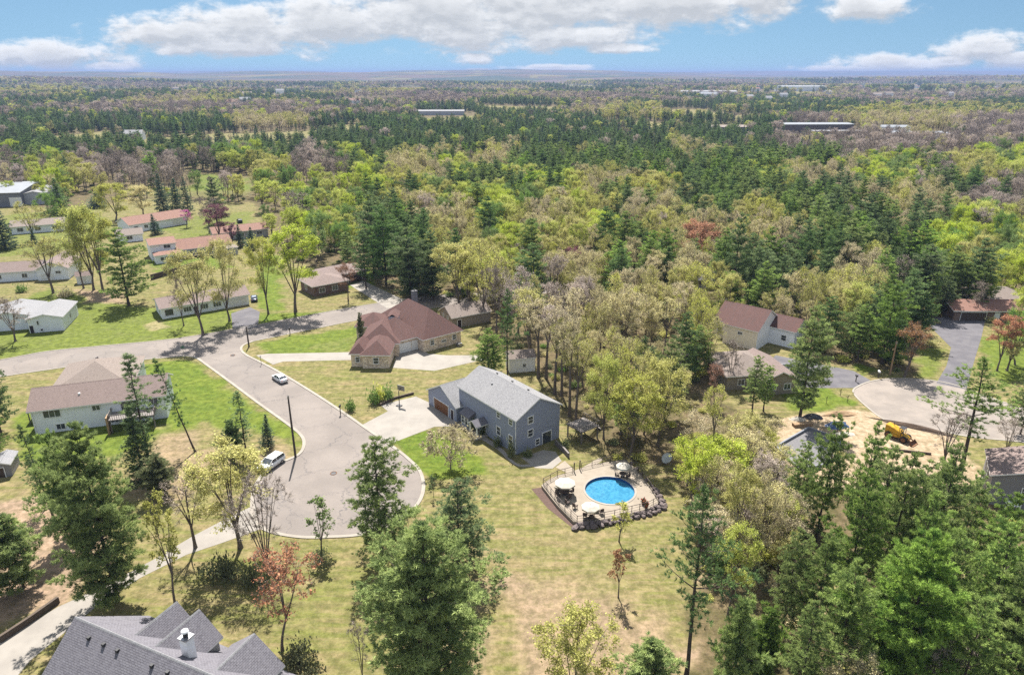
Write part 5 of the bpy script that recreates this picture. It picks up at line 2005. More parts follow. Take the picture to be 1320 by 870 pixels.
def leaves(tm, pos, size, rr, tint):
    n = len(pos)
    a = unit(rr.normal(0, 1, (n, 3)) * np.array([1, 1, .7])); b = unit(np.cross(a, rr.normal(0, 1, (n, 3))))
    s_ = size * rr.uniform(.35, 1.65, (n, 1))
    p0, p1, p2, p3 = pos + a * s_, pos + b * s_ * .62, pos - a * s_, pos - b * s_ * .62
    tm.tris(np.concatenate([np.stack([p0, p1, p2], 1), np.stack([p0, p2, p3], 1)]), 0, np.concatenate([tint, tint]))


def trunk_mesh(name, path, radii, mat, sides=8, extra=()):
    t = TM(); t.tube(path, radii, sides, 0)
    for (p, r) in extra:
        t.tube(p, r, 5, 0)
    return t.mesh(name, [mat])


def pine(seed, Ht=20, Rd=4.5, base=.22, whorls=17, nb=6, dens=26, prof='broad', tl=.62, tw=.17, k=6, droop=.0, bare=0.0):
    rr = np.random.default_rng(seed)
    zz = np.linspace(0, Ht, 9)
    wob = np.cumsum(rr.normal(0, .05, (9, 2)), 0) * (Ht / 20)
    path = np.column_stack([wob, zz])
    rad = (.0085 if prof == 'scraggly' else .012) * Ht * (1 - zz / Ht * .9)
    rad[0] *= 1.35
    tmx = trunk_mesh('trunk', path, rad, 'bark_pine')
    tm = TM()
    POS, DIR, TN = [], [], []
    ph0 = rr.uniform(0, 6.28)
    for w in range(whorls):
        t = (w + rr.uniform(-.25, .25)) / (whorls - 1)
        t = min(max(t, 0), 1)
        z = Ht * (base + (1 - base) * t ** .93)
        cx, cy = np.interp(z, zz, wob[:, 0]), np.interp(z, zz, wob[:, 1])
        if prof == 'broad':
            f = min(1, .62 + t / .35 * .38) * (1 - max(0, t - .2) / .8) ** .6
        elif prof == 'cone':
            f = (1 - t) ** .85
        elif prof == 'column':
            f = min(1, .5 + t * 2) * (1 - max(0, t - .5) / .5) ** .6 * rr.uniform(.6, 1.15)
        else:   # scraggly
            f = (.35 + .65 * rr.random()) * (1 - t) ** .4
        f = max(f, .09)
        wf = rr.uniform(.74, 1.16)
        a0 = rr.uniform(0, 6.28)
        nn = nb if t < .9 else 5
        for j in range(nn):
            if rr.random() < bare * (1 - t):
                continue
            az = a0 + 2 * math.pi * j / nn + rr.normal(0, .25)
            L_ = Rd * f * wf * rr.uniform(.52, 1.25) * (1 + .22 * math.cos(az - ph0))
            el = (-.10 - droop) + .75 * t ** 1.6 + rr.normal(0, .10)
            d = np.array([math.cos(az) * math.cos(el), math.sin(az) * math.cos(el), math.sin(el)])
            s_ = np.linspace(0, 1, 5)[:, None]
            p0 = np.array([cx, cy, z])
            curve = p0 + d * L_ * s_ + np.array([0, 0, 1.]) * (s_ ** 2) * L_ * (.24 - droop * .8)
            tm.tube(curve, np.linspace(.012 * L_ + .02, .008, 5), 3, 1)
            n = max(5, int(dens * (L_ / 4.5) ** 1.15))
            nc = max(3, int(L_ * 2.4) + 1)
            lat = np.cross(d, [0, 0, 1.]); lat /= np.linalg.norm(lat) + 1e-9
            cu = np.linspace(.26, 1, nc) + rr.normal(0, .05, nc)
            cv = np.where(np.arange(nc) % 2 == 0, 1, -1) * rr.uniform(.2, 1, nc) * (cu < .97)
            cw = (.12 + .30 * (1 - abs(cu * 1.6 - .9))) * L_ * .8
            cz = rr.normal(.05, .16, nc)
            ct = rr.normal(0, .2, nc)
            wi = rr.integers(0, nc, n)
            rad_c = .10 + .036 * L_
            u, v = cu[wi], cv[wi]
            jit_ = rr.normal(0, 1, (n, 3)) * np.array([rad_c, rad_c, rad_c * .42])
            pos = p0 + d * (L_ * u)[:, None] + np.array([0, 0, 1.]) * ((u ** 2) * L_ * (.24 - droop * .8) + cz[wi])[:, None] + lat * (v * cw[wi])[:, None] + jit_
            POS.append(pos); DIR.append(unit(np.tile(d, (n, 1)) + lat * v[:, None] * .8 + jit_ * .8))
            TN.append(np.clip(.10 + .55 * u + ct[wi] + .5 * jit_[:, 2] / rad_c * .4 + rr.normal(0, .06, n), 0, 1))  # fresh tips lighter; low tint inside paints crown shade, clump tops painted lighter
    POS, DIR, TN = np.concatenate(POS), np.concatenate(DIR), np.concatenate(TN)
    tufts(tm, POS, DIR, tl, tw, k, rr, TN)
    return tmx, tm, Ht, Rd


def broad(seed, Ht=15, Rd=5, h0=.25, limbs=6, branches=6, twigs=6, nleaf=12, size=.20, fine=0, cloud=.5, vase=.0, lean=0.0, mat='bark', lump=.3):
    rr = np.random.default_rng(seed)
    zb = Ht * h0
    zz = np.linspace(0, 1, 6)
    top = np.array([rr.normal(0, .3) + lean, rr.normal(0, .3), zb * 1.25])
    path = np.column_stack([top[0] * zz ** 2, top[1] * zz ** 2, top[2] * zz])
    rt = .0125 * Ht
    rad = rt * (1.25 - .5 * zz); rad[0] *= 1.25
    extra = []
    cen = np.array([lean * 1.4, 0, (zb + Ht) / 2 + .04 * Ht]); rad3 = np.array([Rd, Rd, (Ht - zb) / 2])
    tm = TM()
    LP, LT = [], []
    lumps = unit(rr.normal(0, 1, (7, 3)))

    def clamp(p):
        q = (p - cen) / rad3
        n_ = np.linalg.norm(q) + 1e-9
        lim = 1 + lump * (np.max(lumps @ (q / n_)) - .75)
        if n_ > lim:
            q = q / n_ * lim * rr.uniform(.9, 1)
        return cen + q * rad3
    for i in range(limbs):
        az = 2 * math.pi * i / limbs + rr.normal(0, .3)
        el = rr.uniform(.25, 1.25) if i else 1.45
        s0 = top * rr.uniform(.72, 1.0)
        tgt = cen + np.array([math.cos(az) * math.cos(el), math.sin(az) * math.cos(el), math.sin(el) * .9]) * rad3 * rr.uniform(.6, .8)
        mid_ = (s0 + tgt) / 2 + np.array([0, 0, 1]) * Ht * (.02 + vase) + rr.normal(0, .25, 3)
        t = np.linspace(0, 1, 6)[:, None]
        curve = s0 * (1 - t) ** 2 + 2 * mid_ * t * (1 - t) + tgt * t ** 2
        extra.append((curve[:4], np.linspace(rt * .5, rt * .3, 4)))
        tm.tube(curve[3:], np.linspace(rt * .3, rt * .12, 3), 4, 1)
        for j in range(branches):
            u = rr.uniform(.3, 1) if j else 1.0
            b0 = (s0 * (1 - u) ** 2 + 2 * mid_ * u * (1 - u) + tgt * u ** 2)
            dd = unit(unit(b0 - cen * np.array([1, 1, .8])) * .8 + rr.normal(0, .75, 3) + np.array([0, 0, .25]))
            b1 = clamp(b0 + dd * Rd * rr.uniform(.35, .7))
            bm = (b0 + b1) / 2 + np.array([0, 0, .12 * Rd]) + rr.normal(0, .15, 3)
            t3 = np.linspace(0, 1, 4)[:, None]
            bc = b0 * (1 - t3) ** 2 + 2 * bm * t3 * (1 - t3) + b1 * t3 ** 2
            tm.tube(bc, np.linspace(rt * .17, rt * .06, 4), 3, 1)
            ct = rr.normal(.5, .2)
            for k in range(twigs):
                u2 = rr.uniform(.3, 1) if k else 1
                t0 = b0 * (1 - u2) ** 2 + 2 * bm * u2 * (1 - u2) + b1 * u2 ** 2
                d2 = unit(unit(t0 - cen) * .6 + rr.normal(0, .8, 3) + np.array([0, 0, .4]))
                t1 = clamp(t0 + d2 * Rd * rr.uniform(.09, .22))
                tm.tube(np.stack([t0, (t0 + t1) / 2 + rr.normal(0, .06, 3), t1]), [rt * .06, rt * .04, .012], 3, 1)
                if fine:
                    m_ = fine
                    uu = rr.uniform(.2, 1, (m_, 1))
                    f0 = t0 + (t1 - t0) * uu
                    fd = unit(d2 * .8 + rr.normal(0, .6, (m_, 3)) + np.array([0, 0, .35]))
                    fl = Rd * rr.uniform(.08, .2, (m_, 1))
                    sd_ = unit(np.cross(fd, rr.normal(0, 1, (m_, 3)))) * .024 * (Rd / 5)
                    tm.tris(np.stack([f0 + sd_, f0 - sd_, f0 + fd * fl], 1), 2, .5)
                if nleaf:
                    m_ = max(2, int(nleaf * rr.uniform(.5, 1.5)))
                    uu = rr.uniform(.1, 1.1, (m_, 1))
                    LP.append(t0 + (t1 - t0) * uu + rr.normal(0, cloud * Rd * .1, (m_, 3)))
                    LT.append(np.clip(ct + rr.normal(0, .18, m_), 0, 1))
    if nleaf:
        leaves(tm, np.concatenate(LP), size, rr, np.concatenate(LT))
    return trunk_mesh('trunk', path, rad, mat, 8, extra), tm, Ht, Rd


def shrub(seed, Ht=1.6, Rd=1.4, n=500, size=.13, flat=1.0, stems=8):
    rr = np.random.default_rng(seed)
    tm = TM(); t = TM()
    c = unit(rr.normal(0, 1, (14, 3))) * rr.uniform(.3, .8, (14, 1))
    c[:, 2] = np.abs(c[:, 2])
    P_ = c[rr.integers(0, 14, n)] + rr.normal(0, .22, (n, 3))
    P_[:, 2] = np.abs(P_[:, 2]) * flat + .05
    P_ *= np.array([Rd, Rd, Ht])
    leaves(tm, P_, size, rr, np.clip(rr.normal(.5, .25, n), 0, 1))
    for i in range(stems):
        e = c[i % 14] * np.array([Rd, Rd, Ht]) * .9
        t.tube(np.stack([np.array([e[0] * .1, e[1] * .1, -.05]), e * np.array([.5, .5, .6]), e]), [.05, .035, .015], 4, 0)
    return t.mesh('trunk', ['twig']), tm, Ht, Rd


PROTO = {}
SHAPES = {
    'p1': (pine, dict(seed=1, Ht=20, Rd=4.9, base=.14, whorls=13, nb=6, dens=99, tl=0.36, tw=0.075, k=11)),
    'p2': (pine, dict(seed=2, Ht=21, Rd=4.4, base=.24, whorls=13, nb=5, dens=106, tl=0.36, tw=0.075, k=11)),
    'p3': (pine, dict(seed=3, Ht=18, Rd=5.2, base=.12, whorls=12, nb=6, dens=114, tl=0.36, tw=0.075, k=11)),
    'p4': (pine, dict(seed=4, Ht=22, Rd=3.6, base=.36, whorls=14, nb=5, dens=57, prof='column', bare=.3, tl=0.36, tw=0.075, k=11)),
    'p5': (pine, dict(seed=5, Ht=17, Rd=2.2, base=.32, whorls=15, nb=4, dens=45, prof='scraggly', bare=.3, tl=0.36, tw=0.075, k=11)),
    'p6': (pine, dict(seed=6, Ht=9, Rd=2.9, base=.12, whorls=12, nb=6, dens=146, tl=0.36, tw=0.075, k=11)),
    'pB': (pine, dict(seed=7, Ht=21, Rd=6.4, base=.08, whorls=15, nb=7, dens=186, tl=0.36, tw=0.075, k=11)),
    's1': (pine, dict(seed=8, Ht=15, Rd=3.0, base=.06, whorls=22, nb=7, dens=52, prof='cone', droop=.22, tl=0.36, tw=0.100, k=7)),
    's2': (pine, dict(seed=9, Ht=18, Rd=3.3, base=.10, whorls=22, nb=6, dens=49, prof='cone', droop=.12, tl=0.36, tw=0.100, k=7)),
    'd1': (broad, dict(seed=11, Ht=15, Rd=5.2, h0=.14, nleaf=57, size=.10, fine=4, cloud=.58, lump=.5)),
    'd2': (broad, dict(seed=12, Ht=16, Rd=4.6, h0=.20, nleaf=47, size=.10, fine=5, limbs=7, vase=.06, cloud=.58, lump=.5)),
    'd3': (broad, dict(seed=13, Ht=13, Rd=4.8, h0=.12, nleaf=57, size=.10, fine=4, lump=.5, cloud=.58)),
    'o1': (broad, dict(seed=14, Ht=15, Rd=4.8, h0=.2, nleaf=26, size=0.094, fine=9, lump=.45, cloud=.58)),
    'o2': (broad, dict(seed=15, Ht=16.5, Rd=4.3, h0=.26, nleaf=24, size=0.094, fine=9, limbs=6, vase=.06, cloud=.58, lump=.5)),
    'o3': (broad, dict(seed=16, Ht=19, Rd=3.8, h0=.42, nleaf=21, size=0.094, fine=9, limbs=5, twigs=6, cloud=.58, lump=.5)),
    'b1': (broad, dict(seed=17, Ht=15, Rd=4.6, h0=.2, nleaf=4, size=.09, fine=16, cloud=.58)),
    'b2': (broad, dict(seed=18, Ht=17, Rd=3.6, h0=.28, nleaf=3, size=.09, fine=16, vase=.09, cloud=.58)),
    'b3': (broad, dict(seed=19, Ht=11, Rd=3.4, h0=.08, nleaf=2, size=.09, fine=12, limbs=8, vase=.12)),
    'y1': (broad, dict(seed=20, Ht=7, Rd=1.9, h0=.24, nleaf=10, size=.10, fine=4, limbs=5, branches=5, twigs=5, cloud=.58)),
    'y2': (broad, dict(seed=21, Ht=11, Rd=2.2, h0=.24, nleaf=13, size=.11, fine=4, limbs=6, vase=.06, cloud=.58)),
    'r1': (broad, dict(seed=22, Ht=10, Rd=3.6, h0=.24, nleaf=12, size=.11, fine=7, lean=-.8, lump=.5, cloud=.58)),
    'k1': (broad, dict(seed=23, Ht=5.5, Rd=3.4, h0=.16, nleaf=9, size=.11, fine=9, limbs=7, lump=.5)),
    'sh': (shrub, dict(seed=24, Ht=1.6, Rd=1.4)),
    'ju': (shrub, dict(seed=25, Ht=1.5, Rd=3.0, n=1100, size=.12, flat=.8, stems=26)),
}
BUILT = {}


def proto(shape, leaf):
    key = (shape, leaf)
    if key in PROTO:
        return PROTO[key]
    if shape not in BUILT:
        fn, kw = SHAPES[shape]
        BUILT[shape] = fn(**kw)
    tme, tm, Ht, Rd = BUILT[shape]
    bark = 'bark_pine' if shape[0] in 'ps' and shape != 'sh' else 'bark'
    cme = tm.mesh('crown', [leaf, bark, 'twig'])
    PROTO[key] = (tme, cme, Ht, Rd)
    return PROTO[key]


ALL_TREES = []      # every individual tree: for spacing and labels


def plant(shape, leaf, x, y, h, r, name, label, cat, rz=None, group=None, lean=(0, 0), z=None):
    tme, cme, Ht, Rd = proto(shape, leaf)
    o_ = bpy.data.objects.new(name, None)
    o_.empty_display_size = .5
    COL.objects.link(o_)
    o_.location = (x, y, float(terrain(x, y)) if z is None else z)
    o_.rotation_euler = (lean[0], lean[1], random.uniform(0, 6.28) if rz is None else rz)
    o_.scale = (r / Rd, r / Rd, h / Ht)
    tag(o_, label, cat, group)
    a = bpy.data.objects.new('trunk', tme); COL.objects.link(a); a.parent = o_
    c_ = bpy.data.objects.new('crown', cme); COL.objects.link(c_); c_.parent = o_
    ALL_TREES.append((x, y, h, r, o_))
    return o_


def manual(shape, leaf, bx_, by_, ytop, cw, name, label, cat='tree', lean=(0, 0), rz=None):
    p = G(bx_, by_)
    h = height_at(p, ytop)
    dep = proj(p.x, p.y, h * .55)[2]
    r = cw / 2 / FPX * dep
    if lean != (0, 0): rz = 0.0
    return plant(shape, leaf, p.x, p.y, h, r, name, label, cat, rz, None, lean)


PN, PD, SN, LM, OL, TN_, BR = 'pine_needles', 'pine_dark', 'spruce_needles', 'leaf_lime', 'leaf_olive', 'leaf_tan', 'leaf_bare'
MT = [
    # near centre
    ('pB', PN, 556, 902, 684, 205, 'pine_tree', 'huge broad green pine filling the bottom centre of the lawn', 'pine tree'),
    ('p1', PN, 493, 722, 567, 112, 'pine_tree', 'tall full pine standing over the cul-de-sac edge', 'pine tree'),
    ('p1', PD, 592, 735, 621, 92, 'pine_tree', 'dark green pine right behind the huge broad pine', 'pine tree'),
    ('p4', PD, 883, 884, 636, 92, 'pine_tree', 'tall dark pine with long bare trunk at the right edge of the lawn', 'pine tree'),
    ('d2', LM, 938, 794, 678, 62, 'maple_tree', 'bright yellow green young tree right of the tall dark pine', 'young tree'),
    ('d3', OL, 738, 905, 790, 118, 'budding_tree', 'thin yellow olive budding tree at the bottom of the lawn', 'budding tree'),
    ('p6', PN, 835, 900, 828, 84, 'pine_tree', 'small bushy green pine at the bottom left of the tall dark pine', 'pine tree'),
    ('y1', OL, 798, 698, 650, 36, 'young_tree', 'small thin budding tree in front of the pool boulders', 'young tree'),
    ('y1', 'leaf_rust', 797, 770, 709, 35, 'young_tree', 'small sapling with withered rust brown leaves on the lawn', 'young tree'),
    ('r1', 'leaf_red', 364, 838, 722, 100, 'maple_tree', 'red budding maple right of the slate roofed house', 'maple tree'),
    ('y2', OL, 226, 780, 632, 44, 'young_tree', 'tall thin yellowish tree behind the slate roofed house', 'young tree'),
    ('b2', BR, 252, 706, 610, 62, 'bare_tree', 'slim bare tree beside the driveway left of the yellow tree', 'bare tree'),
    ('d2', OL, 310, 706, 570, 118, 'budding_tree', 'yellow olive budding tree hiding the white estate car', 'budding tree'),
    ('b3', BR, 349, 738, 612, 88, 'bare_tree', 'grey many stemmed bare tree by the cul-de-sac edge', 'bare tree'),
    ('y1', 'leaf_green', 415, 714, 645, 48, 'young_tree', 'small light green tree below the cul-de-sac edge', 'young tree'),
    ('b2', BR, 470, 900, 800, 30, 'bare_tree', 'bare thin sapling left of the huge broad pine', 'bare tree'),
    # left
    ('pB', PN, 152, 774, 552, 134, 'pine_tree', 'large dark full pine above the slate roofed house', 'pine tree'),
    ('p5', PD, 194, 604, 462, 66, 'pine_tree', 'sparse tall pine in front of the white bi-level house', 'pine tree'),
    ('s1', PD, 186, 616, 528, 58, 'spruce_tree', 'dense dark spruce at the foot of the sparse tall pine', 'spruce tree'),
    ('p6', 'juniper', 210, 640, 590, 50, 'pine_tree', 'low dark bushy pine right below the dense spruce', 'pine tree'),
    ('p5', PD, 252, 582, 464, 36, 'pine_tree', 'leaning slim pine with long bare trunk on the corner lawn', 'pine tree', (0, R(-13))),
    ('p5', PD, 319, 592, 508, 42, 'pine_tree', 'sparse dark pine between leaning pine and wooden pole', 'pine tree'),
    ('p6', PD, 303, 596, 545, 34, 'pine_tree', 'low dark pine at the left foot of the sparse one', 'pine tree'),
    ('s1', SN, 347, 577, 536, 22, 'spruce_tree', 'little dark spruce at the end of the corner lawn', 'spruce tree'),
    ('p5', PD, 69, 665, 552, 36, 'pine_tree', 'taller of two leaning slim pines on bare soil at the left', 'pine tree', (0, R(-5))),
    ('p5', PD, 59, 657, 590, 34, 'pine_tree', 'shorter of two slim pines on bare soil at the left', 'pine tree', (0, R(-3))),
    ('p6', PN, 31, 758, 668, 74, 'pine_tree', 'small green pine above the dark timber retaining wall', 'pine tree'),
    ('p6', PN, -8, 776, 655, 80, 'pine_tree', 'green pine cut by the left edge above the timber wall', 'pine tree'),
    ('p1', PD, 2, 560, 462, 46, 'pine_tree', 'dark pine cut by the left edge beside the white house', 'pine tree'),
    ('p1', PN, -14, 600, 500, 50, 'pine_tree', 'pine mostly cut off by the left edge above the small shed', 'pine tree'),
    ('p6', PN, 95, 690, 565, 50, 'pine_tree', 'slim green pine left of the large dark pine', 'pine tree'),
    ('b1', BR, 20, 440, 385, 60, 'bare_tree', 'grey bare tree in front of the pale grey roofed house', 'bare tree'),
    # main street
    ('k1', TN_, 581, 604, 553, 74, 'crab_apple_tree', 'low spreading tan crab apple on the lawn before the blue house', 'fruit tree'),
    ('y1', PD, 559, 640, 612, 12, 'young_tree', 'tiny dark sapling on the lawn near the cul-de-sac', 'young tree'),
    ('p4', PD, 654, 497, 376, 36, 'pine_tree', 'tall narrow pine behind the roof of the blue house', 'pine tree'),
    ('p3', PN, 629, 490, 425, 62, 'pine_tree', 'broad light green pine between brick house and blue house', 'pine tree'),
    ('o3', TN_, 694, 487, 388, 58, 'oak_tree', 'tan oak with bare trunk right of the white shed', 'oak tree'),
    ('o3', BR, 704, 488, 395, 52, 'oak_tree', 'greyish oak next behind the white shed oak', 'oak tree'),
    ('o3', TN_, 715, 508, 400, 54, 'oak_tree', 'tan oak with bare trunk behind the middle of the blue roof', 'oak tree'),
    ('o3', OL, 724, 510, 412, 50, 'oak_tree', 'olive oak with bare trunk behind the blue roof', 'oak tree'),
    ('o3', TN_, 734, 536, 415, 55, 'oak_tree', 'tall tan oak just behind the gable of the blue house', 'oak tree'),
    ('o3', OL, 742, 547, 440, 52, 'oak_tree', 'olive oak leaning right of the blue house gable', 'oak tree'),
    ('o2', OL, 683, 462, 372, 60, 'oak_tree', 'olive oak behind the white shed', 'oak tree'),
    ('o1', BR, 668, 430, 350, 62, 'oak_tree', 'grey oak with no leaves behind the tall narrow pine', 'oak tree'),
    ('d2', OL, 592, 397, 312, 68, 'budding_tree', 'round tan olive tree behind the red brown roof', 'budding tree'),
    ('o1', OL, 623, 414, 314, 74, 'budding_tree', 'wide tan olive tree beside the tan garage', 'budding tree'),
    ('d2', OL, 604, 398, 322, 40, 'budding_tree', 'slim olive tree between the two round ones', 'budding tree'),
    ('b1', BR, 640, 428, 345, 58, 'bare_tree', 'bare greyish tree right of the tan garage', 'bare tree'),
    ('p3', PD, 529, 388, 296, 78, 'pine_tree', 'broad dark pine behind the red brown roofed house', 'pine tree'),
    ('p1', PD, 498, 366, 268, 56, 'pine_tree', 'tall dark pine left of the broad dark one', 'pine tree'),
    ('p1', PD, 482, 352, 250, 50, 'pine_tree', 'tall dark pine behind the brown ranch house', 'pine tree'),
    ('p2', PD, 472, 372, 300, 34, 'pine_tree', 'slender pine at the end of the brown ranch roof', 'pine tree'),
    ('p2', PD, 548, 372, 292, 46, 'pine_tree', 'dark pine right behind the broad dark pine', 'pine tree'),
    ('p6', 'juniper', 466, 444, 405, 11, 'evergreen_column', 'clipped dark column evergreen at the corner of the brick house', 'evergreen'),
    ('o2', 'leaf_rust', 449, 388, 338, 30, 'young_tree', 'small reddish brown budding tree on the brown ranch lawn', 'young tree'),
    ('d2', LM, 381, 402, 292, 78, 'maple_tree', 'yellow green maple with forked trunk at the roadside', 'maple tree'),
    ('d2', OL, 346, 405, 305, 48, 'maple_tree', 'slim yellow green maple left of the forked one', 'maple tree'),
    ('d2', OL, 262, 432, 322, 70, 'budding_tree', 'yellow olive tree with forked trunk before the white ranch', 'budding tree'),
    ('d1', OL, 296, 414, 312, 66, 'budding_tree', 'yellow olive tree at the garage end of the white ranch', 'budding tree'),
    ('b1', BR, 237, 420, 358, 34, 'bare_tree', 'small bare tree at the left half of the white ranch', 'bare tree'),
    ('p1', PN, 166, 394, 298, 66, 'pine_tree', 'large blue green pine on the lawn left of the white ranch', 'pine tree'),
    ('d1', LM, 121, 374, 268, 74, 'maple_tree', 'bright yellow green maple behind the brown roofed white house', 'maple tree'),
    ('d2', OL, 133, 376, 276, 62, 'maple_tree', 'olive yellow maple left of the large blue green pine', 'maple tree'),
    ('b1', BR, 108, 372, 290, 46, 'bare_tree', 'bare brownish tree in front of the bright maple', 'bare tree'),
    ('o2', OL, 69, 378, 306, 58, 'budding_tree', 'thin half green tree in front of the long brown roof', 'budding tree'),
    ('sh', TN_, 84, 382, 370, 22, 'shrub', 'tan bare shrub before the front gable of the white house', 'shrub'),
    ('sh', 'leaf_green', 30, 376, 364, 18, 'shrub', 'green shrub in the yard of the brown roofed white house', 'shrub'),
    ('s1', SN, 200, 302, 277, 18, 'spruce_tree', 'small dark spruce before the pink roofed ranch', 'spruce tree'),
    ('y1', 'leaf_pink', 241, 293, 271, 22, 'redbud_tree', 'magenta flowering redbud beside the pink roofed ranch', 'redbud'),
    ('d2', 'leaf_plum', 284, 314, 264, 40, 'plum_tree', 'purple leaved plum tree on the far left street', 'plum tree'),
    ('y2', 'leaf_plum', 300, 318, 288, 26, 'plum_tree', 'low purple leaved plum tree right of the taller one', 'plum tree'),
    ('s1', SN, 213, 280, 226, 26, 'spruce_tree', 'dark spruce behind the pink roof', 'spruce tree'),
    ('s1', SN, 231, 278, 232, 22, 'spruce_tree', 'dark spruce right next to the one behind the pink roof', 'spruce tree'),
    ('s2', SN, 244, 276, 230, 22, 'spruce_tree', 'slim dark spruce third from the pink roof ridge', 'spruce tree'),
    ('p1', PD, 280, 288, 230, 34, 'pine_tree', 'brownish dark pine above the purple plum trees', 'pine tree'),
    ('b1', BR, 270, 300, 255, 38, 'bare_tree', 'grey bare tree left of the purple plum trees', 'bare tree'),
    ('s1', SN, 326, 322, 294, 18, 'spruce_tree', 'small dark spruce beside the mauve roof', 'spruce tree'),
    ('s1', SN, 310, 318, 290, 16, 'spruce_tree', 'small dark spruce in front of the mauve roof', 'spruce tree'),
    ('o1', OL, 42, 310, 262, 46, 'budding_tree', 'brown olive round tree in front of the grey industrial building', 'budding tree'),
    ('d1', 'leaf_green', 66, 290, 250, 40, 'maple_tree', 'fresh green tree at the right end of the industrial building', 'maple tree'),
    ('s1', PD, 80, 284, 232, 34, 'pine_tree', 'dark pine behind the fresh green tree', 'pine tree'),
    ('s1', SN, 8, 320, 262, 40, 'spruce_tree', 'dark spruce at the left edge below the industrial building', 'spruce tree'),
    ('s1', SN, 126, 268, 248, 28, 'spruce_tree', 'dark low spruce on the brown field', 'spruce tree'),
    ('s1', SN, 45, 316, 296, 12, 'spruce_tree', 'tiny dark spruce under the brown olive tree', 'spruce tree'),
    ('d1', OL, 150, 285, 238, 56, 'budding_tree', 'wide pale tan tree behind the bright maple', 'budding tree'),
    ('d1', TN_, 185, 278, 240, 46, 'budding_tree', 'pale tan tree at the left end of the pink roof', 'budding tree'),
    ('b1', BR, 383, 305, 248, 58, 'bare_tree', 'wide grey bare tree in front of the lime trees', 'bare tree'),
    ('d3', 'leaf_green', 408, 338, 296, 40, 'maple_tree', 'green tree behind the brown ranch lawn', 'maple tree'),
    # shrubs
    ('sh', 'leaf_green', 481, 521, 496, 18, 'shrub', 'leftmost of three upright shrubs on the lawn by the timber edging', 'shrub'),
    ('sh', 'leaf_olive', 491, 517, 492, 18, 'shrub', 'middle of three upright shrubs by the timber edging', 'shrub'),
    ('sh', 'leaf_green', 501, 515, 490, 17, 'shrub', 'rightmost of three upright shrubs by the timber edging', 'shrub'),
    ('sh', 'leaf_green', 451, 530, 511, 16, 'shrub', 'round shrub in mulch beside the double mailbox', 'shrub'),
    ('ju', 'juniper', 286, 742, 712, 62, 'juniper', 'dark spreading juniper left of the grey bare tree', 'shrub'),
    ('ju', 'juniper', 330, 752, 722, 50, 'juniper', 'spreading juniper below the grey bare tree', 'shrub'),
    ('ju', 'juniper', 413, 722, 708, 40, 'juniper', 'dark low juniper at the foot of the small light green tree', 'shrub'),
    ('ju', 'juniper', 385, 858, 830, 70, 'juniper', 'olive low shrub at the foot of the red maple', 'shrub'),
    ('sh', 'juniper', 607, 553, 538, 18, 'shrub', 'dark shrub at the garage corner of the blue house', 'shrub'),
    ('sh', 'juniper', 622, 560, 547, 14, 'shrub', 'dark shrub under the bay of the blue house', 'shrub'),
    ('sh', 'juniper', 640, 575, 560, 14, 'shrub', 'dark shrub under the lower front window of the blue house', 'shrub'),
    ('sh', 'juniper', 660, 590, 562, 13, 'shrub', 'tall dark shrub at the front corner of the blue house', 'shrub'),
    ('sh', 'juniper', 680, 588, 576, 16, 'shrub', 'dark shrub at the foot of the blue gable wall', 'shrub'),
    ('sh', 'juniper', 727, 578, 562, 15, 'shrub', 'dark shrub under the timber deck of the blue house', 'shrub'),
    # centre woods
    ('d1', LM, 778, 566, 462, 64, 'maple_tree', 'lime green tree left in the grove behind the pool', 'maple tree'),
    ('o1', OL, 800, 560, 455, 62, 'budding_tree', 'olive tree in the grove behind the pool', 'budding tree'),
    ('d1', OL, 848, 575, 468, 84, 'budding_tree', 'large olive yellow tree in the grove above the upright trampoline', 'budding tree'),
    ('p3', PN, 806, 560, 502, 56, 'pine_tree', 'low spreading pine under the grove behind the pool', 'pine tree'),
    ('o1', OL, 830, 560, 470, 50, 'budding_tree', 'dark trunked olive tree between the lime and the large olive one', 'budding tree'),
    ('d2', LM, 888, 668, 562, 74, 'maple_tree', 'lime green tree at the lawn edge right of the pool', 'maple tree'),
    ('o3', OL, 914, 612, 498, 42, 'budding_tree', 'tall slim yellow tree above the lime lawn edge tree', 'budding tree'),
    ('o1', OL, 912, 690, 590, 56, 'budding_tree', 'thin olive tree right of the lime lawn edge tree', 'budding tree'),
    ('d2', OL, 945, 720, 600, 62, 'budding_tree', 'yellow olive tree at the foot of the right woods', 'budding tree'),
    ('o1', TN_, 978, 730, 615, 58, 'budding_tree', 'tan thin tree before the foundation walls', 'budding tree'),
    ('o2', 'leaf_rust', 920, 524, 470, 30, 'budding_tree', 'reddish tan tree at the left end of the faded roof', 'budding tree'),
    ('b1', BR, 940, 500, 440, 44, 'bare_tree', 'grey bare tree in front of the faded hipped roof', 'bare tree'),
    ('p2', PN, 969, 534, 460, 40, 'pine_tree', 'pair leading young pine before the faded hipped roof', 'pine tree'),
    ('p2', PN, 984, 530, 472, 32, 'pine_tree', 'second young pine before the faded hipped roof', 'pine tree'),
    ('p3', PN, 1030, 537, 398, 82, 'pine_tree', 'tall open pine on the small lawn left of the cul-de-sac', 'pine tree'),
    ('p1', PD, 943, 388, 278, 44, 'pine_tree', 'tall dark pine above the covered boat', 'pine tree'),
    ('p1', PD, 973, 394, 326, 42, 'pine_tree', 'dark pine right of the covered boat pine', 'pine tree'),
    ('p1', PD, 1001, 396, 330, 38, 'pine_tree', 'dark pine behind the cream house ridge', 'pine tree'),
    ('s1', PD, 858, 374, 320, 40, 'spruce_tree', 'dense dark spruce left of the orange budding tree', 'spruce tree'),
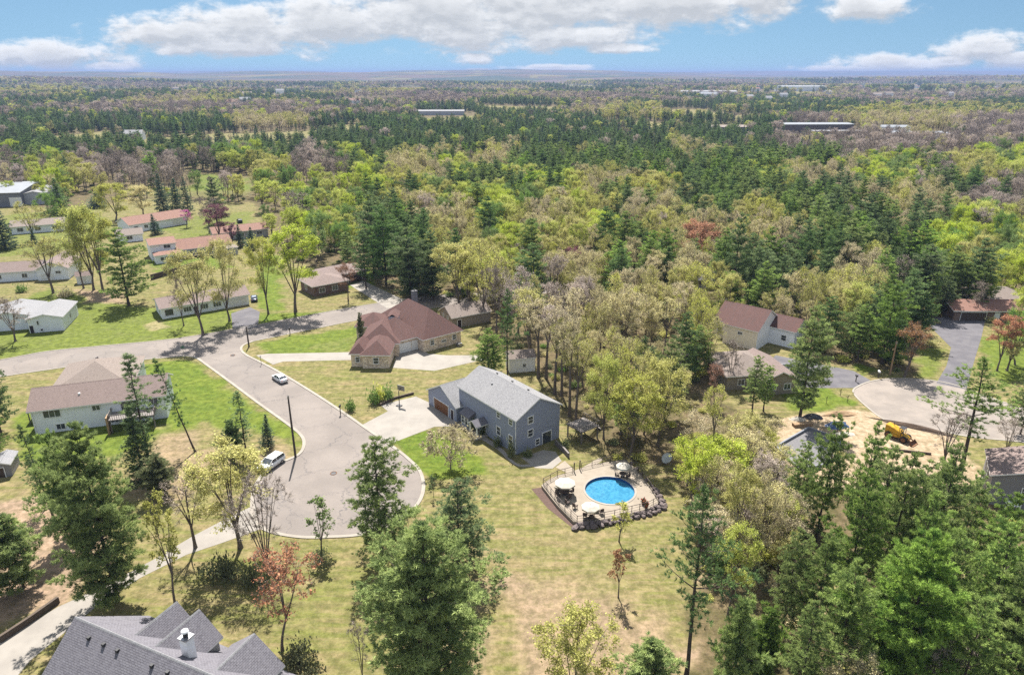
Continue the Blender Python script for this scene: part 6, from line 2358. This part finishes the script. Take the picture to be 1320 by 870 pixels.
    ('d3', 'leaf_orange', 893, 342, 287, 70, 'maple_tree', 'wide orange budding maple in the middle of the woods', 'maple tree'),
    ('d3', 'leaf_plum', 738, 362, 320, 36, 'plum_tree', 'dark red tree in the middle of the tan woods', 'plum tree'),
    ('d3', LM, 768, 312, 272, 46, 'maple_tree', 'brightest lime tree in the middle of the woods', 'maple tree'),
    ('d2', 'leaf_red', 1285, 478, 408, 46, 'maple_tree', 'pink red budding tree beside the dark driveway', 'maple tree'),
    ('o2', 'leaf_rust', 1166, 486, 416, 50, 'budding_tree', 'brown bare conifer beside the pale wooden pole', 'budding tree'),
    ('y2', OL, 1298, 478, 425, 36, 'young_tree', 'thin yellow tree right of the pink red tree', 'young tree'),
    ('p4', PN, 1237, 612, 466, 82, 'pine_tree', 'open pine with twin bare trunk by the right cul-de-sac', 'pine tree'),
    ('b2', BR, 1213, 616, 528, 54, 'bare_tree', 'thin bare tree on the sand left of the twin trunk pine', 'bare tree'),
    ('b3', BR, 1298, 585, 540, 38, 'bare_tree', 'small bare shrubby tree right of the twin trunk pine', 'bare tree'),
    ('d3', 'leaf_green', 1308, 470, 400, 60, 'maple_tree', 'fresh green tree at the right edge below the pinkish roof', 'maple tree'),
    ('p3', PN, 1316, 560, 470, 50, 'pine_tree', 'green pine cut by the right edge above the grey house', 'pine tree'),
    ('d3', 'leaf_lime', 1318, 425, 372, 46, 'maple_tree', 'yellow tree in front of the pinkish roof at the right edge', 'maple tree'),
    # bottom right pines
    ('p3', PN, 1052, 700, 540, 74, 'pine_tree', 'green pine standing in front of the foundation walls', 'pine tree'),
    ('p3', PN, 1102, 690, 548, 66, 'pine_tree', 'green pine left of the yellow loader', 'pine tree'),
    ('p3', PN, 1085, 790, 612, 100, 'pine_tree', 'broad pine below the foundation walls', 'pine tree'),
    ('p3', PN, 1136, 770, 588, 96, 'pine_tree', 'broad pine directly below the yellow loader', 'pine tree'),
    ('p1', PN, 1188, 770, 576, 96, 'pine_tree', 'tall pine right of the one below the loader', 'pine tree'),
    ('pB', PN, 1150, 905, 690, 150, 'pine_tree', 'very broad pine low in the bottom right group', 'pine tree'),
    ('p3', PN, 1072, 890, 724, 106, 'pine_tree', 'broad pine left of the very broad one', 'pine tree'),
    ('p1', PN, 1008, 815, 684, 66, 'pine_tree', 'slender pine at the left end of the bottom right group', 'pine tree'),
    ('p6', PN, 942, 905, 780, 70, 'pine_tree', 'young pine right of the tall dark bare trunk', 'pine tree'),
    ('p2', PN, 1026, 920, 780, 80, 'pine_tree', 'pine cut by the bottom edge left of the broad ones', 'pine tree'),
    ('p1', PN, 1252, 870, 682, 118, 'pine_tree', 'large pine in front of the grey right edge house', 'pine tree'),
    ('p3', PN, 1312, 830, 660, 104, 'pine_tree', 'large pine cut by the right edge below the grey house', 'pine tree'),
    ('p3', PN, 1308, 945, 760, 120, 'pine_tree', 'pine in the bottom right corner', 'pine tree'),
    ('p1', PN, 1222, 940, 775, 100, 'pine_tree', 'pine at the bottom edge right of the very broad one', 'pine tree'),
    ('p3', PN, 1228, 745, 612, 70, 'pine_tree', 'light pine between loader and grey right edge house', 'pine tree'),
    ('p6', PN, 1206, 680, 595, 40, 'pine_tree', 'young pine at the lower edge of the sand', 'pine tree'),
    ('b1', BR, 1198, 930, 830, 90, 'bare_tree', 'bare grey bush like tree at the bottom edge among the pines', 'bare tree'),
    ('o1', TN_, 1090, 940, 850, 90, 'budding_tree', 'tan budding tree at the bottom edge among the pines', 'budding tree'),
    ('b1', BR, 1325, 900, 800, 70, 'bare_tree', 'bare tree in the bottom right corner pines', 'bare tree'),
    ('p3', PN, 1028, 668, 572, 58, 'pine_tree', 'small green pine at the left corner of the grey slab', 'pine tree'),
    ('p3', PN, 1120, 730, 580, 84, 'pine_tree', 'full pine between the two pines below the loader', 'pine tree'),
    ('p1', PN, 1168, 720, 596, 66, 'pine_tree', 'slim pine in the second row below the loader', 'pine tree'),
    ('p3', PN, 1116, 868, 712, 96, 'pine_tree', 'leafy broad pine left beside the very broad one', 'pine tree'),
    ('p1', PN, 1192, 862, 690, 96, 'pine_tree', 'tall pine right beside the very broad one', 'pine tree'),
    ('p3', PN, 1272, 782, 640, 92, 'pine_tree', 'pine in front of the balcony of the right edge house', 'pine tree'),
    ('p2', PN, 1042, 846, 690, 84, 'pine_tree', 'open pine behind the bottom edge pine of the right group', 'pine tree'),
    ('p3', PN, 1162, 812, 640, 96, 'pine_tree', 'pine in the middle of the bottom right group', 'pine tree'),
    ('p2', PN, 1275, 905, 730, 100, 'pine_tree', 'pine between the large pine and the corner pine', 'pine tree'),
    ('p6', PN, 980, 880, 790, 60, 'pine_tree', 'small pine between the young pine and the bottom edge pine', 'pine tree'),
]
for t in MT:
    lean = t[9] if len(t) > 9 else (0, 0)
    manual(t[0], t[1], t[2], t[3], t[4], t[5], t[6], t[7], t[8], lean)

# --- the woods: every tree is drawn from the look of the place it stands in
ANCH = '''30 172 p;70 182 p;130 165 p;150 188 p;220 185 p;250 168 p;280 190 p;340 182 p;360 195 p;430 190 p;460 178 p;470 198 p;530 180 p;590 185 p;660 175 p;680 195 p;750 182 p;820 190 p;900 180 p;920 205 p;870 205 p;830 200 p;970 190 p;1020 205 p;930 245 p;900 252 p;1005 245 p;40 190 p;100 175 p;200 170 p;300 180 p;400 175 p;350 160 t;500 190 p;560 200 p;640 190 p;720 200 p;780 195 p;860 180 p;940 190 p;1000 200 p
20 215 b;60 220 l;130 210 b;110 222 o;175 225 b;230 215 b;310 205 l;270 215 b;340 215 o;395 205 b;420 215 b;445 210 p;470 205 l;530 205 t;545 218 t;620 200 t;650 195 t;480 238 l;580 225 l;600 240 p;650 235 p;690 235 l;700 225 p;760 215 p;830 215 p;780 240 t;840 245 o;860 225 p;900 230 p;950 235 p;955 255 p;900 200 t;1010 195 b;1100 195 b;1150 190 b;1060 205 p;1120 215 l;1150 220 l;1080 215 t;1000 225 l;1020 225 t;980 215 p;1180 215 p;1200 222 b;1250 218 o;1290 205 l;1310 215 l;1230 180 b;1280 180 b;1180 160 t
360 240 l;400 240 l;430 235 l;450 255 l;470 265 p;490 290 p;540 250 o;560 270 t;520 240 o;600 265 l;640 262 l;625 285 p;665 300 l;590 285 t;690 290 t;700 310 o;740 300 o;760 285 l;690 330 o;640 330 l;720 340 t;780 320 t;800 300 p;830 270 t;800 260 p;760 260 o;850 290 o;890 300 t;870 330 p;900 270 p;930 260 p;980 270 o;1010 265 p;1000 300 t;960 300 t;1060 260 p;1060 290 p;1090 250 p;1120 258 t;1160 262 t;1200 262 t;1235 240 p;1260 255 b;1290 262 b;1310 240 b;1150 290 p;1100 310 p;1070 320 p;1180 300 p;1220 305 l;1250 290 l;1290 290 l;1310 315 l;1260 325 o;1210 340 p;1160 330 p;1100 340 t;1040 330 p;1000 350 p;1050 370 t;1090 380 o;1130 370 p;1170 380 p;1100 420 p;1150 420 p;1310 350 l;1240 360 p;1290 370 l
750 360 t;800 370 t;850 385 t;880 370 o;900 400 t;840 420 t;780 420 t;740 420 t;700 400 b;680 370 b;720 370 b;800 362 p;860 350 t;870 445 p;850 455 l;820 440 p;890 455 o;780 470 o;800 500 o;850 500 o;900 520 o;930 540 t;960 560 t;900 570 l;950 600 o;980 640 o;930 640 o;1000 600 o;970 680 t;640 350 o;610 330 o;560 340 p;520 330 p;580 300 o;540 300 p;450 320 p;420 300 l;430 280 l'''
AN = []
for tok in ANCH.replace('\n', ';').split(';'):
    a_, b_, c_ = tok.split()
    AN.append((float(a_), float(b_), c_))
ax_ = np.array([a[0] for a in AN]); ay_ = np.array([a[1] for a in AN]); ac_ = [a[2] for a in AN]


# nothing taller stands in front of the far specks of houses
PEN = np.array([.9 if a[2] == 'p' and a[1] > 205 else (.5 if a[2] == 'b' and a[1] > 230 else 0) for a in AN])


def inside_px(px_, py_, poly):
    r_ = False
    n_ = len(poly)
    for i in range(n_):
        (x1, y1), (x2, y2) = poly[i], poly[(i + 1) % n_]
        if (y1 > py_) != (y2 > py_) and px_ < (x2 - x1) * (py_ - y1) / (y2 - y1) + x1:
            r_ = not r_
    return r_


MIX = {'p': (('p1', PD), ('p2', PD), ('p3', PD), ('p2', PN), ('p3', PN), ('p1', PN), ('p3', PN), ('p3', PD)), 'l': (('d1', LM), ('d2', LM), ('d3', LM), ('d3', 'leaf_green')),
       'o': (('d1', OL), ('d2', OL), ('o1', OL), ('o2', OL)), 't': (('o1', TN_), ('o2', TN_), ('o3', TN_), ('o1', OL)), 'b': (('b1', BR), ('b2', BR), ('o2', BR))}
NAMES = {'p': ('pine_tree', 'pine tree'), 'l': ('maple_tree', 'maple tree'), 'o': ('budding_tree', 'budding tree'), 't': ('oak_tree', 'oak tree'), 'b': ('bare_tree', 'bare tree')}
HTS = {'p': (9, 19), 'l': (8, 15), 'o': (8, 15), 't': (9, 16), 'b': (9, 16)}
# open ground between the far woods (fields, yards), in photograph pixels
OPEN = [[(235, 222), (335, 226), (335, 250), (240, 252)], [(585, 198), (628, 203), (622, 216), (580, 214)], [(1010, 168), (1110, 168), (1110, 188), (1000, 190)],
        [(530, 146), (612, 146), (630, 164), (545, 166)], [(160, 176), (215, 178), (215, 187), (165, 186)], [(1130, 170), (1225, 172), (1230, 186), (1130, 186)],
        [(1180, 208), (1260, 208), (1260, 216), (1170, 216)], [(-30, 262), (70, 262), (70, 280), (-30, 285)], [(100, 250), (150, 250), (150, 270), (100, 270)],
        [(1078, 294), (1112, 294), (1115, 306), (1070, 308)], [(890, 362), (912, 362), (915, 380), (888, 380)], [(715, 204), (750, 204), (750, 214), (712, 214)],
        [(930, 168), (960, 168), (965, 178), (925, 178)], [(885, 500), (1010, 500), (1010, 580), (900, 580)]]
cells = []
rg = np.random.default_rng(77)
taken = [(t[0], t[1], max(2.5, t[3] * .55)) for t in ALL_TREES]
tk = np.array(taken)


def gather(y0, y1, cell, keep):
    for yy in np.arange(y0, y1, cell):
        half = yy * .80 + 60
        for xx in np.arange(-half, half, cell):
            if rg.random() > keep: continue
            x = xx + rg.uniform(-.48, .48) * cell; y = yy + rg.uniform(-.48, .48) * cell
            z = float(terrain(x, y)) if y > 750 else 0.0
            if proj(x, y, z)[2] < 10: continue
            u, v, dep = proj(x, y, z)
            if u < -90 or u > 1410: continue
            if any(inside_px(u, v, c) for c in CLEAR): continue
            if any(inside_px(u, v, c) for c in OPEN): continue
            if y > 620 and float(fbm(np.array(x / 300 + 7), np.array(y / 420 + 3), 91, 3)) > .675: continue
            if v < 145 and any(abs(u - f_[0]) < 5 + f_[2] * .04 and 0 <= v - f_[1] < 5 for f_ in FAR_HOUSES): continue
            if v > 640 and not (895 < u < 1030 and v < 745): continue
            if y < 420 and (np.hypot(tk[:, 0] - x, tk[:, 1] - y) < tk[:, 2] + 1.2).any(): continue
            if u < 480 and v > 232 and rg.random() > (.42 if v > 256 else .62): continue     # the left neighbourhood is open
            cells.append((x, y, z, u, v, dep))


gather(95, 480, 5.9, .93)
# thin young growth at the lawn edge right of the pool
grove = [(878, 585), (1000, 600), (1012, 742), (908, 745)]
for _ in range(900):
    u, v = rg.uniform(870, 1015), rg.uniform(580, 748)
    if not inside_px(u, v, grove): continue
    p = G(u, v)
    if any((c[0] - p.x) ** 2 + (c[1] - p.y) ** 2 < 6.5 for c in cells): continue
    if (np.hypot(tk[:, 0] - p.x, tk[:, 1] - p.y) < 2.0).any(): continue
    cells.append((p.x, p.y, 0.0, u, v, proj(p.x, p.y, 0)[2]))
NEAR_N = len(cells)


def species(x, y, u, v, dep, d):
    if v > 640 or (u > 865 and v > 560): return 'ooltoobt'[rg.integers(0, 8)]
    if v > 158:
        cy = v - 9 * FPX / dep
        q = ((ax_ - u) / 26) ** 2 + ((ay_ - cy) / 11) ** 2 + rg.exponential(1.2, len(AN)) + PEN
        k = ac_[int(np.argmin(q))]
        if rg.random() < .10: k = 'ppltob'[rg.integers(0, 6)]
        return k
    f1 = fbm(x / 210 + 3, y / 420 + 9, 31, 3) + rg.normal(0, .03)
    f2 = fbm(x / 260 + 40, y / 520 + 11, 57, 3) + rg.normal(0, .04)
    if rg.random() < .12: return 'pbtol'[rg.integers(0, 5)]
    if f1 > .55: return 'p'
    if f2 > .52: return 'b'
    if f2 > .43: return 't' if rg.random() < .65 else 'b'
    return 'o' if rg.random() < .75 else 'p'


cand = []
for (x, y, z, u, v, dep) in cells:
    k = species(x, y, u, v, dep, y)
    lo, hi = HTS[k]
    h = rg.uniform(lo, hi) * (1.0 if rg.random() > .12 else .7)
    sh, lf = MIX[k][rg.integers(0, len(MIX[k]))]
    Ht, Rd = SHAPES[sh][1]['Ht'], SHAPES[sh][1]['Rd']
    r = Rd * h / Ht * rg.uniform(.9, 1.25) * (1.12 if k == 'p' else 1)
    if u > 865 and v > 500: h *= .62; r *= .8
    cand.append((x, y, z, u, v, dep, k, h, r, sh, lf))
# ------------------------------------------------------------------ which trees are things of their own, and what they are called
LAND = [(25, 255, 'grey industrial building'), (185, 285, 'pink roofed ranch'), (225, 315, 'ribbed red roof'), (285, 290, 'purple plum trees'), (241, 280, 'magenta redbud'),
        (50, 300, 'white house with tan roof'), (290, 238, 'green field on the left'), (172, 178, 'white farmhouse'), (560, 150, 'white factory'), (420, 362, 'brown brick ranch'),
        (520, 420, 'red brown hipped roof'), (605, 408, 'tan garage'), (672, 468, 'white shed'), (640, 530, 'blue grey house'), (786, 632, 'swimming pool'),
        (893, 305, 'orange maple'), (738, 340, 'dark red plum tree'), (768, 290, 'brightest lime tree'), (858, 345, 'dense dark spruce'), (943, 330, 'tall pine above the boat'),
        (960, 420, 'cream house with red roof'), (960, 480, 'faded hipped roof'), (1047, 460, 'tall open pine by the lawn'), (1093, 292, 'purple red roof'), (1270, 388, 'pinkish brown roof'),
        (1230, 450, 'dark driveway'), (1205, 203, 'flat white roof'), (1055, 170, 'dark school block'), (945, 172, 'low brown school wing'), (1160, 175, 'white hall'),
        (1275, 430, 'pink red tree'), (1148, 460, 'pale wooden pole'), (1155, 560, 'yellow loader'), (530, 340, 'broad dark pine'), (380, 340, 'forked roadside maple'),
        (730, 206, 'pale house by the pines'), (605, 355, 'round tan olive trees'), (400, 260, 'wide grey bare tree'), (860, 598, 'upright trampoline'), (850, 510, 'large olive grove tree')]
LOOK = {('p', PD): 'dark', ('p', PN): 'mid green', ('p', SN): 'blue green', ('l', LM): 'lime green', ('l', 'leaf_green'): 'fresh green', ('o', OL): 'yellow olive', ('t', TN_): 'tan budding', ('t', OL): 'olive budding', ('b', BR): 'leafless grey'}
WORD = {'p': 'pine', 'l': 'maple', 'o': 'tree', 't': 'oak', 'b': 'tree'}
ORD = ['leftmost', 'second', 'third', 'fourth', 'fifth', 'sixth', 'seventh']
cand.sort(key=lambda c: c[5])
vis = [c for c in cand if -25 < c[3] < 1345]
count = {}
for t in MT:
    count[t[6]] = count.get(t[6], 0) + 1
picked, rest = [], []
LIMIT = {'p': 290, 'l': 170, 'o': 190, 't': 240, 'b': 110}
for c in cand:
    nm = NAMES[c[6]][0]
    if -40 < c[3] < 1360 and count.get(nm, 0) < LIMIT[c[6]] and c[5] < 430:
        count[nm] = count.get(nm, 0) + 1
        picked.append(c)
    else:
        rest.append(c)
# clusters of look-alike neighbours, each named after the landmark it stands by
buckets = {}
for c in picked:
    u, v = proj(c[0], c[1], c[7] * .7)[:2]
    li = min(range(len(LAND)), key=lambda i: ((LAND[i][0] - u) / 1.0) ** 2 + ((LAND[i][1] - v) * 1.8) ** 2)
    lx, ly, ln_ = LAND[li]
    dx, dy = u - lx, v - ly
    if abs(dx) > abs(dy) * 1.6:
        rel = 'left of' if dx < 0 else 'right of'
    else:
        rel = 'behind' if dy < 0 else 'in front of'
    if math.hypot(dx, dy * 1.8) > 75: rel = 'well ' + rel
    buckets.setdefault((LOOK[(c[6], c[10])], WORD[c[6]], rel, ln_), []).append((u, v, c))
for (look, word, rel, ln_), L_ in buckets.items():
    L_.sort(key=lambda a: a[1])
    n = len(L_)
    rows = 1 if n <= 7 else (2 if n <= 14 else 3)
    rown = {1: ['']}.get(rows) or ({2: ['at back ', 'in front ']}.get(rows) or ['at back ', 'midway ', 'in front '])
    per = math.ceil(n / rows)
    for ri in range(rows):
        part = sorted(L_[ri * per:(ri + 1) * per], key=lambda a: a[0])
        m_ = len(part)
        grp = f'{look} {word}s {rel} the {ln_}'
        for i, (u, v, c) in enumerate(part):
            if m_ == 1 and rows == 1:
                lab = f'{look} {word} {rel} the {ln_}'
            elif m_ == 1:
                lab = f'{look} {word} {rown[ri]}{rel} the {ln_}'
            elif i == m_ - 1:
                lab = f'rightmost {look} {word} {rown[ri]}{rel} the {ln_}'
            elif i < len(ORD):
                lab = f'{ORD[i]}{" from left," if i else ""} {look} {word} {rown[ri]}{rel} the {ln_}'
            else:
                lab = f'{look} {word} towards the right {rown[ri]}{rel} the {ln_}'
            nm, ct = NAMES[c[6]]
            plant(c[9], c[10], c[0], c[1], c[7], c[8], nm, lab, ct, None, grp, z=c[2])

# ------------------------------------------------------------------ the woods beyond: one mass nobody could count
NEARP = len(cells)
del cells[:]
gather(480, 1050, 8.0, .92)
gather(1050, 2000, 11.5, .92)
gather(2000, 4300, 21.0, .9)
woods = []
for c in rest:
    woods.append((c[0], c[1], c[2], c[9], c[10], c[7], c[8]))
for (x, y, z, u, v, dep) in cells:
    k = species(x, y, u, v, dep, y)
    lo, hi = HTS[k]
    h = rg.uniform(lo, hi) * (.9 if k == 'p' else 1.1)
    sh, lf = MIX[k][rg.integers(0, len(MIX[k]))]
    if k == 'p': sh, lf = (('s2', SN), ('p3', PD), ('p2', PD), ('p1', PD), ('p3', PD))[rg.integers(0, 5)]
    Ht, Rd = SHAPES[sh][1]['Ht'], SHAPES[sh][1]['Rd']
    f = 1.15 if y < 1050 else (1.35 if y < 2000 else 1.9)
    woods.append((x, y, z, sh, lf, h * (1 if y < 2000 else 1.15), Rd * h / Ht * f * rg.uniform(.85, 1.2)))


def scatter(name, items, objs):
    """points carrying the kind, turn and size of each plant; geometry nodes set the plant there"""
    keys = list(objs)
    me = bpy.data.meshes.new(name)
    n = len(items)
    me.vertices.add(n)
    me.vertices.foreach_set('co', np.array([i[:3] for i in items], float).ravel())
    kinds = np.array([keys.index((i[3], i[4])) for i in items], np.int32)
    a = me.attributes.new('kind', 'INT', 'POINT'); a.data.foreach_set('value', kinds)
    rot = np.zeros((n, 3)); rot[:, 2] = rg.uniform(0, 6.28, n)
    a = me.attributes.new('turn', 'FLOAT_VECTOR', 'POINT'); a.data.foreach_set('vector', rot.ravel())
    sc = np.array([(i[6] / SHAPES[i[3]][1]['Rd'],) * 2 + (i[5] / SHAPES[i[3]][1]['Ht'],) for i in items])
    a = me.attributes.new('size', 'FLOAT_VECTOR', 'POINT'); a.data.foreach_set('vector', sc.ravel())
    o_ = put(bpy.data.objects.new(name, me))
    ng = bpy.data.node_groups.new(name, 'GeometryNodeTree')
    ng.interface.new_socket('Geometry', in_out='INPUT', socket_type='NodeSocketGeometry')
    ng.interface.new_socket('Geometry', in_out='OUTPUT', socket_type='NodeSocketGeometry')
    i_ = ng.nodes.new('NodeGroupInput'); u_ = ng.nodes.new('NodeGroupOutput')
    jn = ng.nodes.new('GeometryNodeJoinGeometry')

    def named(nm, typ):
        q = ng.nodes.new('GeometryNodeInputNamedAttribute'); q.data_type = typ
        q.inputs['Name'].default_value = nm
        return [s_ for s_ in q.outputs if s_.enabled and s_.name == 'Attribute'][0]
    kd, tu, sz = named('kind', 'INT'), named('turn', 'FLOAT_VECTOR'), named('size', 'FLOAT_VECTOR')
    e2r = ng.nodes.new('FunctionNodeEulerToRotation')
    ng.links.new(tu, e2r.inputs[0])
    for k, key in enumerate(keys):
        for src in objs[key]:
            cmp_ = ng.nodes.new('FunctionNodeCompare'); cmp_.data_type = 'INT'; cmp_.operation = 'EQUAL'
            ia = [s_ for s_ in cmp_.inputs if s_.enabled]
            ng.links.new(kd, ia[0]); ia[1].default_value = k
            oi = ng.nodes.new('GeometryNodeObjectInfo'); oi.transform_space = 'ORIGINAL'
            oi.inputs['Object'].default_value = src; oi.inputs['As Instance'].default_value = True
            ip = ng.nodes.new('GeometryNodeInstanceOnPoints')
            ng.links.new(i_.outputs[0], ip.inputs['Points'])
            ng.links.new(cmp_.outputs[0], ip.inputs['Selection'])
            ng.links.new(oi.outputs['Geometry'], ip.inputs['Instance'])
            ng.links.new(e2r.outputs[0], ip.inputs['Rotation'])
            ng.links.new(sz, ip.inputs['Scale'])
            ng.links.new(ip.outputs[0], jn.inputs[0])
    ng.links.new(jn.outputs[0], u_.inputs[0])
    md = o_.modifiers.new('scatter', 'NODES'); md.node_group = ng
    return o_


# any standing tree of a kind lends its shape to the woods of the same kind
src = {}
for (x, y, h, r, o_) in ALL_TREES:
    ch_ = {c.name.split('.')[0]: c for c in o_.children}
    for key, (tme, cme, Ht, Rd) in PROTO.items():
        if ch_['crown'].data is cme and key not in src:
            src[key] = [ch_['crown'], ch_['trunk']]
missing = {(w[3], w[4]) for w in woods} - set(src)
woods = [w for w in woods if (w[3], w[4]) in src]
near_w = [w for w in woods if w[1] < 1050]
far_w = [w for w in woods if w[1] >= 1050]
print('individual trees', len(ALL_TREES), 'woods', len(near_w), len(far_w), 'missing', missing)
use = {(w[3], w[4]) for w in near_w}
tag(scatter('woods', near_w, {k: src[k] for k in use}), kind='stuff')
use = {(w[3], w[4]) for w in far_w}
tag(scatter('far_woods', far_w, {k: src[k][:1] for k in use}), kind='stuff')
# brush on the floor of the near woods
brush = []
bk = [k for k in (('sh', 'juniper'), ('sh', 'leaf_green'), ('sh', 'leaf_olive'), ('sh', TN_)) if k in src]
for (x, y, z, u, v, dep, k, h, r, sh, lf) in cand:
    if dep < 400:
        for _ in range(2):
            q = bk[rg.integers(0, len(bk))]
            s_ = rg.uniform(.6, 1.5)
            brush.append((x + rg.normal(0, 3), y + rg.normal(0, 3), 0.0, q[0], q[1], 1.2 * s_, 1.2 * s_))
for _ in range(240):
    p = G(rg.uniform(900, 1330), rg.uniform(640, 900))
    q = bk[rg.integers(0, len(bk))]
    s_ = rg.uniform(.3, .9)
    brush.append((p.x, p.y, 0.0, q[0], q[1], s_, s_ * 1.1))
brush = [b_ for b_ in brush if not any(inside_px(*proj(b_[0], b_[1], 0)[:2], c) for c in CLEAR[:1])] 
tag(scatter('undergrowth', brush, {k: src[k][:1] for k in {(b_[3], b_[4]) for b_ in brush}}), kind='stuff')
